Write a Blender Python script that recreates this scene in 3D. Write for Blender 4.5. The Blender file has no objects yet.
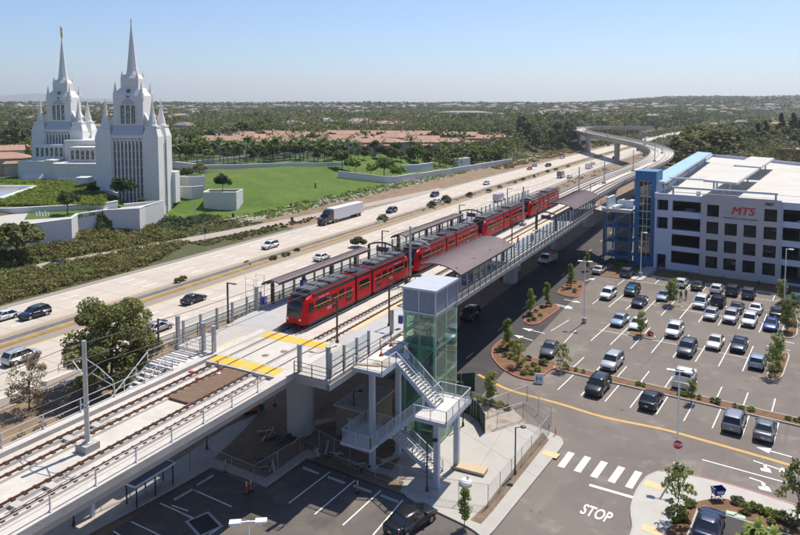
import bpy, bmesh, math, random
import numpy as np
from mathutils import Vector, Matrix, noise
R_ = math.radians
random.seed(7)
SC = bpy.context.scene
COL = SC.collection
# ---------------------------------------------------------------- camera geometry of the photograph
FO, CH, CY0 = 670.0, 33.0, 154.0
PIT = math.atan(50/670.0)
CP_, SP_ = math.cos(PIT), math.sin(PIT)
def G(x, y, z=0.0):
    a = (x-400)/FO; b = (CY0-y)/FO
    dz = -SP_+b*CP_; dy = CP_+b*SP_
    t = (z-CH)/dz
    return Vector((a*t, dy*t, z))
ZR = 9.8                                    # top of rail / deck level
A0 = G(0, 489.8, ZR)
TD = Vector((0.4705, 0.8824, 0)).normalized()   # along the track, away
TN = Vector((TD.y, -TD.x, 0))                   # to the right of the track
TH = math.atan2(-TD.x, TD.y)                    # rotation of local +Y onto the track
def T(s, p, z=0.0):
    v = A0 + TD*s + TN*p; v.z = z; return v
def TI(v):
    d = Vector((v[0]-A0.x, v[1]-A0.y, 0)); return d.dot(TD), d.dot(TN)
LD = Vector((0.5621, 0.8271, 0)).normalized()   # along the parking stalls, away
LE = Vector((LD.y, -LD.x, 0))
LH = math.atan2(-LD.x, LD.y)
# ---------------------------------------------------------------- materials
MATS = {}
def _nt(name):
    m = bpy.data.materials.new(name); m.use_nodes = True
    nt = m.node_tree; return m, nt, nt.nodes['Principled BSDF']
def mat(name, col, rough=.6, var=.12, scale=1.5, metal=0, bump=0, bscale=20, coord='Object', emit=0, col2=None, island=0, spec=None, trans=0, detail=5, stretch=None, coat=0):
    if name in MATS: return MATS[name]
    m, nt, b = _nt(name)
    c1 = tuple(max(0, c*(1-var)) for c in col); c2 = tuple(min(1, c*(1+var)) for c in (col2 or col))
    if col2: c1 = tuple(col)
    tc = nt.nodes.new('ShaderNodeTexCoord'); src = tc.outputs[coord]
    if coord == 'World':
        pass
    if stretch:
        mp = nt.nodes.new('ShaderNodeMapping'); mp.inputs['Scale'].default_value = stretch
        nt.links.new(src, mp.inputs['Vector']); src = mp.outputs[0]
    n = nt.nodes.new('ShaderNodeTexNoise'); n.inputs['Scale'].default_value = scale; n.inputs['Detail'].default_value = detail
    n.inputs['Roughness'].default_value = .62
    nt.links.new(src, n.inputs['Vector'])
    r = nt.nodes.new('ShaderNodeValToRGB'); r.color_ramp.elements[0].position = .32; r.color_ramp.elements[1].position = .68
    r.color_ramp.elements[0].color = (*c1, 1); r.color_ramp.elements[1].color = (*c2, 1)
    nt.links.new(n.outputs['Fac'], r.inputs['Fac'])
    out = r.outputs['Color']
    if island:
        g = nt.nodes.new('ShaderNodeNewGeometry'); oi = nt.nodes.new('ShaderNodeObjectInfo')
        mr = nt.nodes.new('ShaderNodeMapRange'); mr.inputs['To Min'].default_value = 1-island; mr.inputs['To Max'].default_value = 1+island
        nt.links.new(g.outputs['Random Per Island'], mr.inputs['Value'])
        mr2 = nt.nodes.new('ShaderNodeMapRange'); mr2.inputs['To Min'].default_value = .72; mr2.inputs['To Max'].default_value = 1.25
        nt.links.new(oi.outputs['Random'], mr2.inputs['Value'])
        mu = nt.nodes.new('ShaderNodeMath'); mu.operation = 'MULTIPLY'
        nt.links.new(mr.outputs[0], mu.inputs[0]); nt.links.new(mr2.outputs[0], mu.inputs[1])
        vm = nt.nodes.new('ShaderNodeVectorMath'); vm.operation = 'SCALE'
        nt.links.new(out, vm.inputs[0]); nt.links.new(mu.outputs[0], vm.inputs['Scale']); out = vm.outputs[0]
    nt.links.new(out, b.inputs['Base Color'])
    b.inputs['Roughness'].default_value = rough; b.inputs['Metallic'].default_value = metal
    if spec is not None: b.inputs['Specular IOR Level'].default_value = spec
    if coat: b.inputs['Coat Weight'].default_value = coat; b.inputs['Coat Roughness'].default_value = .05
    if emit:
        nt.links.new(out, b.inputs['Emission Color']); b.inputs['Emission Strength'].default_value = emit
    if bump:
        n2 = nt.nodes.new('ShaderNodeTexNoise'); n2.inputs['Scale'].default_value = bscale; n2.inputs['Detail'].default_value = 6
        nt.links.new(src, n2.inputs['Vector'])
        bp = nt.nodes.new('ShaderNodeBump'); bp.inputs['Strength'].default_value = bump; bp.inputs['Distance'].default_value = .05
        nt.links.new(n2.outputs['Fac'], bp.inputs['Height']); nt.links.new(bp.outputs[0], b.inputs['Normal'])
    if trans:
        tr = nt.nodes.new('ShaderNodeBsdfTranslucent'); nt.links.new(out, tr.inputs['Color'])
        mx = nt.nodes.new('ShaderNodeMixShader'); mx.inputs[0].default_value = trans
        nt.links.new(b.outputs[0], mx.inputs[1]); nt.links.new(tr.outputs[0], mx.inputs[2])
        nt.links.new(mx.outputs[0], nt.nodes['Material Output'].inputs['Surface'])
    MATS[name] = m; return m
def layered(name, base, layers, rough=.8, bump=0, bscale=20):
    """base colour, then layers (colour, scale, lo, hi, strength, stretch) mixed over by noise"""
    if name in MATS: return MATS[name]
    m, nt, b = _nt(name)
    tc = nt.nodes.new('ShaderNodeTexCoord'); cur = None
    rgb = nt.nodes.new('ShaderNodeRGB'); rgb.outputs[0].default_value = (*base, 1); cur = rgb.outputs[0]
    for i, (c, sc, lo, hi, st, stretch) in enumerate(layers):
        src = tc.outputs['Object']
        mp = nt.nodes.new('ShaderNodeMapping'); mp.inputs['Location'].default_value = (i*17.3, i*5.1, 0)
        if stretch: mp.inputs['Scale'].default_value = stretch[:3]; mp.inputs['Rotation'].default_value = (0, 0, stretch[3] if len(stretch) > 3 else 0); mp.vector_type = 'POINT'
        if stretch and len(stretch) > 3:
            mp.inputs['Scale'].default_value = (1, 1, 1)
            mp2 = nt.nodes.new('ShaderNodeMapping'); mp2.inputs['Scale'].default_value = stretch[:3]
            nt.links.new(src, mp.inputs[0]); nt.links.new(mp.outputs[0], mp2.inputs[0]); v = mp2.outputs[0]
        else:
            nt.links.new(src, mp.inputs[0]); v = mp.outputs[0]
        n = nt.nodes.new('ShaderNodeTexNoise'); n.inputs['Scale'].default_value = sc; n.inputs['Detail'].default_value = 7; n.inputs['Roughness'].default_value = .65
        nt.links.new(v, n.inputs['Vector'])
        mr = nt.nodes.new('ShaderNodeMapRange'); mr.inputs['From Min'].default_value = lo; mr.inputs['From Max'].default_value = hi; mr.inputs['To Max'].default_value = st
        nt.links.new(n.outputs['Fac'], mr.inputs['Value'])
        mx = nt.nodes.new('ShaderNodeMix'); mx.data_type = 'RGBA'
        nt.links.new(mr.outputs[0], mx.inputs['Factor']); nt.links.new(cur, mx.inputs['A']); mx.inputs['B'].default_value = (*c, 1)
        cur = mx.outputs['Result']
    nt.links.new(cur, b.inputs['Base Color']); b.inputs['Roughness'].default_value = rough
    b.inputs['Specular IOR Level'].default_value = .3
    if bump:
        n2 = nt.nodes.new('ShaderNodeTexNoise'); n2.inputs['Scale'].default_value = bscale; n2.inputs['Detail'].default_value = 6
        nt.links.new(tc.outputs['Object'], n2.inputs['Vector'])
        bp = nt.nodes.new('ShaderNodeBump'); bp.inputs['Strength'].default_value = bump; bp.inputs['Distance'].default_value = .08
        nt.links.new(n2.outputs['Fac'], bp.inputs['Height']); nt.links.new(bp.outputs[0], b.inputs['Normal'])
    MATS[name] = m; return m
def glassy(name, tint, gloss=.25, alpha=.7, rough=.03):
    """clear pane: tinted see-through mixed with a mirror reflection"""
    if name in MATS: return MATS[name]
    m = bpy.data.materials.new(name); m.use_nodes = True; nt = m.node_tree
    for n in list(nt.nodes):
        if n.type == 'BSDF_PRINCIPLED': nt.nodes.remove(n)
    t = nt.nodes.new('ShaderNodeBsdfTransparent'); t.inputs[0].default_value = (*tint, 1)
    g = nt.nodes.new('ShaderNodeBsdfGlossy'); g.inputs['Roughness'].default_value = rough; g.inputs[0].default_value = (.9, .95, .95, 1)
    d = nt.nodes.new('ShaderNodeBsdfDiffuse'); d.inputs[0].default_value = (*[c*.5 for c in tint], 1)
    n = nt.nodes.new('ShaderNodeTexNoise'); n.inputs['Scale'].default_value = .9
    tc = nt.nodes.new('ShaderNodeTexCoord'); nt.links.new(tc.outputs['Object'], n.inputs['Vector'])
    bp = nt.nodes.new('ShaderNodeBump'); bp.inputs['Strength'].default_value = .15; nt.links.new(n.outputs['Fac'], bp.inputs['Height']); nt.links.new(bp.outputs[0], g.inputs['Normal'])
    m1 = nt.nodes.new('ShaderNodeMixShader'); m1.inputs[0].default_value = 1-alpha
    nt.links.new(t.outputs[0], m1.inputs[1]); nt.links.new(d.outputs[0], m1.inputs[2])
    lw = nt.nodes.new('ShaderNodeFresnel'); lw.inputs[0].default_value = 1.5
    ad = nt.nodes.new('ShaderNodeMath'); ad.operation = 'MULTIPLY_ADD'; ad.inputs[1].default_value = 1.2; ad.inputs[2].default_value = gloss*.3; ad.use_clamp = True
    nt.links.new(lw.outputs[0], ad.inputs[0])
    ge = nt.nodes.new('ShaderNodeNewGeometry'); iv = nt.nodes.new('ShaderNodeMath'); iv.operation = 'SUBTRACT'; iv.inputs[0].default_value = 1; nt.links.new(ge.outputs['Backfacing'], iv.inputs[1])
    mu = nt.nodes.new('ShaderNodeMath'); mu.operation = 'MULTIPLY'; nt.links.new(ad.outputs[0], mu.inputs[0]); nt.links.new(iv.outputs[0], mu.inputs[1])
    m2 = nt.nodes.new('ShaderNodeMixShader'); nt.links.new(mu.outputs[0], m2.inputs[0])
    nt.links.new(m1.outputs[0], m2.inputs[1]); nt.links.new(g.outputs[0], m2.inputs[2])
    nt.links.new(m2.outputs[0], nt.nodes['Material Output'].inputs['Surface'])
    MATS[name] = m; return m
M = dict(
 concrete=layered('concrete_light', (.40,.375,.34), [((.34,.32,.285), .25, .45, .7, .7, None), ((.55,.53,.5), 2.5, .5, .75, .5, None)], .85, .15, 8),
 deckc=layered('deck_concrete', (.50,.465,.415), [((.38,.35,.31), .35, .45, .7, .7, None), ((.68,.66,.62), 3, .5, .75, .4, None)], .85, .1, 10),
 girder=layered('girder_concrete', (.45,.43,.40), [((.33,.31,.29), .3, .45, .7, .8, None), ((.28,.27,.25), 1.2, .55, .8, .5, (1,1,.15))], .85, .1, 6),
 rail=mat('rail_rust', (.13,.06,.035), .5, .3, 3, .5), railtop=mat('rail_head', (.30,.24,.2), .3, .2, 3, .9),
 steel=mat('galvanised_steel', (.46,.46,.46), .45, .12, 4, .4), grayp=mat('grey_paint', (.45,.46,.48), .5, .08, 2),
 white=mat('white_paint', (.78,.78,.77), .55, .05, 1), bronze=mat('dark_bronze_paint', (.045,.035,.032), .45, .2, 2),
 roofm=mat('standing_seam_roof', (.185,.135,.13), .5, .10, .6), black=mat('black_rubber', (.012,.012,.013), .7, .3, 5),
 darkm=mat('dark_metal', (.035,.036,.04), .5, .3, 3), yellow=mat('yellow_tactile', (.78,.41,.03), .6, .1, 2, bump=.4, bscale=30),
 peach=mat('tan_tactile', (.70,.44,.23), .7, .08, 2, bump=.3, bscale=30), orange=mat('orange_plastic', (.75,.09,.03), .5, .1, 3),
 fbglass=glassy('screen_glass', (.90,.95,.96), .1, .96), ltgrey=layered('platform_paving', (.40,.395,.39), [((.33,.33,.33), 1.2, .45, .7, .7, None), ((.5,.5,.5), 14, .5, .8, .5, None)], .85),
)
def lin(h):
    h = h.lstrip('#'); v = [int(h[i:i+2], 16)/255 for i in (0, 2, 4)]
    return tuple(c/12.92 if c <= .04045 else ((c+.055)/1.055)**2.4 for c in v)
# ---------------------------------------------------------------- objects
def tag(o, label=None, cat=None, group=None, kind=None):
    if label: o['label'] = label
    if cat: o['category'] = cat
    if group: o['group'] = group
    if kind: o['kind'] = kind
    return o
def thing(name, label, cat, loc=(0, 0, 0), rz=0, group=None, scale=1):
    o = bpy.data.objects.new(name, None); COL.objects.link(o)
    o.location = loc; o.rotation_euler = (0, 0, rz); o.scale = (scale,)*3; o.empty_display_size = .5
    return tag(o, label, cat, group)
def wmat(o):
    m = Matrix.LocRotScale(o.location, o.rotation_euler, o.scale)
    return wmat(o.parent) @ m if o.parent else m
class MB:
    def __init__(s): s.v = []; s.f = []; s.m = []; s.sm = []
    def add(s, vs, fs, mi=0, smooth=False):
        b = len(s.v); s.v += [tuple(v) for v in vs]; s.f += [tuple(i+b for i in f) for f in fs]
        s.m += [mi]*len(fs); s.sm += [smooth]*len(fs)
    def quad(s, a, b, c, d, mi=0): s.add([a, b, c, d], [(0, 1, 2, 3)], mi)
    def poly(s, pts, mi=0): s.add(pts, [tuple(range(len(pts)))], mi)
    def box(s, x0, x1, y0, y1, z0, z1, mi=0, fr=None):
        vs = [(x, y, z) for z in (z0, z1) for y in (y0, y1) for x in (x0, x1)]
        if fr: vs = [fr(*v) for v in vs]
        s.add(vs, [(0, 2, 3, 1), (4, 5, 7, 6), (0, 1, 5, 4), (2, 6, 7, 3), (0, 4, 6, 2), (1, 3, 7, 5)], mi)
    def bar(s, p, q, w, h=None, mi=0, up=(0, 0, 1)):
        p, q = Vector(p), Vector(q); h = h or w; d = (q-p)
        if d.length < 1e-6: return
        d.normalize(); u = Vector(up)
        if abs(d.dot(u)) > .98: u = Vector((0, 1, 0)) if abs(d.y) < .9 else Vector((1, 0, 0))
        x = d.cross(u).normalized(); z = x.cross(d).normalized()
        vs = [e + x*(i*w/2) + z*(j*h/2) for e in (p, q) for j in (-1, 1) for i in (-1, 1)]
        s.add(vs, [(0, 1, 3, 2), (4, 6, 7, 5), (0, 4, 5, 1), (2, 3, 7, 6), (0, 2, 6, 4), (1, 5, 7, 3)], mi)
    def tube(s, p, q, r, r2=None, n=8, mi=0, caps=True):
        p, q = Vector(p), Vector(q); r2 = r if r2 is None else r2; d = (q-p).normalized()
        u = Vector((0, 0, 1)) if abs(d.z) < .9 else Vector((1, 0, 0))
        x = d.cross(u).normalized(); y = d.cross(x).normalized()
        vs = [e + (x*math.cos(2*math.pi*k/n)+y*math.sin(2*math.pi*k/n))*rr for e, rr in ((p, r), (q, r2)) for k in range(n)]
        s.add(vs, [(k, k+n, (k+1) % n+n, (k+1) % n) for k in range(n)], mi, True)
        if caps: s.add(vs, [tuple(range(n)), tuple(range(2*n-1, n-1, -1))], mi)
    def path(s, pts, r, n=6, mi=0):
        for a, b in zip(pts, pts[1:]): s.tube(a, b, r, n=n, mi=mi)
    def prism(s, pts, z0, z1, mi=0, top=None, taper=None):
        n = len(pts); t = taper or pts
        ar = sum(pts[i][0]*pts[(i+1) % n][1]-pts[(i+1) % n][0]*pts[i][1] for i in range(n))
        if ar < 0: pts = pts[::-1]; t = t[::-1]
        vs = [(p[0], p[1], z0) for p in pts]+[(p[0], p[1], z1) for p in t]
        s.add(vs, [(k, (k+1) % n, (k+1) % n+n, k+n) for k in range(n)]+[tuple(range(n-1, -1, -1))], mi)
        s.add(vs, [tuple(range(n, 2*n))], mi if top is None else top)
    def loft(s, secs, mi=0, closed=True, caps=True, smooth=True):
        n = len(secs[0]); vs = [v for q in secs for v in q]; fs = []
        for i in range(len(secs)-1):
            for k in range(n if closed else n-1):
                a = i*n+k; b = i*n+(k+1) % n; fs.append((a, b, b+n, a+n))
        s.add(vs, fs, mi, smooth)
        if caps and closed: s.add(secs[0], [tuple(range(n-1, -1, -1))], mi); s.add(secs[-1], [tuple(range(n))], mi)
    def lathe(s, c, prof, n=12, mi=0, smooth=True, ax=None, rot=0):
        secs = [[(c[0]+r*math.cos(2*math.pi*k/n+rot), c[1]+r*math.sin(2*math.pi*k/n+rot), c[2]+z) for k in range(n)] for r, z in prof]
        s.loft(secs, mi, smooth=smooth)
    def mesh(s, name, mats):
        me = bpy.data.meshes.new(name); me.from_pydata(s.v, [], s.f); 
        for m in (mats if isinstance(mats, (list, tuple)) else [mats]): me.materials.append(m)
        me.polygons.foreach_set('material_index', s.m); me.polygons.foreach_set('use_smooth', s.sm)
        me.update(); return me
    def build(s, name, mats, parent=None, world=False, loc=None, label=None):
        if world and parent is not None:
            inv = wmat(parent).inverted(); s.v = [tuple(inv @ Vector(v)) for v in s.v]
        elif world and loc is not None:
            s.v = [(v[0]-loc[0], v[1]-loc[1], v[2]-loc[2]) for v in s.v]
        o = bpy.data.objects.new(name, s.mesh(name, mats)); COL.objects.link(o)
        if parent is not None: o.parent = parent
        if loc is not None: o.location = loc
        if label: o['label'] = label
        return o
def inst(name, me, parent, loc=(0, 0, 0)):
    o = bpy.data.objects.new(name, me); COL.objects.link(o); o.parent = parent; o.location = loc; return o
def clone(root, loc=None, rz=None, label=None, scale=None, group=None, top=True, sw=None):
    c = root.copy(); COL.objects.link(c)
    if top:
        if loc is not None: c.location = loc
        if rz is not None: c.rotation_euler = (0, 0, rz)
        if scale is not None: c.scale = scale if hasattr(scale, '__len__') else (scale,)*3
        if label: c['label'] = label
        if group: c['group'] = group
    if sw and c.data and sw in (None,): pass
    for ch in root.children:
        d = clone(ch, top=False); d.parent = c
    return c
def offs(pl, o):
    """offset a 2D polyline to the right by o"""
    out = []
    for i, p in enumerate(pl):
        a = pl[max(0, i-1)]; b = pl[min(len(pl)-1, i+1)]
        d = Vector((b[0]-a[0], b[1]-a[1])).normalized()
        out.append(Vector((p[0]+d.y*o, p[1]-d.x*o, p[2] if len(p) > 2 else 0)))
    return out
def smooth_pl(pl, k=6):
    out = []; P = [Vector(p) for p in pl]
    for i in range(len(P)-1):
        p0 = P[max(0, i-1)]; p1 = P[i]; p2 = P[i+1]; p3 = P[min(len(P)-1, i+2)]
        for j in range(k):
            t = j/k
            out.append(.5*((2*p1)+(p2-p0)*t+(2*p0-5*p1+4*p2-p3)*t*t+(3*p1-p0-3*p2+p3)*t**3))
    out.append(P[-1]); return out
def ribbon(mb, pl, o0, o1, z=None, mi=0, dz=0):
    a = offs(pl, o0); b = offs(pl, o1)
    vs = []
    for p, q in zip(a, b):
        vs += [(p.x, p.y, (p.z if z is None else z)+dz), (q.x, q.y, (q.z if z is None else z)+dz)]
    mb.add(vs, [(2*i, 2*i+1, 2*i+3, 2*i+2) for i in range(len(a)-1)], mi)
def sweep(mb, pl, prof, mi=0, smooth=False, caps=True):
    """sweep profile [(offset right, z)] closed loop along polyline"""
    cols = [offs(pl, o) for o, z in prof]
    secs = [[(cols[k][i].x, cols[k][i].y, cols[k][i].z+prof[k][1]) for k in range(len(prof))] for i in range(len(pl))]
    mb.loft(secs, mi, smooth=smooth, caps=caps)
def along(pl, step, start=0):
    """yield (pos, dir) every step metres"""
    acc = start
    d = 0
    for a, b in zip(pl, pl[1:]):
        L = (b-a).length; u = (b-a)/max(L, 1e-9)
        while acc <= d+L:
            yield a+u*(acc-d), u
            acc += step
        d += L
# ================================================================ GROUND
PFX = [-400, 0, 230, 400, 500, 810, 1100, 1500, 14000]; PFY = [-50.5, -50.5, -50.5, -48.5, -46, -29, 5, 60, 1800]
def pF(s): return float(np.interp(s, PFX, PFY))
def sst(a, b, x):
    t = min(1, max(0, (x-a)/(b-a))); return t*t*(3-2*t)
def lst(a, b, x): return min(1, max(0, (x-a)/(b-a)))
def height(s, q):
    """terrain height; s along the track, q to the right of the freeway median"""
    v = T(s, pF(s)+q)
    d = math.hypot(v.x, v.y)
    nz = noise.noise(Vector((v.x/420, v.y/420, 1.3)))*.6 + noise.noise(Vector((v.x/150, v.y/150, 4.3)))*.3
    corridor = sst(22, 160, abs(q-30)-60)
    z = 0
    if q < -40:
        if s < 150:
            u = lst(118, 150, s); z = .4+7.4*lst(-64+24*u, -92+16*u, q)
            if s < 110: z = .3+lst(-44, -50, q)*1.6 if q > -52 else 1.9+5.6*lst(-52, -70, q)
        elif s < 330: z = .3 + 7.7*lst(-40, -76, q)
        else: z = .3 + 7.7*lst(-44, -70, q)
    if q < -42 or q > 42:
        far = sst(420, 1600, d)
        hill = 0
        az = math.degrees(math.atan2(v.x, v.y))
        if az > 8: hill = 44*sst(1900, 4700, d)*sst(13, 24, az)*(1+.25*nz)
        gen = 7+15*sst(900, 3200, d)+9*nz*far*(1-.75*sst(2500, 4200, d))
        if q > 42: z = gen*far*corridor + hill + 17*sst(650, 1000, d)*sst(1700, 1150, d)*sst(17, 20, az)*sst(28, 24, az)
        else: z += (gen-6)*far*corridor + hill
        z -= 18*sst(6500, 9500, d)
    return z
def hz(v):
    s, p = TI(v); return height(s, p-pF(s))
qs = [-14000, -9000, -6000, -4500, -3300, -2500, -1900, -1500, -1200, -1000, -850, -720, -620, -540, -470, -410, -360, -320, -280, -250, -220, -195, -175, -155, -140, -125, -112, -100, -92, -84, -80, -76, -72, -68, -64, -60, -56, -52, -50, -48, -46, -44, -42, -40, -37, -34, -31, -28, -25, -22, -18, 0, 19, 25, 32, 42, 44, 60, 80, 100, 120, 140, 165, 190, 220, 250, 285, 325, 370, 420, 480, 550, 640, 740, 860, 1000, 1200, 1450, 1750, 2100, 2600, 3300, 4200, 5400, 7000, 10000, 14000]
ss = [-400, -250, -150, -100, -60, -40, -20]+list(range(0, 340, 5))+list(range(340, 620, 12))+list(range(620, 1200, 25))+list(range(1200, 2400, 60))+list(range(2400, 5000, 130))+[5300, 5700, 6200, 6800, 7600, 8600, 10000, 12000, 14000]
HG = [[height(s, q) for q in qs] for s in ss]
def wobble(s, k=0): return noise.noise(Vector((s/9., k*7.7, 0)))
def region(i, j):
    s = (ss[i]+ss[i+1])/2; q = (qs[j]+qs[j+1])/2
    if q > 19:
        return 'dry' if q < 60 and s < 420 else ('wild' if q > 300 or s > 200 else 'dry')
    if q > -18: return 'road'
    if q > -112 and s < 700:
        w = wobble(s)*3
        if s < 122:
            if q > -42: return 'scrub'
            return 'scrub' if q > -57 or s < 92 else ('lawn' if s > 92 else 'scrub')
        if s < 340:
            if q > -34: return 'dry'
            if q > -40+w: return 'rock'
            return 'lawn' if q > -86+3*w else 'park'
        if q > -36: return 'dry'
        return 'scrub'
    return 'park' if (s < 420 and q > -260) else 'wild'
GM = dict(
 wild=layered('wild_ground', (.12,.115,.065), [((.075,.09,.045), .012, .42, .58, .9, None), ((.16,.125,.075), .03, .55, .7, .8, None), ((.05,.055,.03), .2, .5, .7, .6, None)], .95),
 park=layered('park_ground', (.05,.085,.018), [((.09,.075,.04), .05, .5, .65, .7, None), ((.03,.05,.012), .4, .5, .7, .6, None)], .95),
 dry=layered('dry_earth', (.235,.165,.105), [((.13,.09,.055), .22, .45, .7, .8, None), ((.33,.25,.17), 1.5, .55, .75, .6, None), ((.10,.09,.04), .6, .6, .75, .5, None)], .95, .4, 4),
 scrub=layered('scrub_ground', (.075,.08,.03), [((.16,.12,.07), .18, .55, .68, .8, None), ((.04,.05,.02), 1.1, .5, .7, .7, None)], .95, .4, 4),
 rock=layered('rocky_earth', (.27,.22,.17), [((.42,.39,.35), .8, .5, .62, .9, None), ((.10,.11,.05), .5, .55, .7, .8, None)], .95, .5, 3),
 lawn=layered('lawn_grass', (.070,.125,.014), [((.11,.155,.024), .11, .42, .62, .8, None), ((.04,.08,.012), .5, .5, .7, .6, None), ((.16,.135,.055), .05, .56, .72, .7, None), ((.05,.105,.012), .18, .5, .6, .5, (1,.1,1,-TH))], .95, .3, 9),
 road=layered('under_road', (.2,.18,.16), [], .9))
VV = [[T(s, pF(s)+q, HG[i][j]) for j, q in enumerate(qs)] for i, s in enumerate(ss)]
regs = {}
for i in range(len(ss)-1):
    for j in range(len(qs)-1):
        regs.setdefault(region(i, j), []).append((i, j))
names = dict(wild='ground', park='park_ground', dry='dry_ground', scrub='scrub_ground', rock='rocky_slope', lawn='lawn_slope', road='roadbed')
for k, cells in regs.items():
    idx = {}; mb = MB(); fs = []
    def vi(i, j):
        if (i, j) not in idx:
            idx[(i, j)] = len(mb.v); v = VV[i][j]; dz = -.06 if (-18 <= qs[j]) else 0
            mb.v.append((v.x, v.y, v.z+dz))
        return idx[(i, j)]
    for i, j in cells: fs.append((vi(i, j), vi(i, j+1), vi(i+1, j+1), vi(i+1, j)))
    mb.f = fs; mb.m = [0]*len(fs); mb.sm = [True]*len(fs)
    tag(mb.build(names[k], GM[k]), kind='structure')
# ---------------------------------------------------------------- far mountain
mb = MB(); prof = []
for k in range(41):
    t = k/40; x = -8800+5600*t
    hgt = 30+200*math.exp(-((t-.33)/.20)**2)+70*math.exp(-((t-.66)/.16)**2)+24*noise.noise(Vector((t*9, 0, 0)))
    prof.append((x, hgt))
rows = []
for f_, yy in ((0, 11600), (.55, 12000), (1, 12600), (.5, 13300), (0, 13900)):
    rows.append([(x, yy+noise.noise(Vector((x/500, yy, 0)))*150, -30+(h+30)*f_*(1 if f_ == 1 else (.9+.2*noise.noise(Vector((x/300, yy/300, 3)))))) for x, h in prof])
mb.loft(rows, closed=False, caps=False)
tag(mb.build('far_mountain', mat('mountain_scrub', (.12,.12,.11), .95, .2, .002)), kind='structure')
# ================================================================ FREEWAY
def Fp(s, q, z=0): return T(s, pF(s)+q, z)
fs_ = list(range(-150, 260, 20))+list(range(260, 1301, 25))
FPL = [Fp(s, 0) for s in fs_]
fmat = layered('freeway_concrete', (.47,.41,.345), [((.385,.335,.28), .35, .45, .7, .7, (1,.05,1,-TH)), ((.56,.51,.45), 1.6, .5, .75, .5, (1,.06,1,-TH)), ((.36,.32,.28), .05, .55, .7, .45, None)], .8)
shmat = layered('shoulder_asphalt', (.27,.235,.20), [((.20,.17,.145), .4, .45, .7, .7, (1,.08,1,-TH)), ((.34,.30,.26), 2, .55, .75, .5, None)], .9)
mb = MB(); ribbon(mb, FPL, -17.5, -2.2, 0); ribbon(mb, FPL, 2.2, 18.5, 0)
fw = tag(mb.build('freeway', fmat), kind='structure')
mb = MB(); ribbon(mb, FPL, -18.2, -16, .004); ribbon(mb, FPL, -4.4, -.7, .004); ribbon(mb, FPL, .8, 3.4, .004); ribbon(mb, FPL, 16.2, 19.2, .004)
tag(mb.build('road_shoulder', shmat, fw))
lw_ = mat('road_paint_white', (.80,.79,.75), .6, .12, 2); ly_ = mat('road_paint_yellow', (.74,.43,.07), .6, .1, 2)
mb = MB()
for q in (-16, 16.1): ribbon(mb, FPL, q-.1, q+.1, .009)
for q in (-12.9, -9.8, -6.9, 6.6, 9.7, 12.9):
    for s in range(-60, 560, 12):
        a = Fp(s, q, .009); b = Fp(s+3.6, q, .009); n = TN*.09
        mb.quad(a-n, a+n, b+n, b-n)
tag(mb.build('lane_marking', lw_, fw))
mb = MB(); 
for q in (-3.9, 3.3): ribbon(mb, FPL, q-.09, q+.09, .009)
tag(mb.build('lane_marking', ly_, fw))
# expansion joints of the concrete slabs
mb = MB()
for s in range(-40, 340, 5):
    for a_, b_ in ((-16, -4.4), (3.4, 16.2)):
        a = Fp(s, a_, .0075); b = Fp(s, b_, .0075); n = TD*.045
        mb.quad(a-n, b-n, b+n, a+n)
for q in (-12.9, -9.8, -6.9, 6.6, 9.7, 12.9): ribbon(mb, FPL[:22], q-.03, q+.03, .0065)
tag(mb.build('slab_joint', mat('joint_tar', (.30,.26,.22), .9), fw))
# median: barrier and dry golden grass strip
strip = layered('golden_dry_grass', (.34,.22,.075), [((.22,.15,.065), .5, .40, .6, .8, None), ((.13,.12,.03), .25, .6, .72, .6, None)], .95, .5, 6)
mb = MB(); sweep(mb, FPL, [(-.5, .0), (.8, .0), (.65, .16), (.1, .22), (-.4, .16)]); tag(mb.build('median_grass', strip), kind='structure')
mb = MB(); sweep(mb, FPL, [(-.95, 0), (-.3, 0), (-.5, .25), (-.55, .82), (-.72, .82), (-.78, .25)])
b_ = mb.build('median_barrier', M['girder']); tag(b_, 'long low concrete barrier running down the middle of the freeway', 'barrier')
# ramp on the far left side
rp = smooth_pl([T(-60, -106), T(-10, -97), T(30, -93), T(55, -90.5), T(64, -88), T(88, -83.5), T(105, -80), T(145, -74.5), T(185, -70.5), T(215, -68)], 6)
for v in rp: v.z = .012
mb = MB(); ribbon(mb, rp, -2.6, 2.6)
tag(mb.build('ramp_road', layered('ramp_asphalt', (.36,.31,.265), [((.27,.235,.2), .5, .45, .7, .7, None)], .9)), kind='structure')
# frontage strip on the near side of the freeway is left as dry earth
# ================================================================ STREET AND LOTS
asph = layered('asphalt', (.172,.147,.127), [((.13,.112,.10), .12, .42, .62, .8, None), ((.29,.25,.21), .35, .56, .72, .6, None), ((.13,.112,.10), 1.3, .58, .75, .6, None), ((.25,.215,.185), 30, .5, .8, .35, None), ((.32,.275,.235), .09, .58, .70, .6, (1,.12,1,-LH)), ((.085,.075,.068), .55, .63, .70, .8, None), ((.075,.066,.06), 1.9, .68, .74, .7, None), ((.12,.105,.095), .5, .62, .66, .5, (1,.04,1,-LH))], .88)
dark = layered('dark_asphalt_and_shade', (.040,.038,.040), [((.06,.055,.053), .25, .45, .65, .8, None), ((.026,.025,.027), .8, .55, .75, .6, None), ((.075,.07,.065), 25, .5, .8, .4, None)], .82)  # dark asphalt; on the street its near-black colour carries the guideway's shade
def P2(px, z=0): return [tuple(G(x, y, z)) for x, y in px]
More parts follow.
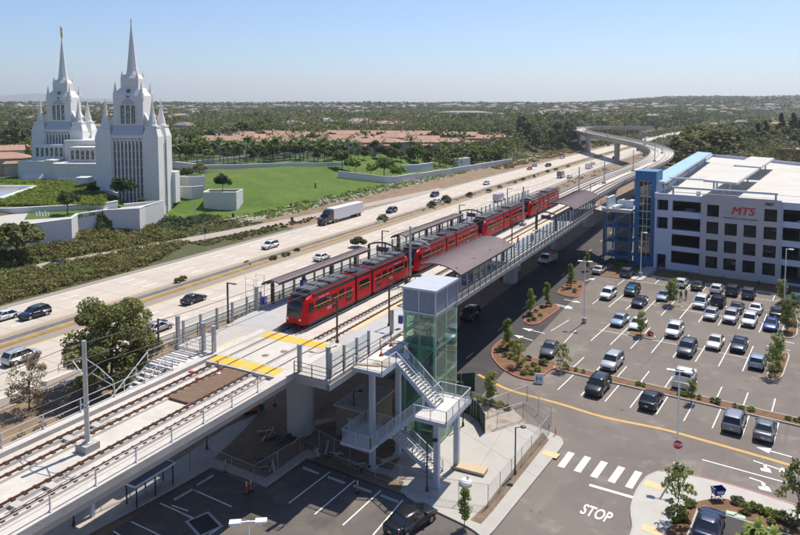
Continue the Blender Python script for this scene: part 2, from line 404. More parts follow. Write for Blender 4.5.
def flat(name, pts, m, z=0, parent=None, kind='structure'):
    mb = MB(); mb.poly([(p[0], p[1], z) for p in pts]); 
    bm = bmesh.new(); me = mb.mesh(name, m); bm.from_mesh(me); bmesh.ops.triangulate(bm, faces=bm.faces[:]); bm.normal_update()
    for f in bm.faces:
        if f.normal.z < 0: f.normal_flip()
    bm.to_mesh(me); bm.free()
    o = bpy.data.objects.new(name, me); COL.objects.link(o)
    if parent: o.parent = parent
    elif kind: tag(o, kind=kind)
    return o
def inset(pts, d):
    """shrink a closed polygon by d"""
    n = len(pts); ar = sum(pts[i][0]*pts[(i+1) % n][1]-pts[(i+1) % n][0]*pts[i][1] for i in range(n)); sg = 1 if ar > 0 else -1
    out = []
    for i in range(n):
        a = Vector(pts[i-1][:2]); b = Vector(pts[i][:2]); c = Vector(pts[(i+1) % n][:2])
        d1 = (b-a).normalized(); d2 = (c-b).normalized(); n1 = Vector((-d1.y, d1.x))*sg; n2 = Vector((-d2.y, d2.x))*sg
        m = (n1+n2); k = d/max(.35, m.length_squared/2) ; m = m.normalized()*min(d*2, d/max(.4, m.normalized().dot(n1)))
        out.append((b.x+m.x, b.y+m.y))
    return out
def rounded(pts, k=4, r=.35):
    out = []; n = len(pts)
    for i in range(n):
        a = Vector(pts[i-1][:2]); b = Vector(pts[i][:2]); c = Vector(pts[(i+1) % n][:2])
        p = b+(a-b)*r if (a-b).length < 4 else b+(a-b).normalized()*min(1.4, (a-b).length*r)
        q = b+(c-b)*r if (c-b).length < 4 else b+(c-b).normalized()*min(1.4, (c-b).length*r)
        for j in range(k+1):
            t = j/k; out.append(tuple(p*(1-t)**2+b*2*t*(1-t)+q*t*t))
    return out
kerb_m = M['concrete']; redk = layered('red_kerb_paint', (.36,.11,.105), [((.38,.30,.28), 2.5, .55, .7, .7, None)], .75)
soil = layered('planting_mulch', (.17,.095,.05), [((.26,.155,.085), .9, .5, .7, .7, None), ((.09,.055,.03), 3, .5, .7, .7, None)], .95, .7, 9)
soild = layered('bare_soil', (.20,.145,.095), [((.13,.095,.065), .5, .45, .65, .7, None), ((.28,.21,.14), 1.5, .55, .72, .6, None)], .95, .6, 6)
def raised(name, px, top, kerb=None, w=.16, h=.13, z=.0, pts=None, rnd=True):
    pts = pts or [tuple(q[:2]) for q in P2(px, h)]
    if rnd: pts = rounded(pts)
    mb = MB(); inn = inset(pts, w); n = len(pts)
    ar = sum(pts[i][0]*pts[(i+1) % n][1]-pts[(i+1) % n][0]*pts[i][1] for i in range(n))
    if ar < 0: pts = pts[::-1]; inn = inn[::-1]
    vs = [(p[0], p[1], z-.02) for p in pts]+[(p[0], p[1], z+h) for p in pts]+[(p[0], p[1], z+h) for p in inn]+[(p[0], p[1], z+h-.09) for p in inn]
    fs = []
    for k in range(3): fs += [(k*n+i, k*n+(i+1) % n, (k+1)*n+(i+1) % n, (k+1)*n+i) for i in range(n)]
    mb.add(vs, fs); k = tag(mb.build('kerb', kerb or kerb_m), kind='structure')
    f = flat(name, inn, top, z+h-.03 if top in (soil, soild) else z+h-.004)
    return f
# asphalt sheet: the street beside the guideway, the big lot and the small lot
SP_E = T(0, 0)
big = [T(-60, 6), T(18, 6), T(18, 17.5), T(40, 17.5), T(60, 1.0), T(420, 1.0), T(420, 30), T(230, 60), T(200, 150), T(-60, 130)]
flat('street_and_lot', [v[:] for v in big], asph, 0.0)
# guideway's shade painted as a near-black sheet on the street; asphalt of the small lot
flat('street_shade_sheet', [T(46, 1.2)[:], T(300, 1.2)[:], T(300, 13)[:], T(46, 13)[:]], dark, .005)
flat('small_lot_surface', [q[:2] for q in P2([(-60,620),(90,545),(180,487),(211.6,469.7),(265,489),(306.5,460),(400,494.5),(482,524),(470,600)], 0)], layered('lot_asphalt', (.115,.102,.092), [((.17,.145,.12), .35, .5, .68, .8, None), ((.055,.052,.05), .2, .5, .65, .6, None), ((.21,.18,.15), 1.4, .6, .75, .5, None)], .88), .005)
# ground under the guideway, walkway and kerbs at the small lot
def poly_raise(name, px, m, h=.13, z=0): return raised(name, px, m, h=h, z=z, rnd=False)
poly_raise('walkway', [(-60,602),(85,535),(176.5,486),(211.6,466),(250,479),(266,486),(306.5,457),(400,491.5),(478,521),(500,502),(548,449),(520,428),(470,405),(445,412),(430,436),(360,412),(318,420),(290,436),(260,412),(228,427),(168,466),(60,512),(-60,575)], layered('walkway_concrete', (.40,.36,.31), [((.30,.27,.235), .5, .45, .7, .7, None), ((.24,.20,.155), 1.5, .58, .7, .5, None)], .9))
flat('bare_ground', [q[:2] for q in P2([(262,410),(296,436),(318,425),(360,415),(408,446),(392,470),(306,449),(266,478),(214,458),(238,436)], .14)], soild, .145)
flat('bare_ground', [q[:2] for q in P2([(306,459),(400,492),(404,482),(330,455)], .14)], soild, .143)
# plaza with concrete panels
plz = layered('plaza_concrete', (.40,.38,.345), [((.34,.32,.29), .4, .45, .7, .7, None), ((.46,.44,.40), 3, .55, .75, .5, None)], .85)
walk = layered('sidewalk_concrete', (.43,.41,.375), [((.36,.34,.31), .6, .45, .7, .6, None)], .85)
raised('plaza', [(444,408),(470,402),(500,412),(514,411),(520,420),(553,433),(562,438),(564,444),(486,540),(470,527),(400,494)], plz, h=.15)
mb = MB()
for (a, b) in (((452,425),(535,476)), ((470,408),(548,452)), ((478,470),(510,418)), ((505,492),(538,436)), ((440,455),(470,480))):
    mb.bar(G(*a, .149)+Vector((0,0,.0)), G(*b, .149), .03, .006)
tag(mb.build('paving_joint', mat('joint_dark', (.25,.23,.21), .9)), kind='structure')
flat('bare_ground', [q[:2] for q in P2([(543,432),(549,440),(492,512),(481,524),(470,520),(486,505),(526,452)], .15)], soild, .152)
flat('bare_ground', [q[:2] for q in P2([(478,405),(514,411),(530,424),(516,423),(486,434),(468,420)], .15)], layered('patchy_dirt', (.36,.32,.27), [((.22,.16,.11), .8, .5, .65, .8, None)], .95), .152)
raised('planting_strip', [(448,386),(456,391),(478,400),(497,405),(513,408.5),(515,411.5),(509,413),(490,410),(470,406),(444,399)], soil, h=.17)
# islands of the big lot
raised('planting_bed', [(503,337.5),(521,341),(524,345),(521,352.5),(523.5,356),(545,360.5),(556,362),(557,368.5),(551,368.8),(537,381),(517,377),(500,367.5),(491,356),(492,347)], soil, redk, h=.15)
raised('planting_bed', [(523,321),(526,316),(532,310),(541,304),(553,303),(561,307.5),(548,317),(538,324),(529,324.5)], soil, redk, h=.15)
raised('planting_bed', [(556,292.5),(564,285),(572,279.6),(583,281),(585,288),(578,297.5),(566,296)], soil, redk, h=.15)
def LP(e, d, z=0): return LE*e+LD*d+Vector((0, 0, z))
def lrect(e0, e1, d0, d1): return [LP(e0, d0)[:2], LP(e1, d0)[:2], LP(e1, d1)[:2], LP(e0, d1)[:2]]
raised('planting_bed', None, soil, pts=lrect(-30.1, 22, 77.9, 79.9), h=.15)
raised('planting_bed', None, soil, pts=lrect(-40, -34.2, 126.6, 138.5), h=.15)
raised('planting_bed', None, soil, pts=lrect(-31.6, 20, 131.8, 138.3), h=.15)
raised('garage_walk', None, walk, pts=lrect(-34.0, -31.8, 126.9, 139.4), h=.15)
raised('garage_walk', None, walk, pts=lrect(-31.4, 20, 130.6, 131.6), h=.15)
def lr_px(x, y): g = G(x, y); return g.dot(LE), g.dot(LD)
for (x, y, a, b) in ((670, 306, 1.9, .9), (641.5, 336, 1.9, .9)):
    e, d = lr_px(x, y); raised('planting_bed', None, soil, pts=lrect(e-a, e+a, d-b, d+b), h=.15)
for px in ([(781.8,332.8),(789.7,318.5),(798.6,319.3),(797.5,335),(792,338.4),(783,337)], [(766,375),(776,353),(788,351.5),(790,356),(783,376.5),(776,380),(768,379)], [(775,304),(777,299.5),(787,299),(785.5,305)]):
    raised('planting_bed', px, soil, h=.15)
# bottom right corner pavement and planting
raised('pavement', [(629.5,509),(634,493),(640,483),(647,475),(659,470),(677,471),(732.6,484),(800,505.5),(900,538),(900,640),(560,640),(588,590),(633,531)], walk, h=.15)
mb = MB(); rk = smooth_pl([G(x, y, .152) for x, y in ((659,470.6),(677,471.6),(732.6,484.4),(800,506),(895,537))], 4); ribbon(mb, rk, .02, .17); tag(mb.build('red_kerb', redk), kind='structure')
mb = MB()
flat('planting_mulch', [q[:2] for q in P2([(640,640),(664,534),(686.6,503.5),(711.5,498.6),(725.7,498.6),(766.6,511),(800,521),(900,552),(900,640)], .15)], soil, .152)
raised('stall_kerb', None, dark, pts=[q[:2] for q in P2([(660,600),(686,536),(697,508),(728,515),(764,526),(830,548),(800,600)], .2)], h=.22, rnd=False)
# tactile pads
def pad(x, y, w, l, m, rz, z=.158, name='tactile_pad'):
    c = G(x, y, z); u = Vector((math.cos(rz), math.sin(rz), 0)); v = Vector((-u.y, u.x, 0))
    flat(name, [(c+u*w*a+v*l*b)[:2] for a, b in ((-.5,-.5),(.5,-.5),(.5,.5),(-.5,.5))], m, z)
for x, y in ((550.5, 454), (653, 485), (652, 530)): pad(x, y, 1.5, .95, M['peach'], -.60)
# ---------------------------------------------------------------- painted markings
def strip_line(mb, a, b, w, z=.009):
    a = Vector((a[0], a[1], z)); b = Vector((b[0], b[1], z)); d = (b-a).normalized(); n = Vector((d.y, -d.x, 0))*w/2
    mb.quad(a-n, a+n, b+n, b-n)
mb = MB()
for k in range(-1, 18):
    e = -34.85+2.72*k
    if e > 20: break
for k in range(24):
    e = -10.3-2.72*9+2.72*k
    if -35 < e < 22:
        if e < 8: strip_line(mb, LP(e, 107.7), LP(e, 118), .11)
        if e > -30 and e < -8: strip_line(mb, LP(e, 90.6), LP(e, 101), .11)
        if not -34 < e < -31.5: strip_line(mb, LP(e, 126.8 if e > -31 else 122), LP(e, 130.6), .11)
    e2 = -22.6+2.74*(k-4)
    if e2 > -28.8: strip_line(mb, LP(e2, 79.9), LP(e2, 84.1), .11)
    e3 = -24.5+2.74*(k-1)
    strip_line(mb, LP(e3, 72.6), LP(e3, 77.8), .11)
for e0, e1, d in ((-38, 8, 126.6), (-32.6, -8, 112.9), (-29.8, -8, 95.8)): strip_line(mb, LP(e0, d), LP(e1, d), .1)
for a, b in (((555,352.5),(576,330)), ((551,331),(569,320))): strip_line(mb, G(*a), G(*b), .1)
tag(mb.build('parking_marking', lw_), kind='structure')
mb = MB()   # small lot
Z7 = lambda x, y: (180+x/3.636, 390+y/3.636)
for a, b in (((25,352),(188,425)), ((0,446),(96,492)), ((545,298),(396,412)), ((637,328),(490,452)), ((730,366),(592,492)), ((810,400),(700,530))):
    strip_line(mb, G(*Z7(*a)), G(*Z7(*b)), .12)
for a, b in (((95,535),(150,497)), ((-30,420),(30,440))): strip_line(mb, G(*Z7(*a)), G(*Z7(*b)), .12)
for a, b in (((742,345),(793,370)), ((635,410),(793,480)), ((520,483),(640,540)), ((450,520),(510,560))):
    strip_line(mb, G(a[0]/3.965, 400+a[1]/3.965), G(b[0]/3.965, 400+b[1]/3.965), .12)
tag(mb.build('parking_marking', lw_), kind='structure')
mb = MB()   # crosswalk
Z3 = lambda x, y: (480+x/3.244, 370+y/3.244)
for a, b in (((297,268),(262,315)), ((350,282),(315,330)), ((404,298),(368,348)), ((460,315),(425,364)), ((515,330),(482,382))):
    strip_line(mb, G(*Z3(*a)), G(*Z3(*b)), .62)
tag(mb.build('crosswalk_marking', layered('crosswalk_paint', (.78,.76,.70), [((.45,.40,.35), 1.8, .56, .72, .6, None)], .7)), kind='structure')
mb = MB()
strip_line(mb, G(*Z3(355,373)), G(*Z3(497,414)), .34); Z4 = lambda x, y: (640+x/3.244, 370+y/3.244)
strip_line(mb, G(*Z4(202,291)), G(*Z4(519,378)), .14); a = G(*Z4(202,291)); b = G(*Z4(519,378)); c_ = b+(b-a)*1.0; strip_line(mb, b, c_, .14)
strip_line(mb, G(580+690/3.568, 230+390/3.568), G(580+765/3.568, 230+405/3.568), .14); strip_line(mb, G(580+665/3.568, 230+412/3.568), G(580+750/3.568, 230+430/3.568), .14)
tag(mb.build('road_marking', lw_), kind='structure')
dy = [Z3(-6, 14), (496,384), (515,391.7), (560,403.8), Z3(400,152), Z3(584,190), Z4(160,215), Z4(519,318), (870,493)]
dyp = smooth_pl([G(x, y, .009) for x, y in dy], 4)
mb = MB(); ribbon(mb, dyp, -.19, -.05); ribbon(mb, dyp, .05, .19)
for s in range(44, 230, 12): strip_line(mb, T(s, 7.2), T(s+2.4, 7.2), .13)
tag(mb.build('road_marking', ly_), kind='structure')
# arrows
def arrow(tail, tip, kind='s', w=.16, parent=None, mirror=1):
    a = G(*tail, .010); b = G(*tip, .010); d = (b-a).normalized(); n = Vector((-d.y, d.x, 0))*mirror; L = (b-a).length
    mb = MB()
    def q(*pts): mb.poly([a+d*u+n*v for u, v in pts])
    if kind == 's':
        q((0, -w/2), (L*.62, -w/2), (L*.62, w/2), (0, w/2)); q((L*.6, -.55), (L, 0), (L*.6, .55))
    else:
        q((0, -w/2), (L*.45, -w/2), (L*.45, w/2), (0, w/2))
        q((L*.45, -w/2), (L*.62, .1), (L*.70, .65), (L*.62, .85), (L*.45, w/2)) ; q((L*.62, .75), (L*.70, .45), (L*.82, .55), (L*.98, 1.15), (L*.56, 1.35), (L*.45, 1.0))
        if kind == 'b': q((L*.45, -w/2), (L*1.2, -w/2), (L*1.2, w/2), (L*.45, w/2)); q((L*1.2, -.5), (L*1.7, 0), (L*1.2, .5))
    bm = bmesh.new(); me = mb.mesh('road_marking', lw_); bm.from_mesh(me); bm.normal_update()
    for f in bm.faces:
        if f.normal.z < 0: f.normal_flip()
    bm.to_mesh(me); bm.free()
    o = bpy.data.objects.new('road_arrow', me); COL.objects.link(o); tag(o, kind='structure')
arrow((792,457), (756,447)); arrow((545,333.5),(522,328)); arrow((533,340.5),(514,335)); arrow((555,303.9+1),(573,309)); arrow((563,298.5),(582,303)) if 0 else None
arrow((560,303.2),(574,307.8)) if 0 else None
arrow(Z4(368,294), Z4(440,318), 'b', mirror=-1); arrow(Z4(355,349), Z4(440,378), 't', mirror=-1)
zb_ = lambda x, y: (480+x/3.82, 260+y/3.82)
arrow(zb_(288,168), zb_(356,183)); arrow(zb_(322,150), zb_(386,163)); arrow(zb_(398,80), zb_(440,70))
# STOP lettering on the road
def text_mesh(name, txt, size, m, origin, ux, uy, parent=None, extrude=0.0, stretch=1, bold=0, z=None, align='CENTER'):
    cu = bpy.data.curves.new(name, 'FONT'); cu.body = txt; cu.size = size; cu.extrude = extrude; cu.offset = bold; cu.align_x = align; cu.align_y = 'CENTER'; cu.resolution_u = 3
    to = bpy.data.objects.new(name, cu); COL.objects.link(to); dg = bpy.context.evaluated_depsgraph_get(); dg.update()
    me = bpy.data.meshes.new_from_object(to.evaluated_get(dg)); bpy.data.objects.remove(to)
    ux = Vector(ux).normalized(); uy = Vector(uy).normalized(); uz = ux.cross(uy)
    mt = Matrix((( ux.x, uy.x*stretch, uz.x, origin[0]), (ux.y, uy.y*stretch, uz.y, origin[1]), (ux.z, uy.z*stretch, uz.z, origin[2]), (0, 0, 0, 1)))
    if parent is not None: mt = wmat(parent).inverted() @ mt
    me.transform(mt); me.materials.clear(); me.materials.append(m); me.name = name
    o = bpy.data.objects.new(name, me); COL.objects.link(o)
    if parent is not None: o.parent = parent
    return o
c0 = G(*Z3(377,466), .010); uy = (G(*Z3(395,440))-G(*Z3(355,500))); ux = G(*Z3(420,478))-G(*Z3(335,455))
ux = ux.normalized(); uy = (LD*1); ux = LE*1
tag(text_mesh('road_lettering', 'STOP', 1.0, lw_, c0, ux, uy, stretch=2.1, bold=.015), kind='structure')
mb = MB()   # accessible stall wheel stops
# ================================================================ VIADUCT
def tf(x, y, z): return tuple(T(y, x, z))          # local (p, s, z) -> world
CLs = [T(s, 0, ZR) for s in (-45, -20, 0, 40, 80, 120, 150, 175)]
def gz(x, y, z, dp=0): v = G(x, y, z); return v
for s, p, z in ((205, .8, 9.8), (232, 2.2, 9.9), (262, 3.6, 10.3), (286, 3.2, 10.8), (308, .5, 11.3), (330, -6, 11.8), (350, -14.5, 12.3), (378, -29, 12.8), (410, -46, 13.2), (446, -63, 13.4), (485, -78, 13.5), (520, -86, 13.5), (552, -88, 13.4), (578, -82, 13.2), (596, -68, 13), (604, -50, 12.8), (606, -42, 12.7)):
    CLs.append(T(s, p, z))
CL = smooth_pl(CLs, 8)
def cl_sub(pl, s0, s1):
    return [p for p in pl if s0 <= TI(p)[0] <= s1]
via = thing('viaduct', 'long pale concrete elevated railway viaduct curving over the freeway in the distance', 'viaduct', T(30, 0, 0))
mb = MB()
sweep(mb, CL, [(-5.0, .02), (-4.1, .02), (-4.1, -.32), (4.1, -.32), (4.1, .02), (5.0, .02), (5.0, -.5), (4.6, -.62), (3.0, -.95), (2.5, -2.6), (-2.5, -2.6), (-3.0, -.95), (-4.6, -.62), (-5.0, -.5)])
mb.build('girder', M['girder'], via, world=True)
mb = MB(); ribbon(mb, CL, -4.09, 4.09, dz=-.312)
for o0, o1 in ((-4.98, -4.12), (4.12, 4.98)): ribbon(mb, CL, o0, o1, dz=.027)
mb.build('deck', M['deckc'], via, world=True)
mb = MB()
for c in (-2.15, 2.15):
    for r in (-.7175, .7175):
        sweep(mb, CL, [(c+r-.33, -.31), (c+r+.33, -.31), (c+r+.3, -.14), (c+r-.3, -.14)])
mb.build('track_plinth', M['deckc'], via, world=True)
for c in (-2.15, 2.15):
    for r in (-.7175, .7175):
        mb = MB(); o = c+r
        sweep(mb, CL, [(o-.065, -.135), (o+.065, -.135), (o+.035, 0), (o-.035, 0)]); mb.build('rail', M['rail'], via, world=True)
mb = MB()
for pos, u in along([p for p in CL if TI(p)[0] < 240], .76):
    n = Vector((u.y, -u.x, 0)).normalized(); s = TI(pos)[0]
    if 20.5 < s < 30.5 and abs(TI(pos)[1]) < 3: continue
    for c in (-2.15, 2.15):
        for r in (-.7175, .7175):
            q = pos+n*(c+r); mb.bar(q-n*.24+Vector((0,0,-.11)), q+n*.24+Vector((0,0,-.11)), .2, .07)
mb.build('rail_fastener', M['rail'], via, world=True)['kind'] = 'stuff'
# edge railings
def railing(pl, o, h=1.07, step=3.0, name='railing', parent=None, m=None, z=0, rails=(1.0, .5), r=.03, base=True):
    mb = MB(); q = offs(pl, o)
    for pos, u in along(q, step):
        mb.bar(pos+Vector((0, 0, z)), pos+Vector((0, 0, z+h)), .07, .07)
        if base: mb.bar(pos+Vector((0, 0, z)), pos+Vector((0, 0, z+.1)), .2, .2)
    for k in rails: mb.path([p+Vector((0, 0, z+h*k)) for p in q], r, 5)
    return mb.build(name, m or M['grayp'], parent, world=True)
railing([p for p in CL if TI(p)[0] < 22.5], 4.75, parent=via)
railing([p for p in CL if TI(p)[0] < 20], -4.75, parent=via)
CLc = CL
fl = [p for p in CL if TI(p)[0] > 140]
mb = MB()
for o in (-4.85, 4.85): sweep(mb, fl, [(o-.12, .02), (o+.12, .02), (o+.1, .62), (o-.1, .62)])
mb.build('parapet', M['concrete'], via, world=True)
# piers
def pier(pos, u, r=1.35, zt=-2.6, name='pier'):
    mb = MB(); c = (pos.x, pos.y, 0); H_ = pos.z+zt; n = Vector((u.y, -u.x, 0)).normalized(); g0 = min(0, hz(pos))-.5
    secs = []
    for z, a, b in ((g0, r, r), (H_-2.6, r, r), (H_-1.4, r*1.12, r), (H_-.5, r*1.45, r*1.02), (H_+.05, r*1.7, r*1.05)):
        secs.append([tuple(Vector((pos.x, pos.y, z))+n*a*math.cos(t)+u*b*math.sin(t)) for t in [2*math.pi*k/20 for k in range(20)]])
    mb.loft(secs); return mb.build(name, M['girder'], via, world=True)
for s in (-12, 30, 62.5, 95, 128, 160, 192):
    pier(T(s, 0, ZR), TD)
done = []
for tgt in ((232, 2.2), (268, 3.6), (302, 1), (338, -9), (385, -33), (446, -63), (510, -84), (560, -87), (603, -52)):
    k = min(range(len(CL)-1), key=lambda i: (Vector(TI(CL[i]))-Vector(tgt)).length)
    pier(CL[k], (CL[k+1]-CL[k]).normalized().xy.to_3d().normalized(), 1.6)
# crossing panel, bands, soil patch, switch gear
mb = MB(); zc = ZR+.02
def slab(mb, p0, p1, s0, s1, z0, z1, mi=0): mb.box(p0, p1, s0, s1, z0, z1, mi, tf)
for a, b in ((-3.8, -2.95), (-2.78, -1.52), (-1.35, 1.35), (1.52, 2.78), (2.95, 4.1)): slab(mb, a, b, 21.2, 30.2, ZR-.31, ZR-.005)
mb.build('crossing_panel', M['deckc'], via, world=True)
mb = MB()
for s0, s1 in ((21.3, 22.7), (28.4, 29.8)):
    mb = MB()
    for a, b in ((-3.75, -2.98), (-2.76, -1.54), (-1.32, -.1), (.1, 1.32), (1.54, 2.76), (2.98, 3.75)): slab(mb, a, b, s0, s1, ZR-.02, ZR+.014)
    mb.build('tactile_band', M['yellow'], via, world=True)
mb = MB(); 
for s0, s1 in ((21.0, 21.25), (22.8, 23.05)): slab(mb, -3.8, 4.1, s0, s1, ZR-.3, ZR-.001)
mb.build('crossing_edge', M['girder'], via, world=True)
mb = MB(); slab(mb, -1.3, 1.25, 14.2, 21.0, ZR-.33, ZR-.12); mb.build('soil_patch', layered('track_soil', (.16,.105,.07), [((.22,.16,.11), 1.5, .5, .7, .7, None)], .95, .6, 8), via, world=True)
for s in (24.6, 26.2):
    mb = MB(); mb.lathe(T(s, .1 if s < 25 else 1.0, ZR-.01), [(0, .012), (.34, .012), (.36, .0)][::-1], 20)
    mb.build('manhole_cover', mat('cover_iron', (.16,.14,.12), .7), via, world=True)
mb = MB()   # white switch/loop boxes between the rails at the near end
for c, s0 in ((2.15, -1.2), (-2.15, 5.3)):
    mb = MB()
    for s in (-.6, 1.6): slab(mb, c-.4, c+.4, s+(.0 if c > 0 else 6.5), s+.55+(.0 if c > 0 else 6.5), ZR-.26, ZR-.08)
    for o in (-.3, .3): mb.bar(tf(c+o, s0, ZR-.12), tf(c+o, s0+4.5, ZR-.12), .06)
    mb.build('track_equipment', M['girder'], via, world=True)
mb = MB(); mb.lathe(T(-2.5, 2.95, ZR-.3), [(.42, 0), (.42, .22), (.3, .3), (0, .32)], 14); mb.build('track_drain', M['girder'], via, world=True)
# ---------------------------------------------------------------- catenary
conc = M['concrete']
def mast(s, h=7.6, both=True, pos=None, u=None, hide=False, lab=None):
    pos = pos or T(s, 0, ZR-.31); u = u or TD; n = Vector((u.y, -u.x, 0)).normalized(); rz = math.atan2(-u.x, u.y)
    t = thing('catenary_mast', lab, 'mast', pos, rz, group='overhead wire masts down the middle of the viaduct')
    mb = MB(); mb.prism([(-.55, -.55), (.55, -.55), (.55, .55), (-.55, .55)], 0, .5); mb.build('footing', M['concrete'], t)
    mb = MB(); mb.tube((0, 0, .5), (0, 0, h), .17, .14, 12); mb.lathe((0, 0, .5), [(.34, 0), (.34, .06), (.2, .08)], 12)
    for z in (2.9, 3.2): mb.lathe((0, 0, z), [(.19, 0), (.21, .02), (.21, .12), (.19, .14)], 12)
    mb.build('pole', M['steel'], t)
    for sg in (1, -1):
        mb = MB(); x = 2.15*sg
        mb.tube((0, 0, h-1.2), (x*.62, 0, h-1.55), .035); mb.tube((0, 0, h-2.6), (x*.62, 0, h-1.55), .035); mb.tube((x*.62, 0, h-1.55), (x*1.3, 0, h-2.2), .03)
        mb.tube((0, 0, h-2.6), (x*.3, 0, h-2.1), .03); mb.tube((x*.3, 0, h-2.1), (x*1.3, 0, h-2.55), .03); mb.tube((x*.9, 0, h-2.35), (x*.9, 0, h-2.0), .02); mb.tube((x*1.3, 0, h-2.2), (x*1.3, 0, h-2.7), .03)
        mb.build('bracket_arm', M['steel'], t)
    return t
ml = ['grey catenary mast on the bare viaduct, nearest the camera', 'grey catenary mast behind the glass elevator, between first and second train cars', 'grey catenary mast beside the third train car', 'grey catenary mast just past the tail of the train', 'grey catenary mast on the open track left of the blue tower', 'grey catenary mast where the tracks start to bend', 'grey catenary mast on the outside of the far bend']
MS = []
for i, s in enumerate((6, 54.1, 102, 148, 180)): mast(s, lab=ml[i]); MS.append(T(s, 0, ZR))
for i, tgt in enumerate(((222, 1.8), (262, 3.6), (300, 1.3), (345, -12), (400, -41), (455, -67), (515, -85), (570, -85))):
    k = min(range(len(CL)-1), key=lambda i: (Vector(TI(CL[i]))-Vector(tgt)).length); u = (CL[k+1]-CL[k]).normalized(); u.z = 0
    mast(0, pos=CL[k]-Vector((0, 0, .31)), u=u.normalized(), lab=ml[5] if i == 0 else (ml[6] if i == 1 else 'thin grey catenary mast on the far curving flyover')); MS.append(CL[k].copy())
MS = [T(-42, 0, ZR)]+MS
wm = mat('wire_black', (.05,.05,.05), .5)
for c, lb in ((-2.15, 'thin overhead wires hung above the far track'), (2.15, 'thin overhead wires hung above the near track')):
    mb = MB()
    for a, b in zip(MS, MS[1:]):
        u = (b-a).normalized(); n = Vector((u.y, -u.x, 0)).normalized()*c; L = (b-a).length; N = max(4, int(L/6)); pc = None
        for k in range(N+1):
            t = k/N; base = a+(b-a)*t+n; m_ = base+Vector((0, 0, 6.35-.75*4*t*(1-t))); w_ = base+Vector((0, 0, 5.1))
            if pc: mb.tube(pc[0], m_, .026, n=4); mb.tube(pc[1], w_, .022, n=4)
            if 0 < k < N: mb.tube(m_, w_, .006, n=3)
            pc = (m_, w_)
    tag(mb.build('overhead_wire', wm), lb, 'wire', group='overhead wires')
# ---------------------------------------------------------------- platforms
PZ = ZR+.30
def plat(lab, side, s1, s0=22.6):
    t = thing('station_platform', lab, 'platform', T(30, 6*side, ZR))
    i0, o0 = (3.66, 8.55) if side > 0 else (-3.66, -9.3)
    a, b = min(i0, o0), max(i0, o0)
    mb = MB()
    prof = [(s0, ZR-.01), (29.8, ZR+.0), (33.5, PZ), (s1, PZ)]
    for (sa, za), (sb, zb) in zip(prof, prof[1:]):
        vs = [tf(a, sa, za), tf(b, sa, za), tf(b, sb, zb), tf(a, sb, zb), tf(a, sa, ZR-.85), tf(b, sa, ZR-.85), tf(b, sb, ZR-.85), tf(a, sb, ZR-.85)]
        mb.add(vs, [(0, 1, 2, 3), (7, 6, 5, 4), (0, 3, 7, 4), (1, 5, 6, 2)])
    mb.add([tf(a, s0, ZR-.01), tf(b, s0, ZR-.01), tf(b, s0, ZR-.85), tf(a, s0, ZR-.85)], [(0, 3, 2, 1)])
    mb.add([tf(a, s1, PZ), tf(b, s1, PZ), tf(b, s1, ZR-.85), tf(a, s1, ZR-.85)], [(0, 1, 2, 3)])
    mb.build('slab', M['concrete'], t, world=True)
    mb = MB(); x0 = 4.35*side; x1 = o0-.12*side
    mb.quad(tf(x0, 33.5, PZ+.006), tf(x1, 33.5, PZ+.006), tf(x1, s1-.1, PZ+.006), tf(x0, s1-.1, PZ+.006))
    mb.quad(tf(x0, 31.0, ZR+.105), tf(x1, 29.8, ZR+.008), tf(x1, 33.5, PZ+.006), tf(x0, 33.5, PZ+.006))
    mb.build('paving', M['ltgrey'], t, world=True)
    mb = MB(); mb.quad(tf(3.7*side, 33.5, PZ+.008), tf(4.33*side, 33.5, PZ+.008), tf(4.33*side, s1-.1, PZ+.008), tf(3.7*side, s1-.1, PZ+.008))
    mb.build('tactile_strip', M['peach'], t, world=True)
    mb = MB(); mb.quad(tf(4.5*side, 23.6, ZR+.004), tf(5.3*side, 23.6, ZR+.004), tf(5.3*side, 27.6, ZR+.004), tf(4.5*side, 27.6, ZR+.004))
    if side < 0: mb.build('tactile_pad', M['peach'], t, world=True)
    mb = MB()       # brackets carrying the platform off the girder
    for s in np.arange(s0+1, s1, 4.0):
        mb.add([tf(4.2*side, s-.2, ZR-.87), tf(o0-.3*side, s-.2, ZR-.87), tf(4.2*side, s-.2, ZR-1.7), tf(4.2*side, s+.2, ZR-.87), tf(o0-.3*side, s+.2, ZR-.87), tf(4.2*side, s+.2, ZR-1.7)], [(0, 1, 2), (5, 4, 3), (1, 4, 5, 2)])
    mb.bar(tf(o0-.1*side, s0, ZR-.62), tf(o0-.1*side, s1, ZR-.62), .36, .5)
    mb.build('bracket', M['girder'], t, world=True)
    return t
pn = plat('near side station platform with tan edge strip, next to the glass elevator', 1, 133)
pf = plat('far side station platform where the red train stands, beside the freeway', -1, 137)
# platform screens: posts with glass panes; each run is one thing
pg = mat('post_grey', (.36,.35,.34), .6, .1, 2)
def screen(lab, s0, s1, p, step=2.2, h=2.3, tall_every=0, col=None, skip=()):
    t = thing('platform_screen', lab, 'screen', T(s0, p, PZ), TH)
    n = int((s1-s0)/step); mb = MB(); mb.box(-.1, .1, -.1, .1, -.3, h); me = mb.mesh('post', col or pg)
    for k in range(n+1): inst('post', me, t, (0, k*step, 0))
    for k in range(n):
        y = k*step; mb = MB(); mb.box(-.012, .012, y+.12, y+step-.12, .25, h-.15); mb.build('pane', M['fbglass'], t)
    mb = MB()
    for z in (.55, 1.05): mb.tube((.0, 0, z), (.0, n*step, z), .035, n=6)
    mb.build('rail_bar', M['bronze'], t)
    return t
screen('glass platform screen at the near corner of the platform, left of the elevator', 23.2, 29.6, 8.3, 2.1, 1.9)
screen('glass windscreen between elevator and the brown near canopy', 39.5, 50.5, 8.2, 2.2)
screen('long glass windscreen between the two near side canopies', 72, 105, 8.2, 2.2)
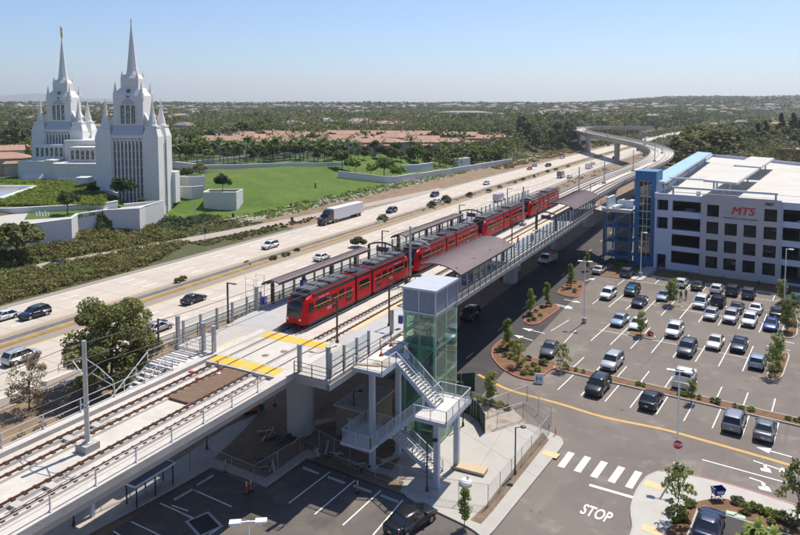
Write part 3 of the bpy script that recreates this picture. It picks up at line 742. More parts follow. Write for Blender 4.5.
screen('glass windscreen under the nearer brown canopy', 51.5, 71, 8.2, 2.15)
screen('glass windscreen under the farther brown canopy by the blue tower', 106, 130, 8.2, 2.2)
screen('windscreen posts along the far platform before its canopy', 23.5, 35, -9.1, 2.3, 1.9)
screen('windscreen posts behind the first far side canopy', 37, 56, -9.1, 2.1)
screen('windscreen posts between and behind the rear far canopies', 59, 100, -9.1, 2.3)
screen('windscreen posts along the tail end of the far platform', 101, 135, -9.1, 2.4, 2.1)
# pedestrian railing across the near end of the platforms
def fence_line(lab, pts, name='railing', cat='railing', h=1.1, m=None, post=2.0, group=None, rails=(1.0, .66, .33)):
    t = thing(name, lab, cat, pts[0]); mb = MB(); mr = MB(); ps = []; L0 = Vector(pts[0])
    for a, b in zip(pts, pts[1:]):
        a, b = Vector(a), Vector(b); N = max(1, round((b-a).length/post))
        for k in range(N+1): ps.append(a+(b-a)*k/N)
        for r in rails: mr.tube(a+Vector((0, 0, h*r)), b+Vector((0, 0, h*r)), .028, n=5)
    mb.bar((0, 0, 0), (0, 0, h), .08); me = mb.mesh('post', m or pg)
    for q in ps: inst('post', me, t, q-L0)
    mr.build('bar', m or pg, t, world=True)
    return t
fence_line('dark pipe railing round the near corner of the platform walkway', [T(22.5, 5.0, ZR), T(22.4, 8.75, ZR), T(33, 8.75, ZR)], m=M['bronze'])
fence_line('dark pipe railing along the outer edge of the near platform', [T(39, 8.75, ZR-.3), T(132, 8.75, ZR-.3)], m=M['bronze'], h=1.2)
fence_line('dark pipe railing along the freeway side of the far platform', [T(20.5, -9.5, ZR), T(136, -9.5, ZR)], m=M['bronze'], h=1.2, post=2.6)
fence_line('low grey railing across the far platform end by the stairs', [T(22.6, -9.4, ZR), T(22.6, -4.4, ZR)], m=M['steel'])
for s, p, h, lb in ((22.8, -9.1, 2.8, 'tall grey gate post at the far platform corner'), (22.9, -4.6, 2.5, 'grey gate post beside the far track at the crossing'), (22.9, -5.9, 2.6, 'grey gate post standing left of the post at the crossing'), (23.0, 5.2, 2.4, 'grey gate post at the near track side of the platform end'), (23.0, 8.2, 2.7, 'grey gate post at the outer near platform corner'), (34.2, -9.0, 2.9, 'thick grey post in front of the first far side canopy'), (34.5, 8.0, 2.7, 'thick grey post beside the elevator on the near platform')):
    t = thing('gate_post', lb, 'post', T(s, p, ZR), TH); mb = MB(); mb.box(-.15, .15, -.15, .15, 0, h); mb.build('post', pg, t)
    mb = MB(); mb.box(-.18, .18, -.18, .18, h+.005, h+.06); mb.build('cap', M['steel'], t)
# canopies
def canopy(lab, s0, s1, side, x_in, x_out, zt, post_x, nposts, L_over=1.0):
    """curved standing seam roof on dark posts; x_in nearest the track"""
    t = thing('platform_canopy', lab, 'canopy', T(s0, post_x, PZ), TH)
    mb = MB(); N = 8; Ly = s1-s0; W = x_out-x_in
    def prof(k):
        u = k/N; return x_in+W*u-post_x, zt+(.62 if side > 0 else .3)*((1-(2*(u if side > 0 else 1-u)-.72)**2)-1)
    top = [prof(k) for k in range(N+1)]
    secs = [[(x, y, z) for x, z in top]+[(x, y, z-.14) for x, z in reversed(top)] for y in (0, Ly)]
    mb.loft(secs, 0, smooth=False); mb.build('roof', M['roofm'], t)
    mb = MB()
    ny = int(Ly/.42)
    for k in range(ny+1):
        y = k*Ly/ny
        for (xa, za), (xb, zb) in zip(top, top[1:]): mb.bar((xa, y, za+.02), (xb, y, zb+.02), .022, .03)
    mb.build('roof_seam', M['roofm'], t)['kind'] = 'stuff'
    for k in range(nposts):
        y = L_over+(Ly-2*L_over)*k/(nposts-1); mb = MB(); zt_ = min(top, key=lambda q: abs(q[0]))[1]
        mb.box(-.16, .16, y-.16, y+.16, 0, zt_-.1); mb.build('post', M['bronze'], t)
        mb = MB()
        for (xa, za), (xb, zb) in zip(top, top[1:]): mb.bar((xa, y, za-.24), (xb, y, zb-.24), .16, .2)
        mb.build('rib', M['bronze'], t)
    mb = MB()
    for i in (0, N, N//2): mb.bar((top[i][0], 0, top[i][1]-.12), (top[i][0], Ly, top[i][1]-.12), .14, .2)
    mb.build('edge_beam', M['bronze'], t)
    return t
canopy('brown curved canopy on the near platform right behind the glass elevator', 51.0, 70.5, 1, 3.0, 8.5, 3.3, 7.4, 4)
canopy('brown curved canopy on the near platform next to the blue tower', 108.5, 131, 1, 3.0, 8.5, 3.3, 7.4, 4)
canopy('long brown canopy on the far platform beside the first train car', 36, 56, -1, -9.7, -7.3, 3.0, -9.0, 4)
canopy('long brown canopy on the far platform beside the second train car', 66.5, 89, -1, -9.7, -7.3, 3.0, -9.0, 5)
def portal(lab, s, p0, p1):
    t = thing('portal_frame', lab, 'frame', T(s, (p0+p1)/2, PZ), TH); w = abs(p1-p0); 
    for sg in (-1, 1):
        mb = MB(); mb.box(sg*w/2-.14, sg*w/2+.14, -.14, .14, 0, 2.9); mb.build('post', M['bronze'], t)
    mb = MB(); pts = [(-w/2+w*k/8, 0, 2.9+.45*math.sin(math.pi*k/8)) for k in range(9)]
    for a, b in zip(pts, pts[1:]): mb.bar(a, b, .2, .22)
    mb.build('arched_beam', M['bronze'], t)
    mb = MB(); mb.box(-.9, .9, -.06, .06, 2.05, 2.75); mb.build('sign', mat('purple_sign', (.09,.03,.09), .5), t)
    mb = MB()
    for x in (-.6, .6): mb.bar((x, 0, 2.7), (x, 0, 3.2), .05)
    mb.build('hanger', M['bronze'], t)
for lb, s, a, b in (('arched brown sign frame on the far platform between its two canopies', 58.5, -8.9, -4.6), ('arched brown sign frame on the far platform at the third train car', 92, -8.9, -4.6), ('arched brown sign frame behind the elevator roof on the near platform', 44.5, 4.4, 8.0), ('arched brown sign frame on the near platform before the far canopy', 96, 4.4, 8.0)): portal(lb, s, a, b)
# platform lights
def plat_light(s, p, lab, h=4.3, arm=.9, sg=-1):
    t = thing('platform_light', lab, 'light pole', T(s, p, PZ), TH, group='slim dark platform light poles')
    mb = MB(); mb.box(-.07, .07, -.07, .07, 0, h); mb.box(-.13, .13, -.13, .13, 0, .25); mb.build('pole', M['bronze'], t)
    mb = MB(); mb.box(min(0, sg*arm), max(0, sg*arm), -.05, .05, h-.08, h+.02); mb.box(sg*arm-.25, sg*arm+.25, -.13, .13, h-.06, h+.03); mb.build('lamp', M['darkm'], t)
for s, p, lb, sg in ((29.3, -8.7, 'slim dark light pole on the empty grey part of the far platform', 1), (29.8, 4.6, 'slim dark light pole at the start of the near tan strip', -1), (36.5, 6.6, 'slim dark light pole on the near platform left of the elevator', 1), (62.0, -8.7, 'slim dark light pole just before the second far canopy', 1), (79, 5.5, 'slim dark light pole in front of the third car on near platform', 1), (91, -8.7, 'slim dark light pole past the second far canopy', 1), (93, 5.5, 'slim dark light pole near the rear of the third car', 1), (118, -8.7, 'slim dark light pole at the fourth train car', 1), (136, 5.5, 'slim dark light pole past the end of the near platform', 1), (20.5, -9.2, 'short dark light pole beside the far stairs', 1)):
    plat_light(s, p, lb, sg=sg, h=4.3 if 'short' not in lb else 2.9)
# ticket machines / blue info panels
for s, p, w, h, col, lb in ((42, -8.3, .9, 1.7, (.03,.06,.35), 'blue ticket machine standing under the first far canopy'), (34.9, -8.5, .5, 1.4, (.06,.04,.3), 'small purple sign panel on the post by the first far canopy'), (36.4, 8.0, .35, 1.3, (.05,.03,.3), 'narrow purple sign on the screen left of the elevator'), (55, 7.0, 1.3, 2.0, (.02,.10,.45), 'blue ticket machine under the nearer brown canopy'), (57.5, 7.0, 1.3, 2.0, (.03,.05,.14), 'dark blue ticket machine next to the blue one'), (112.5, 7.0, 1.2, 1.9, (.02,.10,.45), 'blue ticket machine under the farther brown canopy'), (83, 7.6, .6, 1.5, (.03,.03,.05), 'dark map case on the long glass windscreen'), (63.5, -8.6, .6, 1.5, (.04,.05,.3), 'blue panel at the second far canopy'), (93.5, -8.6, 1.6, 1.3, (.04,.06,.3), 'blue and white panel at the far platform by the third car')):
    t = thing('ticket_machine' if 'machine' in lb else 'info_panel', lb, 'machine' if 'machine' in lb else 'panel', T(s, p, PZ), TH)
    mb = MB(); mb.box(-.2, .2, -w/2, w/2, .0 if w > .8 else .5, h); mb.build('cabinet', mat('panel_%d_%d' % (int(col[2]*100), int(col[1]*100)), col, .4, .1), t)
    mb = MB(); sx = -1 if p > 0 else 1; mb.box(sx*.2+(-.02 if sx < 0 else .002), sx*.2+(-.002 if sx < 0 else .02), -w*.32, w*.32, h*.55, h*.85); mb.build('screen', mat('panel_screen', (.25,.32,.42), .2), t)
def pylon(lab, s, p):
    t = thing('station_scaffold', lab, 'scaffold', T(s, p, PZ), TH); mb = MB()
    for x in (-.6, .6):
        for y in (-.9, .9): mb.tube((x, y, 0), (x, y, 3.4), .03, n=6)
    for z in (.5, 1.2, 1.9, 2.6, 3.3):
        for y in (-.9, .9): mb.tube((-.6, y, z), (.6, y, z), .025, n=5)
    mb.build('ladder_frame', M['white'], t); mb = MB()
    for z in (1.0, 3.1):
        for x in (-.6, .6): mb.tube((x, -.9, z), (x, .9, z), .025, n=5)
    mb.tube((.6, -.9, .3), (.6, .9, 2.9), .02, n=5); mb.build('brace', M['steel'], t)
pylon('thin white scaffold tower behind the far platform, left of its first canopy', 35.5, -10.3)
# ================================================================ TRAIN
red = mat('train_red', (.56,.004,.010), .42, .05, .5, spec=.25); redd = mat('train_grey_black', (.018,.02,.024), .4, .2, 2)
wing = mat('train_window', (.012,.016,.02), .06, .2, .7, spec=.8); gold = mat('gold_stripe', (.62,.36,.06), .4, .08)
roofg = layered('train_roof_grey', (.10,.10,.105), [((.17,.17,.175), 1.3, .5, .7, .7, None)], .6); whl = mat('decal_white', (.8,.8,.8), .5, .03); lampm = mat('lamp_glass', (.75,.75,.7), .1, .05, spec=.8); taill = mat('tail_lamp_red', (.5,.02,.02), .2, .05)
W2 = 1.33; Z0 = .42; Z1 = 3.02; ZT = 3.42
def shell(mb, y0, y1, nose=0):
    """body cross section loft; nose -1: cab at y0, +1: cab at y1"""
    def sec(y, w, zlo, zhi, sh):
        k = min(1, w)
        pts = [(W2*w, zlo), (W2*w, Z0+1.0), (W2*w*.995, Z1-.25 if zhi > 2.7 else zhi-.2), (W2*w*.96, min(Z1, zhi)), (W2*w*.84, min(ZT-.06, zhi+.08)), (W2*w*.6, min(ZT, zhi+.14))]
        return [(x, y+sh*(z/3.2), z) for x, z in pts]+[(-x, y+sh*(z/3.2), z) for x, z in reversed(pts)]
    ss_ = []
    if nose < 0: ss_ += [sec(y0-.05, .74, Z0+.1, 2.2, .30), sec(y0+.05, .82, Z0, 2.6, .42), sec(y0+.22, .90, Z0, 2.95, .55), sec(y0+.7, .97, Z0, 3.1, .5), sec(y0+1.5, 1, Z0, 3.3, .2)]
    else: ss_ += [sec(y0, 1, Z0, 3.3, 0)]
    if nose > 0: ss_ += [sec(y1-1.5, 1, Z0, 3.3, -.2), sec(y1-.7, .97, Z0, 3.1, -.5), sec(y1-.22, .90, Z0, 2.95, -.55), sec(y1-.05, .82, Z0, 2.6, -.42), sec(y1+.05, .74, Z0+.1, 2.2, -.30)]
    else: ss_ += [sec(y1, 1, Z0, 3.3, 0)]
    mb.loft(ss_, 0, smooth=False)
def side_panel(parent, name, m, y0, y1, z0, z1, x=W2, out=.012, skirt=None):
    for sg in (-1, 1):
        mb = MB(); a, b = sorted((sg*(x-.02), sg*(x+out))); mb.box(a, b, y0, y1, z0, z1); mb.build(name, m, parent)
def make_car():
    t = thing('tram_car', 'x', 'tram car')
    L = 23.9; secs = [(0, 9.9, -1), (10.35, 13.55, 0), (14.0, L, 1)]
    for y0, y1, n in secs:
        mb = MB(); shell(mb, y0, y1, n); b = mb.build('body_section', red, t)
        w0 = y0+(1.9 if n < 0 else .35); w1 = y1-(1.9 if n > 0 else .35)
        # windows and doors
        if n == 0: items = [('window', y0+.5, y1-.5)]
        else:
            base = y0 if n < 0 else None
            its = [('window', 2.15, 4.7), ('door', 5.05, 6.25), ('window', 6.6, 7.35), ('door', 7.6, 8.8), ('window', 9.0, 9.55)]
            its = [('window', 2.1, 4.6), ('door', 5.0, 6.2), ('window', 6.55, 7.6), ('door', 7.95, 9.15)]
            items = its if n < 0 else [(k, L-b_, L-a_) for k, a_, b_ in its]
        for k, a_, b_ in items:
            if k == 'window':
                side_panel(t, 'window', wing, a_, b_, 1.52, 2.52)
            else:
                for sg in (-1, 1):
                    mb = MB(); x0, x1 = sorted((sg*(W2-.01), sg*(W2+.016))); mb.box(x0, x1, a_, b_, .5, 2.62); d = mb.build('door', red, t)
                    mb = MB(); x0, x1 = sorted((sg*(W2+.017), sg*(W2+.026)))
                    m_ = (a_+b_)/2; mb.box(x0, x1, a_+.1, m_-.06, .85, 2.45); mb.box(x0, x1, m_+.06, b_-.1, .85, 2.45); mb.build('door_window', wing, d)
        for sg in (-1, 1):
            mb = MB(); x0, x1 = sorted((sg*(W2+.018), sg*(W2+.030))); ya, yb = (w0, w1)
            mb.box(x0, x1, ya, yb, 1.92, 2.02); mb.build('gold_stripe', gold, t)
            mb = MB(); x0, x1 = sorted((sg*(W2-.1), sg*(W2+.008))); mb.box(x0, x1, w0-(1.2 if n < 0 else 0), w1+(1.2 if n > 0 else 0), .28, .5); mb.build('skirt', redd, t)
            mb = MB(); x0, x1 = sorted((sg*(W2-.2), sg*(W2*.985))); mb.box(x0, x1, w0-(.2 if n < 0 else .3), w1+(.2 if n > 0 else .3), 2.97, 3.30); mb.build('roof_fascia', redd, t)
        # roof equipment
        if n:
            ys = [1.7, 3.6, 5.6, 7.4] if n < 0 else [L-1.7-1.5, L-3.6-1.6, L-5.6-1.5, L-7.4-1.3]
            for i, y in enumerate(ys):
                mb = MB(); l = 1.6 if i % 2 == 0 else 1.35; mb.box(-.95, .95, y, y+l, 3.42, 3.68); mb.box(-.8, .8, y+.1, y+l-.1, 3.681, 3.74); mb.build('roof_unit', roofg, t)
            mb = MB(); mb.box(-1.1, 1.1, y0+(1.5 if n < 0 else .1), y1-(1.5 if n > 0 else .1), 3.3, 3.425); mb.build('roof_deck', redd, t)
        else:
            mb = MB(); mb.box(-1.1, 1.1, y0+.1, y1-.1, 3.3, 3.425); mb.box(-.6, .6, y0+.3, y0+1.2, 3.426, 3.62); mb.build('roof_deck', redd, t)
            mb = MB()   # folded pantograph
            for sx in (-.5, .5):
                mb.tube((sx, y0+1.3, 3.55), (sx*.7, y0+3.1, 3.85), .03); mb.tube((sx*.7, y0+3.1, 3.85), (sx*.6, y0+1.5, 4.05), .025)
            for yy, z, w_ in ((y0+1.5, 4.08, 1.6), (y0+1.75, 4.08, 1.6), (y0+3.1, 3.85, .8), (y0+1.3, 3.55, 1.1)): mb.tube((-w_/2, yy, z), (w_/2, yy, z), .035)
            mb.build('pantograph', M['darkm'], t)
    for y in (9.9, 13.55):
        mb = MB(); n_ = 6
        for k in range(n_):
            w_ = 1.24 if k % 2 else 1.15; ya = y+.45*k/n_; mb.box(-w_, w_, ya, ya+.075, .5, 3.25)
        mb.build('bellows', M['black'], t)
    for y in (2.9, 11.95, 21.0):
        mb = MB(); mb.box(-1.0, 1.0, y-1.2, y+1.2, .22, .45)
        for yy in (y-.85, y+.85):
            for sx in (-.75, .75): mb.tube((sx-.07, yy, .33), (sx+.07, yy, .33), .33, n=16)
        mb.build('bogie', M['darkm'], t)
    # cab faces
    for end, y0, dr in ((0, 0, 1), (1, L, -1)):
        def q(x, dy, z): return (x, y0+dr*dy, z)
        mb = MB()   # windscreen: leaning glass wrapped over the nose
        prof = [(1.2, -.03, .93), (1.7, .02, .97), (2.2, .06, 1.0), (2.64, .30, 1.02), (2.9, .55, .98)]
        P_ = [[q(x*w_*1.0, d_+abs(x)**3*.14-.03, z) for x in (-1, -.6, 0, .6, 1)] for z, d_, w_ in prof]
        vs = [v for r in P_ for v in r]; fs = [(r*5+c, r*5+c+1, r*5+c+6, r*5+c+5) for r in range(4) for c in range(4)]
        mb.add(vs, fs, 0, True); mb.build('windscreen', wing, t)
        mb = MB(); mb.box(-.9, .9, *sorted((y0+dr*.42, y0+dr*.75)), 2.72, 3.05); mb.build('destination_box', redd, t)
        mb = MB(); mb.box(-1.0, 1.0, *sorted((y0+dr*.75, y0+dr*1.9)), 3.06, 3.40); mb.build('cab_roof', redd, t)
        for sx in (-.78, .78):
            mb = MB(); c = Vector(q(sx, .02, .98)); mb.tube(c+Vector((0, -.05*dr, 0)), c+Vector((0, .06*dr, 0)), .12, n=12); mb.build('headlight', lampm, t)
            mb = MB(); c = Vector(q(sx*1.2, .08, 1.0)); mb.tube(c+Vector((0, -.05*dr, 0)), c+Vector((0, .06*dr, 0)), .08, n=10); mb.build('tail_light', taill, t)
            mb = MB(); a, b = sorted((sx/.78*(W2*.985), sx/.78*(W2*.985)+sx/.78*.03)); mb.box(a, b, *sorted((y0+dr*.95, y0+dr*1.7)), 1.5, 2.5); mb.build('cab_window', wing, t)
        mb = MB(); mb.box(-.62, .62, *sorted((y0-dr*.02, y0+dr*.3)), .2, .52); mb.tube(q(0, -.45, .42), q(0, .2, .42), .1); mb.box(-.2, .2, *sorted((y0-dr*.55, y0-dr*.4)), .3, .56); mb.build('coupler', M['black'], t)
    return t
tcar = make_car()
for side, sg in ((1, 1), (-1, -1)):
    # lettering on the sides, as on the photograph
    for y in (6.9-4.6, 17.6):
        ux = (0, 1, 0) if sg > 0 else (0, -1, 0)
        text_mesh('logo', 'MTS', .5, whl, (sg*(W2+.03), (1.9+2.7 if y < 10 else 18.4), 1.15), ux, (0, 0, 1), parent=tcar)
        text_mesh('lettering', 'San Diego Trolley', .26, whl, (sg*(W2+.012), (3.6 if y < 10 else 20.2), 2.76), ux, (0, 0, 1), parent=tcar)
labs = ['red articulated tram car at the head of the train, nearest the crossing', 'red articulated tram car coupled second in the train', 'red articulated tram car coupled third in the train', 'red articulated tram car at the tail of the train']
for i, s in enumerate((31.9, 57.5, 83.1, 108.9)):
    loc = T(s, -2.15, ZR)
    if i == 0: tcar.location = loc; tcar.rotation_euler = (0, 0, TH); tcar['label'] = labs[0]; tcar['group'] = 'cars of the red train'
    else: clone(tcar, loc, TH, labs[i])
# ================================================================ ELEVATOR AND STAIRS
O = T(33, 10.1, 0)
el = thing('elevator_tower', 'tall green glass elevator tower with a grey louvred cap', 'elevator', T(35.6, 11.8, .15), TH)
egl = glassy('elevator_glass', (.72,.87,.79), .2, .90, .05); efr = mat('green_steel', (.33,.52,.40), .5, .15, 2); louv = mat('louver_grey', (.20,.235,.30), .5, .08, 3); capm = mat('cap_metal', (.42,.44,.47), .45, .05, 1)
hx, hy = 1.7, 2.6
mb = MB()
for z in (0.1, 3.2, 6.4, 9.6, 12.7):
    for a, b in (((-hx, -hy), (hx, -hy)), ((hx, -hy), (hx, hy)), ((hx, hy), (-hx, hy)), ((-hx, hy), (-hx, -hy))): mb.bar((a[0]*.93, a[1]*.95, z+.15), (b[0]*.93, b[1]*.95, z+.15), .22, .3)
for x in (-hx, hx):
    for y in (-hy, 0, hy): mb.box(x*.93-.12, x*.93+.12, y*.95-.12, y*.95+.12, 0, 13)
mb.box(-.1, .1, -hy*.95-.1, -hy*.95+.1, 0, 13)
mb.build('steel_frame', efr, el)
mb = MB()
for i, z in enumerate((3.3, 6.5, 9.7)):
    mb.bar((-hx*.9, -hy*.93, z), (hx*.9, -hy*.93, z+3.2), .12); mb.bar((hx*.9, -hy*.9, z+3.2), (hx*.9, hy*.9, z), .12); mb.bar((-hx*.9, -hy*.2, z), (-hx*.9, hy*.9, z+3), .1)
mb.build('brace', efr, el)
mb = MB(); mb.box(-.9, .9, -1.9, -.2, 9.7, 12.3); mb.box(-.5, -.4, -1.0, -.9, 12.3, 13.1); mb.build('elevator_car', mat('car_metal', (.24,.27,.27), .35, .1, 2, .6), el)
mb = MB()
for x in (-1.05, 1.05): mb.box(x-.06, x+.06, -1.1, -.95, 0, 13)
mb.box(-1.3, 1.3, .55, .75, 0, 13); mb.build('guide_rail', efr, el)
mb = MB(); mb.box(-.35, .35, .2, .34, .5, 12.6)
for z in np.arange(1, 12.5, .9): mb.box(-.6, .6, .36, .42, z, z+.12)
mb.build('counterweight', M['darkm'], el)
for (x0, x1, y0, y1), nm in (((-hx, hx, -hy, -hy), 1), ((hx, hx, -hy, hy), 1), ((-hx, hx, hy, hy), 1), ((-hx, -hx, -hy, hy), 1)):
    for k, (z0, z1) in enumerate(((.2, 3.2), (3.22, 6.4), (6.42, 9.6), (9.62, 12.95))):
        for j in range(2):
            mb = MB(); e = .02
            if y0 == y1: xa = x0+(x1-x0)*j/2+e; xb = x0+(x1-x0)*(j+1)/2-e; mb.box(xa, xb, y0-.012, y0+.012, z0, z1)
            else: ya = y0+(y1-y0)*j/2+e; yb = y0+(y1-y0)*(j+1)/2-e; mb.box(x0-.012, x0+.012, ya, yb, z0, z1)
            mb.build('glass_pane', egl, el)
mb = MB(); mb.prism([(-hx-.12, -hy-.12), (hx+.12, -hy-.12), (hx+.12, hy+.12), (-hx-.12, hy+.12)], 15.2, 15.42); mb.prism([(-hx-.03, -hy-.03), (hx+.03, -hy-.03), (hx+.03, hy+.03), (-hx-.03, hy+.03)], 12.96, 13.15)
for x in (-hx, 0, hx):
    for y in (-hy, hy): mb.box(x-.07, x+.07, y-.05 if y < 0 else y-.05, y+.05, 13.15, 15.2)
for x in (-hx, hx): mb.box(x-.05, x+.05, -.07, .07, 13.15, 15.2)
mb.build('cap_frame', capm, el)
for (xa, xb, ya, yb) in ((-hx+.08, -.08, -hy, -hy), (.08, hx-.08, -hy, -hy), (hx, hx, -hy+.08, -.08), (hx, hx, .08, hy-.08), (-hx, -hx, -hy+.08, -.08), (-hx, -hx, .08, hy-.08), (-hx+.08, -.08, hy, hy), (.08, hx-.08, hy, hy)):
    mb = MB()
    for z in np.arange(13.2, 15.15, .13):
        if ya == yb: s_ = -1 if ya < 0 else 1; mb.box(xa, xb, min(ya, ya-s_*.03), max(ya, ya-s_*.03), z, z+.115)
        else: s_ = -1 if xa < 0 else 1; mb.box(min(xa, xa-s_*.03), max(xa, xa-s_*.03), ya, yb, z, z+.115)
    mb.build('louver', louv, el)
mb = MB(); mb.box(-hx+.05, hx-.05, -hy+.05, hy-.05, 13.2, 15.1); mb.build('machine_room', M['darkm'], el)
# stair
st = thing('exit_stair', 'grey steel switchback stair beside the glass elevator, on two columns', 'staircase', T(28, 12, .15), TH)
def sf(x, y, z): return tuple(T(y, x, z))
sg_ = mat('stair_grey', (.44,.48,.54), .5, .08, 2); tread = layered('tread_concrete', (.60,.57,.52), [((.45,.42,.38), 1.5, .5, .7, .6, None)], .85)
def landing(p0, p1, s0, s1, z, nm='landing'):
    mb = MB(); mb.box(p0, p1, s0, s1, z-.14, z-.02, 0, sf)
    for s in (s0-.06, s1+.0): mb.box(p0-.06, p1+.06, s, s+.06, z-.32, z+.0, 0, sf)
    for p in (p0-.06, p1): mb.box(p, p+.06, s0, s1, z-.32, z+.0, 0, sf)
    for k in range(1, 4): mb.box(p0+(p1-p0)*k/4-.05, p0+(p1-p0)*k/4+.05, s0, s1, z-.3, z-.15, 0, sf)
    mb.build('landing_frame', sg_, st, world=True)
    mb = MB(); mb.box(p0+.02, p1-.02, s0+.02, s1-.02, z-.015, z+.015, 0, sf); mb.build(nm, tread, st, world=True)
landing(8.75, 11.7, 26, 31, 9.8); landing(8.75, 10.05, 31.1, 38, 9.8); landing(14.6, 17.6, 26.4, 31.8, 6.45); landing(8.0, 11.0, 25.2, 29.4, 3.25)
def flight(pa, pb, s0, s1, za, zb):
    n = 16; mb = MB()
    for s in (s0, s1): mb.bar(sf(pa, s, za-.12), sf(pb, s, zb-.12), .07, .34)
    mb.build('stringer', sg_, st, world=True); mb = MB()
    for k in range(n):
        t = (k+.5)/n; p = pa+(pb-pa)*t; z = za+(zb-za)*(k+1)/(n+1); w = abs(pb-pa)/n/2; mb.box(p-w*1.05, p+w*1.05, s0+.04, s1-.04, z-.045, z, 0, sf)
    mb.build('tread', tread, st, world=True)['kind'] = 'stuff'
    for s in (s0, s1): guard([(pa, s, za), (pb, s, zb)])
def guard(pts, h=1.07, infill=True):
    mb = MB(); mi = MB()
    for a, b in zip(pts, pts[1:]):
        A, B = Vector(sf(*a)), Vector(sf(*b)); L = (B-A).length; n = max(1, round(L/1.3))
        for k in range(n+1): q = A+(B-A)*k/n; mb.bar(q-Vector((0, 0, .1)), q+Vector((0, 0, h)), .07)
        for r in (1, .12): mb.bar(A+Vector((0, 0, h*r)), B+Vector((0, 0, h*r)), .07, .05)
        m = max(2, round(L/.13))
        for k in range(m+1): q = A+(B-A)*k/m; mi.tube(q+Vector((0, 0, .12*h)), q+Vector((0, 0, h)), .012, n=4, caps=False)
    mb.build('handrail', sg_, st, world=True); mi.build('baluster', sg_, st, world=True)['kind'] = 'stuff'
flight(11.7, 14.6, 28.6, 30.2, 9.8, 6.45) if 0 else flight(11.7, 15.6, 28.6, 30.2, 9.8, 6.45)
flight(14.6, 11.0, 26.5, 28.1, 6.45, 3.25); flight(11.0, 15.7, 28.6, 29.4+.6, 3.25, .15)
guard([(8.8, 26, 9.8), (11.7, 26, 9.8), (11.7, 28.6, 9.8)]); guard([(11.7, 30.3, 9.8), (11.7, 31.05, 9.8), (10.1, 31.05, 9.8)])
guard([(14.6, 28.2, 6.45), (14.6, 28.5, 6.45)]); guard([(14.7, 26.4, 6.45), (17.6, 26.4, 6.45), (17.6, 31.8, 6.45), (14.6, 31.8, 6.45), (14.6, 30.3, 6.45)])
guard([(11, 25.2, 3.25), (8.0, 25.2, 3.25), (8.0, 29.4, 3.25), (10.9, 29.4, 3.25)]); guard([(11, 25.2, 3.25), (11.0, 26.4, 3.25)])
for p, s, h in ((9.9, 27.4, 9.45), (16.25, 27.5, 6.1), (16.5, 31.2, 6.1), (10.8, 30.7, 9.45)):
    mb = MB(); mb.box(p-.22, p+.22, s-.22, s+.22, .1, h, 0, sf); mb.box(p-.4, p+.4, s-.4, s+.4, .1, .28, 0, sf); mb.build('column', sg_, st, world=True)
# things lying on the unfinished upper landing
wood = mat('plywood', (.46,.36,.24), .75, .15, 3, stretch=(1, 8, 1))
for i, (p, s, l, w, a, lb) in enumerate(((9.6, 27.0, 2.4, .5, .3, 'long pale plank lying across the upper stair landing'), (10.7, 27.8, 1.8, 1.1, 0, 'plywood sheet at the head of the stair flight'), (9.3, 33.0, 2.6, .45, .5, 'plank leaning by the elevator bridge'), (9.5, 35.2, 2.2, .4, -.3, 'short plank on the elevator bridge nearest the cone'))):
    t = thing('plank', lb, 'plank', T(s, p, 9.83), TH+a); mb = MB(); mb.box(-l/2, l/2, -w/2, w/2, 0, .06); mb.box(-l/2+.1, l/2-.1, -w/2+.05, w/2-.05, .061, .1); mb.build('board', wood, t)
def cone(lab, loc, h=.7, group=None):
    t = thing('traffic_cone', lab, 'cone', loc, group=group); mb = MB(); mb.prism([(-.19, -.19), (.19, -.19), (.19, .19), (-.19, .19)], 0, .04); mb.build('base', M['black'], t)
    mb = MB(); mb.lathe((0, 0, .04), [(.14, 0), (.035, h-.04), (.0, h-.03)], 12); mb.build('cone', M['orange'], t); mb = MB(); mb.lathe((0, 0, .04), [(.105, h*.4), (.075, h*.62)], 12); mb.build('collar', M['white'], t)
cone('orange traffic cone standing on the upper stair landing', T(29.6, 9.6, 9.83)); cone('orange traffic cone lying near the elevator on the bridge landing', T(32.2, 9.2, 9.83), .6)
for i, (p, s, lb) in enumerate(((10.0, 36.2, 'left one of two thin red pipes standing by the elevator bridge'), (9.3, 36.8, 'right one of two thin red pipes standing by the elevator bridge'))):
    t = thing('red_pipe', lb, 'pipe', T(s, p, 9.83)); mb = MB(); mb.tube((0, 0, 0), (0, 0, 1.3), .05); mb.build('pipe', mat('red_paint', (.55,.05,.04), .5), t); mb = MB(); mb.tube((0, 0, 1.301), (0, 0, 1.36), .07); mb.build('cap', M['orange'], t)
# masonry box under the platform with ribbed steel roof
t = thing('utility_building', 'tan block utility building with ribbed metal roof under the platform', 'building', T(34, 5, .14), TH)
mb = MB(); mb.box(3.6-5, 6.9-5, -3.0, 2.6, 0, 3.0); mb.build('wall', layered('tan_block', (.27,.22,.165), [((.21,.17,.125), 1.5, .5, .7, .6, None)], .9, .3, 12), t)
mb = MB(); mb.box(3.4-5, 7.1-5, -3.2, 2.8, 3.002, 3.12)
for k in range(14): mb.box(3.4-5, 7.1-5, -3.15+k*.44, -3.07+k*.44, 3.12, 3.2)
mb.build('roof', M['steel'], t); mb = MB(); mb.box(5.0-5, 6.0-5, -3.04, -3.005, .02, 2.1); d = mb.build('door', M['grayp'], t); mb = MB(); mb.tube((.85, -3.06, 1.0), (.85, -3.1, 1.0), .05); mb.build('handle', M['darkm'], d)
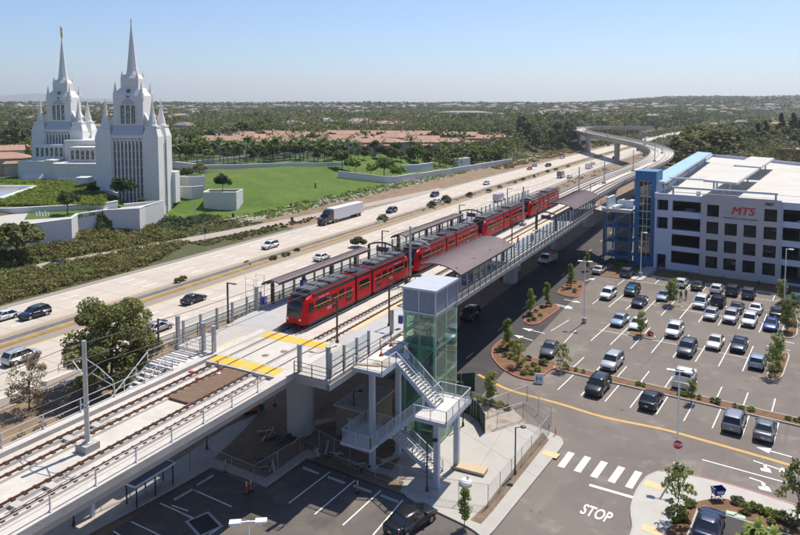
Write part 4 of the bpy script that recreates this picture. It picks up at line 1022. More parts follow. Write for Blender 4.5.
# green mesh screens
gm = mat('green_mesh', (.012,.045,.03), .8, .2, 4)
def gscreen(lab, pts, h=1.9):
    t = thing('mesh_screen', lab, 'fence', pts[0]); mb = MB()
    for a, b in zip(pts, pts[1:]):
        a, b = Vector(a), Vector(b); n = Vector(((b-a).y, -(b-a).x, 0)).normalized()*.02
        mb.add([a-n, b-n, b+n, a+n]+[v+Vector((0, 0, h)) for v in (a-n, b-n, b+n, a+n)], [(0, 1, 5, 4), (2, 3, 7, 6), (4, 5, 6, 7), (1, 2, 6, 5), (3, 0, 4, 7)])
    mb.build('mesh', gm, t, world=True); mb = MB()
    for a, b in zip(pts, pts[1:]):
        for k in range(4): q = Vector(a)+(Vector(b)-Vector(a))*k/3; mb.tube(q, q+Vector((0, 0, h+.1)), .035, n=6)
    mb.build('post', M['steel'], t, world=True)
gscreen('dark green mesh fence panel standing behind the stair, next to the plaza', [G(471, 416, .15), G(479, 422, .15), G(485, 433, .15)])
gscreen('dark green mesh fence running left behind the stair landing', [G(449, 406, .15), G(471, 415.5, .15)])
gscreen('dark green mesh fence under the platform beside the tan building', [T(38, 7.6, .15), T(44, 8.2, .15), T(47, 12, .15)], 2.2)
# chain link fences
cl_m = mat('chain_link', (.30,.31,.31), .5, .1, 3)
def chain(lab, pts, h=1.9, post=2.6):
    t = thing('chain_link_fence', lab, 'fence', pts[0]); mb = MB(); mw = MB(); ps = []
    for a, b in zip(pts, pts[1:]):
        a, b = Vector(a), Vector(b); n = max(1, round((b-a).length/post)); L = (b-a).length; u = (b-a)/L; Z = Vector((0, 0, 1))
        ps += [a+(b-a)*k/n for k in range(n+1)]
        mb.tube(a+Z*h, b+Z*h, .022, n=5); mb.tube(a+Z*.08, b+Z*.08, .015, n=4)
        st_ = .16; x = -h
        while x < L:
            for sgn in (0, 1):
                p0 = max(0, x); p1 = min(L, x+h)
                if p1-p0 > .05:
                    zA = (p0-x); zB = (p1-x)
                    if sgn: zA, zB = h-zA, h-zB
                    mw.tube(a+u*p0+Z*zA, a+u*p1+Z*zB, .0028, n=3, caps=False)
            x += st_
    mb.build('rail', M['steel'], t, world=True); mp = MB(); mp.tube((0, 0, 0), (0, 0, h), .03, n=6); me = mp.mesh('post', M['steel'])
    for q in ps: inst('post', me, t, q-Vector(pts[0]))
    mw.build('mesh', cl_m, t, world=True)['kind'] = 'stuff'
    return t
chain('chain link fence round the pale concrete plaza beside the crosswalk', [G(400, 486, .15), G(430, 498, .15), G(488, 507, .15), G(549, 434, .15), G(523, 420, .15), G(497, 428, .15)])
chain('chain link fence along the sidewalk between plaza and planting strip', [G(462, 404, .15), G(488, 417, .15), G(527, 402, .15), G(551, 424, .15)])
chain('chain link fence round the dug up ground at the small parking lot', [G(211, 468, .15), G(254, 487, .15), G(300, 458, .15), G(305, 442, .15), G(350, 467, .15), G(402, 488, .15)])
chain('chain link fence along the walkway below the bare viaduct', [G(70, 525, .15), G(130, 497, .15), G(190, 471, .15), G(211, 456, .15)])
# construction debris
def debris(lab, loc, n, seed, spread, mats, nm='debris_pile'):
    rr = random.Random(seed); t = thing(nm, lab, 'debris', loc)
    for i in range(n):
        mb = MB(); c = Vector((rr.uniform(-1, 1)*spread, rr.uniform(-1, 1)*spread*.6, rr.uniform(.1, .45))); d = Vector((rr.uniform(-1, 1), rr.uniform(-1, 1), rr.uniform(-.2, .25))).normalized()*rr.uniform(.5, 1.3)
        mb.bar(c-d*.7, c+d*.7, rr.uniform(.06, .22), rr.uniform(.04, .1)); mb.build('board', mats[i % len(mats)] if i % 3 else M['darkm'], t)
debris('pile of broken boards and black sheeting in the soil left of the big pier', G(270, 437, .15), 12, 3, 1.6, [M['steel'], M['black'], wood])
debris('small pile of timber in the dug up soil near the pier foot', G(290, 440, .15), 8, 4, 1.1, [wood, M['darkm']])
debris('blue grey crates and frames heaped beside the stair column', G(330, 455, .15), 11, 6, 1.3, [mat('blue_grey', (.25,.36,.45), .6), M['steel'], M['grayp']])
debris('low heap of boards inside the fence by the delineators', G(262, 465, .15), 8, 9, 1.3, [M['steel'], wood, M['darkm']])
debris('scrap timber lying on the soil below the lower stair landing', G(372, 470, .15), 7, 12, 1.2, [wood, M['steel']])
for x, y, lb in ((250, 410, 'orange red generator box on the walkway under the viaduct'),):
    t = thing('generator', lb, 'generator', G(x, y+2, .15), .5); mb = MB(); mb.prism([(-.9, -.5), (.9, -.5), (.9, .5), (-.9, .5)], .25, 1.2); mb.build('housing', mat('orange_red', (.5,.10,.04), .5), t)
    mb = MB(); mb.box(-.7, .7, -.4, .4, .0, .249); mb.build('base', M['black'], t); mb = MB(); mb.tube((1.3, 0, 0), (1.3, 0, .7), .28, n=12); mb.build('drum', mat('green_drum', (.03,.16,.08), .5), t)
t = thing('plywood_stack', 'flat stack of plywood lying on the concrete plaza', 'plywood', G(470, 470, .15), -.45); mb = MB(); mb.box(-1.5, 1.5, -.6, .6, .08, .3); mb.build('sheets', wood, t)
mb = MB()
for x in (-1.1, 0, 1.1): mb.box(x-.06, x+.06, -.6, .6, 0, .079)
mb.build('bearer', mat('timber', (.35,.25,.14), .8), t)
t = thing('plank', 'bright yellow timber plank on the ground below the stair', 'plank', G(393, 458, .15), .65); mb = MB(); mb.box(-1.3, 1.3, -.25, .25, 0, .08); mb.build('board', wood, t)
t = thing('rock_sack', 'small white sack lying at the plaza edge by the lamp pole', 'sack', G(466, 484, .15)); mb = MB(); mb.lathe((0, 0, 0), [(.5, 0), (.6, .15), (.4, .38), (0, .45)], 9); mb.build('sack', M['white'], t); mb = MB(); mb.tube((.1, 0, .4), (.2, .1, .6), .1, .14); mb.build('tie', M['white'], t)
# delineators
def delin(lab, x, y, z=0):
    t = thing('delineator_post', lab, 'traffic post', G(x, y, z), group='orange delineator posts'); mb = MB(); mb.lathe((0, 0, 0), [(.22, 0), (.22, .06), (.08, .1)], 10); mb.build('base', M['black'], t)
    mb = MB(); mb.tube((0, 0, .1), (0, 0, 1.15), .06, .05, 10); mb.build('post', M['orange'], t); mb = MB()
    for zz in (.75, .97): mb.tube((0, 0, zz), (0, 0, zz+.1), .066, .064, 10)
    mb.build('reflective_band', M['white'], t)
for x, y, lb in ((225.5, 472, 'orange delineator post inside the chain link corner'), (246.5, 494, 'left of the paired orange delineator posts at the kerb corner'), (251, 491.5, 'right of the paired orange delineator posts at the kerb corner'), (357.5, 493, 'orange delineator post between two stalls of the small lot'), (274.5, 405, 'orange delineator post next to the generator under the viaduct'), (555.5, 436, 'orange red delineator post at the plaza fence corner by the crosswalk')): delin(lb, x, y)
t = thing('delineator_post', 'orange delineator post standing in front of the yellow crossing band', 'traffic post', T(19.6, -1.0, ZR-.13)); mb = MB(); mb.lathe((0, 0, 0), [(.22, 0), (.22, .06), (.08, .1)], 10); mb.build('base', M['white'], t); mb = MB(); mb.tube((0, 0, .1), (0, 0, 1.15), .06, .05, 10); mb.build('post', M['orange'], t)
for p, s, lb in ((-3.2, 18.6, 'small red marker lying on the far track, left of the soil patch'), (-1.6, 17.8, 'small red marker on the far track nearer the soil patch')):
    t = thing('track_marker', lb, 'marker', T(s, p, ZR-.1)); mb = MB(); mb.box(-.2, .2, -.1, .1, 0, .14); mb.build('flag', M['orange'], t); mb = MB(); mb.tube((0, 0, 0), (0, 0, .25), .03); mb.build('stem', M['orange'], t)
# dark lamp poles at plaza level
def lamp(lab, loc, h, rz=0, m=None, arm=.7):
    t = thing('lamp_post', lab, 'lamp post', loc, rz); mb = MB(); mb.tube((0, 0, 0), (0, 0, h), .075, .06, 10); mb.tube((0, 0, 0), (0, 0, .35), .14, .12, 10); mb.build('pole', m or M['bronze'], t)
    mb = MB(); mb.tube((0, 0, h-.05), (arm, 0, h+.02), .04); mb.build('arm', m or M['bronze'], t); mb = MB(); mb.lathe((arm, 0, h-.06), [(.0, .1), (.2, .09), (.28, 0), (.1, -.03)], 12); mb.build('lamp_head', M['darkm'], t)
lamp('dark lamp post at the foot of the stair, in front of the plaza', G(427, 491, .15), 4.4, .3); lamp('dark lamp post inside the chain link fence on the plaza', G(515, 474, .15), 4.3, .2); lamp('dark lamp post behind the middle stair landing', G(463, 426, .15), 4.6, 2.9); lamp('dark lamp post in the shade left of the tan utility building', G(354, 436, .15), 4.6, .2); lamp('short dark post lamp beside the walkway under the viaduct', G(74, 526, .15), 2.6, .2); lamp('short dark post lamp on the walkway below the bare viaduct', G(207, 449, .15), 2.6, .2)
# bus shelter under the bare viaduct
t = thing('bus_shelter', 'long dark shelter with white edged roof beside the walkway under the viaduct', 'shelter', T(15.4, -1.0+1.0, .14), TH)
SHL = G(152, 488, .15); t.location = (*G(150, 473, 2.0)[:2], .14); t.scale = (.8, .8, .8)
mb = MB(); mb.box(-.8, .8, -2.6, 2.6, 2.25, 2.4); mb.build('roof', M['darkm'], t); mb = MB()
for x0, x1, y0, y1 in ((-.88, -.8, -2.68, 2.68), (.8, .88, -2.68, 2.68), (-.8, .8, -2.68, -2.6), (-.8, .8, 2.6, 2.68)): mb.box(x0, x1, y0, y1, 2.24, 2.43)
mb.build('roof_trim', M['white'], t); mb = MB()
for y in (-2.4, 0, 2.4):
    for x in (-.75, .73): mb = MB(); mb.box(x-.05, x+.05, y-.06, y+.06, 0, 2.24); mb.build('post', M['darkm'], t)
mb = MB(); mb = MB(); mb.box(-.78, -.72, -2.3, 2.3, .3, 2.0); mb.build('back_panel', M['fbglass'], t); mb = MB(); mb.box(-.7, -.25, -1.8, 1.8, .42, .48)
for y in (-1.5, 0, 1.5): mb.box(-.55, -.4, y-.05, y+.05, 0, .42)
mb.build('bench', M['steel'], t)
# stairs down from the far platform on the freeway side
t = thing('side_stair', 'grey metal stair dropping from the far platform end on the freeway side', 'staircase', T(21, -8, ZR), TH)
def fl2(p0, p1, sa, sb, za, zb):
    n = 15; mb = MB()
    for p in (p0, p1): mb.bar(sf(p, sa, za-.15), sf(p, sb, zb-.15), .08, .36)
    mb.build('stringer', sg_, t, world=True); mb = MB()
    for k in range(n):
        s = sa+(sb-sa)*(k+.5)/n; z = za+(zb-za)*(k+1)/(n+1); w = abs(sb-sa)/n/2*1.05; mb.box(p0+.05, p1-.05, s-w, s+w, z-.05, z, 0, sf)
    mb.build('tread', tread, t, world=True)['kind'] = 'stuff'; mb = MB()
    for p in (p0, p1):
        mb.bar(sf(p, sa, za+1.05), sf(p, sb, zb+1.05), .07)
        for k in range(6): u = k/5; s = sa+(sb-sa)*u; z = za+(zb-za)*u; mb.bar(sf(p, s, z), sf(p, s, z+1.05), .06)
    mb.build('handrail', M['white'], t, world=True)
fl2(-8.4, -6.2, 18.5, 12.0, ZR-.2, ZR-4.6); fl2(-8.4, -6.2, 9.5, 4.0, ZR-4.6, .3)
for z, s0, s1 in ((ZR-.2, 18.5, 22.4), (ZR-4.6, 9.5, 12.0)): mb = MB(); mb.box(-8.5, -5.4, s0, s1, z-.14, z, 0, sf); mb.build('landing', tread, t, world=True)
mb = MB()
for p, s, h in ((-8.3, 19.0, ZR-.3), (-8.3, 10.8, ZR-4.7), (-6.3, 10.8, ZR-4.7), (-8.3, 22, ZR-.3)): mb = MB(); mb.box(p-.15, p+.15, s-.15, s+.15, 0, h, 0, sf); mb.build('column', sg_, t, world=True)
mb = MB()
for k in range(5):
    p = -8.5+k*.75; mb.bar(sf(p, 14.5, ZR+.05), sf(p, 22.3, ZR+.12), .09, .2) if False else mb.bar(sf(-8.5, 18.6+k*.9, ZR+.02), sf(-5.5, 18.6+k*.9, ZR+.02), .1, .16)
mb.build('grating', M['steel'], t, world=True)
mb = MB()
for a, b in ((( -8.5, 18.5), (-8.5, 22.4)),): mb.bar(sf(a[0], a[1], ZR+.9), sf(b[0], b[1], ZR+.9), .07); mb.bar(sf(a[0], a[1], ZR+.4), sf(b[0], b[1], ZR+.4), .05)
mb.build('guard_rail', M['steel'], t, world=True)
# ================================================================ VEHICLES
glass_d = mat('vehicle_glass', (.015,.02,.024), .04, .2, .8, spec=.9); tyre = mat('tyre', (.015,.015,.016), .8, .2, 5); rimm = mat('alloy_rim', (.45,.46,.48), .3, .1, 4, .8)
hl = mat('headlight_glass', (.7,.72,.75), .08, .05, spec=.9); tl = mat('tail_light_red', (.45,.015,.015), .15, .05, spec=.8); plt = mat('number_plate', (.72,.72,.68), .5, .04)
def paint(c, metal=.25): return mat('paint_%02d_%02d_%02d' % tuple(int(x*99) for x in c), c, .28, .03, .6, metal, coat=.8)
KINDS = {
 # L, W, H, belt, hood z, trunk z, windshield base y, roof front y, roof rear y, rear glass base y, ground clearance
 'sedan': (4.75, 1.82, 1.46, .92, .88, .98, 1.05, .25, -1.05, -1.75),
 'hatch': (4.15, 1.76, 1.50, .95, .92, 1.0, 1.05, .35, -1.45, -1.95),
 'suv': (4.65, 1.88, 1.72, 1.06, 1.05, 1.12, 1.15, .45, -1.75, -2.2),
 'van': (5.05, 1.96, 1.78, 1.05, 1.02, 1.12, 1.65, .65, -2.05, -2.45),
 'pickup': (5.7, 1.98, 1.86, 1.12, 1.14, 1.12, 1.15, .50, -.75, -1.1),
 'coupe': (4.5, 1.80, 1.34, .88, .84, .95, .85, .05, -.85, -1.75),
}
CARC = {}
def car_mesh(kind, col):
    L, W, H_, belt, hz_, tz, wy, rf, rr_, rg = KINDS[kind]; h = W/2; parts = []
    P_ = paint(col)
    def sec(y, w, zt, zb=.24, crown=.03):
        w *= h; pts = [(w*.90, zb), (w*.985, zb+.14), (w, .58), (w*.99, min(zt-.06, belt-.08)), (w*.93, zt-.012), (w*.70, zt+crown*.6), (w*.3, zt+crown)]
        return [(x, y, z) for x, z in pts]+[(-x, y, z) for x, z in reversed(pts)]
    f, b = L/2, -L/2
    S = [sec(b, .80, tz*.80, .38), sec(b+.06, .90, tz*.93, .30), sec(b+.30, .97, tz, .25), sec(b+.8, 1, max(tz, belt), .24), sec(rg, 1, belt+.02), sec(0, 1, belt), sec(wy, 1, belt-.0), sec(wy+.25, .99, (hz_+belt)/2+.02), sec(f-.75, .98, hz_-.03), sec(f-.32, .94, hz_-.12, .26), sec(f-.08, .86, hz_-.26, .30), sec(f, .74, hz_-.36, .40)]
    if kind == 'pickup':
        S = [sec(b, .93, 1.08, .42), sec(b+.1, .96, 1.10, .40), sec(rg-.1, .98, 1.12, .36)]+S[4:]
    mb = MB(); mb.loft(S, smooth=True); parts.append(('body', mb.mesh('body', P_), []))
    rw = .74 if kind in ('sedan', 'coupe') else .80; zr = H_
    # glasshouse
    def gs(y, wb, z0, wt, z1): return [(h*wb, y[0], z0), (h*(wb*.45+wt*.55), (y[0]*.4+y[1]*.6), z0+(z1-z0)*.6), (h*wt, y[1], z1), (-h*wt, y[1], z1), (-h*(wb*.45+wt*.55), (y[0]*.4+y[1]*.6), z0+(z1-z0)*.6), (-h*wb, y[0], z0)]
    zb = belt-.02
    G4 = [gs((rg, rr_), .90, zb, rw, zr-.06), gs((rg+.25, rr_+.25), .925, zb, rw+.02, zr-.035), gs(((rf+rr_)/2,)*2, .93, zb, rw+.03, zr-.03), gs((wy-.28, rf-.22), .925, zb, rw+.02, zr-.04), gs((wy, rf), .88, zb, rw, zr-.075)]
    mb = MB(); mb.loft(G4, smooth=False); parts.append(('window', mb.mesh('window', glass_d), []))
    # roof
    mb = MB(); R4 = []
    for y, w, z in ((rr_-.06, rw-.02, zr-.075), (rr_+.2, rw+.035, zr-.02), ((rf+rr_)/2, rw+.045, zr), (rf-.2, rw+.035, zr-.025), (rf+.05, rw-.02, zr-.085)):
        R4.append([(h*w, y, z-.045), (h*w*.96, y, z+.0), (h*w*.5, y, z+.018), (-h*w*.5, y, z+.018), (-h*w*.96, y, z+.0), (-h*w, y, z-.045)])
    mb.loft(R4, smooth=True)
    for sx in (-1, 1):   # pillars
        mb.bar((sx*h*.885, wy, zb), (sx*h*(rw+.0), rf, zr-.05), .07, .05); mb.bar((sx*h*.905, rg, zb), (sx*h*rw, rr_, zr-.05), .13, .06)
        ym = (wy+rg)/2+.05; mb.bar((sx*h*.94, ym, zb), (sx*h*(rw+.045), ym-.05, zr-.05), .08, .04)
        if kind in ('suv', 'van', 'hatch'): mb.bar((sx*h*.94, rg+.75, zb), (sx*h*(rw+.045), rr_+.55, zr-.05), .12, .04)
    parts.append(('roof', mb.mesh('roof', P_), []))
    if kind in ('suv', 'van'):
        mb = MB()
        for sx in (-1, 1): mb.bar((sx*h*rw*.93, rr_+.2, zr+.05), (sx*h*rw*.93, rf-.3, zr+.05), .035, .035)
        parts.append(('roof_rail', mb.mesh('roof_rail', M['darkm']), []))
    if kind == 'pickup':
        mb = MB(); mb.box(-h*.84, h*.84, b+.08, rg-.12, 1.10, 1.155); parts.append(('bed', mb.mesh('bed', M['darkm']), []))
    # door seams, bumpers, grille
    mb = MB()
    for sx in (-1, 1):
        for y in (wy-.12, (wy+rg)/2+.02, rg+.15): mb.box(*sorted((sx*h*.985, sx*h*1.004)), y-.01, y+.01, .35, belt-.1)
        mb.box(*sorted((sx*h*.94, sx*h*1.003)), b+1.1, f-1.15, .20, .33)
    mb.box(-h*.55, h*.55, f-.16, f+.012, .42, hz_-.40); mb.box(-h*.7, h*.7, f-.2, f-.02, .26, .40); mb.box(-h*.7, h*.7, b-.004, b+.2, .26, .42)
    parts.append(('trim', mb.mesh('trim', M['black']), []))
    wb = L*.295; rad = .33 if kind in ('sedan', 'coupe', 'hatch') else .37
    w1 = MB(); w1.tube((-.105, 0, 0), (.105, 0, 0), rad, n=18); wm_ = w1.mesh('wheel', tyre)
    w2 = MB(); w2.tube((.106, 0, 0), (.112, 0, 0), rad*.66, n=14); w2.tube((.1, 0, 0), (.125, 0, 0), rad*.18, n=8); wr = w2.mesh('rim', rimm)
    for y in (wb, -wb):
        for sx in (-1, 1): parts.append(('wheel', wm_, [('rim', wr)], (sx*(h-.085), y, rad), 0 if sx > 0 else math.pi))
    mb = MB()
    for sx in (-1, 1):
        for y in (wb, -wb): mb.tube((sx*(h*.80), y, rad+.0), (sx*(h*1.002), y, rad), rad+.055, n=18)
    parts.append(('wheel_arch', mb.mesh('wheel_arch', M['black']), []))
    for sx in (-1, 1):
        mb = MB(); mb.add([(sx*h*.60, f-.085, hz_-.22), (sx*h*.93, f-.34, hz_-.17), (sx*h*.955, f-.36, hz_-.33), (sx*h*.66, f-.03, hz_-.40), (sx*h*.60, f-.25, hz_-.22), (sx*h*.8, f-.5, hz_-.17), (sx*h*.8, f-.5, hz_-.33), (sx*h*.6, f-.25, hz_-.40)], [(0, 1, 2, 3), (4, 7, 6, 5), (0, 4, 5, 1), (3, 2, 6, 7), (0, 3, 7, 4), (1, 5, 6, 2)]); parts.append(('headlight', mb.mesh('headlight', hl), []))
        mb = MB(); zt = tz*.93; mb.add([(sx*h*.55, b+.03, zt-.02), (sx*h*.93, b+.14, zt), (sx*h*.95, b+.14, zt-.2), (sx*h*.58, b+.0, zt-.2), (sx*h*.55, b+.3, zt-.02), (sx*h*.9, b+.36, zt), (sx*h*.9, b+.36, zt-.2), (sx*h*.55, b+.3, zt-.2)], [(0, 3, 2, 1), (4, 5, 6, 7), (0, 1, 5, 4), (3, 7, 6, 2), (1, 2, 6, 5)]); parts.append(('tail_light', mb.mesh('tail_light', tl), []))
        mb = MB(); mb.box(*sorted((sx*h*.93, sx*h*1.10)), wy-.28, wy-.14, belt, belt+.15); parts.append(('mirror', mb.mesh('mirror', P_), []))
    mb = MB(); mb.box(-.16, .16, b-.012, b+.03, .55, .68); parts.append(('number_plate', mb.mesh('number_plate', plt), []))
    return parts
def vehicle(kind, col, loc, rz, lab, name='parked_car', cat=None, group=None, scale=1):
    cat = cat or {'sedan': 'car', 'coupe': 'car', 'hatch': 'car', 'suv': 'car', 'van': 'van', 'pickup': 'pickup truck'}[kind]
    if (kind, col) not in CARC: CARC[(kind, col)] = car_mesh(kind, col)
    t = thing(name, lab, cat, loc, rz, group, scale)
    for p in CARC[(kind, col)]:
        o = bpy.data.objects.new(p[0], p[1]); COL.objects.link(o); o.parent = t
        if len(p) > 3: o.location = p[3]; o.rotation_euler = (0, 0, p[4])
        for c in p[2]: d = bpy.data.objects.new(c[0], c[1]); COL.objects.link(d); d.parent = o
    return t
WH = (.74, .74, .73); SI = (.42, .43, .45); BK = (.012, .012, .014); GR = (.085, .09, .10); DG = (.04, .042, .048); BL = (.10, .19, .34); NB = (.012, .02, .05); BE = (.55, .52, .45); LB = (.28, .36, .46); GN = (.03, .045, .035); RDc = (.45, .02, .02)
A_ = LH; B_ = LH+math.pi          # nose away / nose toward the camera
lot = [
 (599.6, 272.5, 'sedan', BE, A_, 'cream sedan parked alone beside the blue stair structure'),
 (627.6, 276, 'suv', GR, A_, 'dark grey SUV parked below the blue glass tower'),
 (608, 297.5, 'suv', WH, B_, 'white SUV facing the camera, leftmost of its row'),
 (632, 294, 'suv', BK, B_, 'black SUV with a bright blue sunshade in its windshield'),
 (639.7, 305, 'sedan', BK, B_, 'black sedan left of the small tree island'),
 (664, 299, 'sedan', LB, B_, 'light blue sedan behind the small tree island'),
 (681.7, 286, 'hatch', WH, A_, 'white hatchback by the garage wall, next to the walking people'),
 (698, 288.5, 'sedan', GN, A_, 'dark green sedan by the garage wall'),
 (717, 292, 'hatch', WH, A_, 'white hatchback between the dark green and the dark grey car at garage wall'),
 (732.7, 294, 'suv', DG, A_, 'charcoal SUV by the garage wall under the second window column'),
 (749, 297, 'suv', GR, A_, 'grey SUV at the right end of the row by the garage wall'),
 (701, 306, 'van', WH, B_, 'white minivan, large, left of the black SUV'),
 (718.5, 305, 'suv', BK, A_, 'black SUV right behind the white minivan row'),
 (737, 310.5, 'sedan', GR, A_, 'grey sedan nose to nose with the silver SUV'),
 (756, 311.5, 'sedan', WH, A_, 'white sedan behind the white SUV, near the right side'),
 (776.7, 316, 'sedan', DG, A_, 'dark grey sedan beside the right planting island'),
 (711, 318, 'hatch', SI, B_, 'pale silver hatchback in front of the black SUV'),
 (730.7, 320.5, 'suv', SI, B_, 'silver SUV facing the camera in the double row'),
 (749.5, 324, 'suv', WH, B_, 'white SUV facing the camera in the double row'),
 (771, 328, 'sedan', (.03, .06, .22), B_, 'deep blue sedan next to the right planting island'),
 (619.8, 323.5, 'sedan', LB, B_, 'light blue sedan, left of the second tree island'),
 (638, 327.5, 'sedan', WH, B_, 'white sedan behind the second tree island'),
 (674.4, 334.5, 'suv', WH, B_, 'white SUV alone in the middle of the lot'),
 (687, 353, 'suv', GR, B_, 'dark grey SUV, leftmost of four cars in the front row'),
 (715, 346, 'sedan', BE, B_, 'cream sedan in the front row of the big lot'),
 (739, 348.5, 'sedan', NB, B_, 'very dark blue sedan in the front row of the big lot'),
 (757.5, 365.5, 'hatch', LB, A_, 'light blue hatchback seen from behind near the right island'),
 (612, 366.5, 'suv', SI, B_, 'silver SUV behind the long planting strip'),
 (549.6, 353, 'sedan', GR, B_+.15, 'grey sedan beside the red kerbed planting bed'),
 (597.8, 391, 'suv', BK, B_, 'black SUV parked in front of the long planting strip'),
 (684.5, 383, 'pickup', WH, A_, 'white pickup truck behind the long planting strip under the lamp'),
 (651.4, 404, 'sedan', BK, A_, 'black sedan parked tail out in front of the planting strip'),
 (734.4, 426, 'suv', (.26, .26, .28), A_, 'grey SUV parked tail toward the street, left of the mid grey sedan'),
 (765, 434, 'sedan', (.15, .155, .17), A_, 'mid grey sedan right of the big grey SUV'),
 (797, 303, 'suv', (.02, .20, .5), A_, 'bright blue SUV at the right edge of the picture'),
]
FIXD = []
for x, y, k, c, rz, lb in lot:
    loc = G(x, y, 0); e, d = loc.dot(LE), loc.dot(LD)
    vehicle(k, c, (loc.x, loc.y, .01), rz, lb, group='cars parked in the big lot')
# sunshade of the black SUV
sn = G(632, 294, 0)
tt = [o for o in COL.objects if o.get('label') == 'black SUV with a bright blue sunshade in its windshield'][0]
mb = MB(); mb.add([(-.62, 1.02, 1.16), (.62, 1.02, 1.16), (.56, .62, 1.56), (-.56, .62, 1.56), (-.62, 1.05, 1.18), (.62, 1.05, 1.18), (.56, .65, 1.585), (-.56, .65, 1.585)], [(0, 3, 2, 1), (4, 5, 6, 7), (0, 1, 5, 4), (2, 3, 7, 6)]); mb.build('sunshade', mat('sunshade_blue', (.03,.35,.55), .4), tt)
# small lot, bottom corner
vehicle('sedan', BK, G(411, 526, 0.01), LH-.08+math.radians(-6), 'black sedan with silver trim parked in the small lot at the bottom', group=None)
vehicle('sedan', NB, G(709, 531, .21), A_+.0, 'dark blue sedan in the lone stall at the bottom right corner')
# garage interior cars are placed with the garage
# street work trucks
vehicle('suv', DG, G(470, 318, .01), TH+math.pi, 'dark SUV driving in the shade of the viaduct', 'moving_car')
def utility_truck(lab, loc, rz, crane=True):
    t = thing('utility_truck', lab, 'truck', loc, rz); P_ = paint(WH)
    mb = MB(); S = []
    def sec(y, w, z, zb=.5): return [(w*.96, y, zb), (w, y, z*.6), (w*.97, y, z-.05), (w*.8, y, z), (-w*.8, y, z), (-w*.97, y, z-.05), (-w, y, z*.6), (-w*.96, y, zb)]
    for y, w, z in ((.7, 1.0, 1.35), (1.9, 1.0, 1.33), (2.0, .99, 1.28), (3.0, .95, 1.2), (3.25, .9, .95)): S.append(sec(y, w, z))
    mb.loft(S, smooth=False); mb.build('hood', P_, t)
    mb = MB(); mb.loft([[(.93, .7, 1.32), (.78, .75, 1.98), (-.78, .75, 1.98), (-.93, .7, 1.32)], [(.94, 1.2, 1.32), (.8, 1.2, 2.0), (-.8, 1.2, 2.0), (-.94, 1.2, 1.32)], [(.92, 2.1, 1.32), (.77, 1.6, 1.96), (-.77, 1.6, 1.96), (-.92, 2.1, 1.32)]], smooth=False); mb.build('window', glass_d, t)
    mb = MB(); mb.box(-.8, .8, .74, 1.62, 1.985, 2.05)
    for sx in (-1, 1): mb.bar((sx*.92, 2.1, 1.32), (sx*.78, 1.6, 2.0), .07); mb.bar((sx*.94, .74, 1.32), (sx*.79, .76, 2.0), .12)
    mb.build('cab_roof', P_, t)
    for sx in (-1, 1):
        mb = MB(); mb.box(*sorted((sx*.55, sx*1.05)), -2.9, .6, .55, 1.55); b = mb.build('service_box', P_, t)
        mb = MB()
        for y in (-2.8, -1.7, -.5): mb.box(*sorted((sx*1.051, sx*1.06)), y, y+1.0, .7, 1.45)
        mb.build('box_door', M['steel'], b)
        for y in (2.35, -1.7): mb = MB(); mb.tube((sx*.8, y, .42), (sx*1.03, y, .42), .42, n=16); w_ = mb.build('wheel', tyre, t); mb = MB(); mb.tube((sx*1.031, y, .42), (sx*1.04, y, .42), .24, n=12); mb.build('rim', rimm, w_)
        mb = MB(); mb.box(*sorted((sx*.6, sx*.88)), 3.18, 3.27, .8, 1.0); mb.build('headlight', hl, t)
        mb = MB(); mb.box(*sorted((sx*.8, sx*1.0)), -2.95, -2.9, .9, 1.2); mb.build('tail_light', tl, t)
    mb = MB(); mb.box(-.54, .54, -2.85, .6, .5, .95); mb.build('bed', M['darkm'], t); mb = MB(); mb.box(-.95, .95, 3.2, 3.34, .45, .7); mb.build('bumper', M['black'], t)
    if crane:
        mb = MB(); mb.lathe((0, -.3, .95), [(.35, 0), (.3, .9), (.2, 1.1)], 10); mb.bar((0, -.3, 2.0), (.1, -2.6, 2.9), .28, .3); mb.bar((.1, -2.6, 2.9), (0, .8, 2.45), .16, .18); mb.build('boom', M['white'], t)
        mb = MB(); mb.box(-.4, .4, -3.0, -2.2, 2.6, 3.3); mb.build('bucket', M['grayp'], t)
    else:
        mb = MB(); mb.box(-.6, .6, -2.4, -1.2, 1.0, 1.8); mb.build('orange_drum', M['orange'], t); mb = MB()
        for sx in (-1, 1): mb.bar((sx*.9, .4, 1.56), (sx*.9, .4, 2.2), .05); mb.bar((sx*.9, -2.6, 1.56), (sx*.9, -2.6, 2.2), .05); mb.bar((sx*.9, .4, 2.2), (sx*.9, -2.6, 2.2), .05)
        mb.build('rack', M['darkm'], t)
    return t
utility_truck('white utility truck with a folded boom on the shaded street', G(509, 275, .01), TH+math.pi-.15); utility_truck('white service truck with orange load behind the boom truck', G(548, 262.5, .01), TH+math.pi-.1, False)
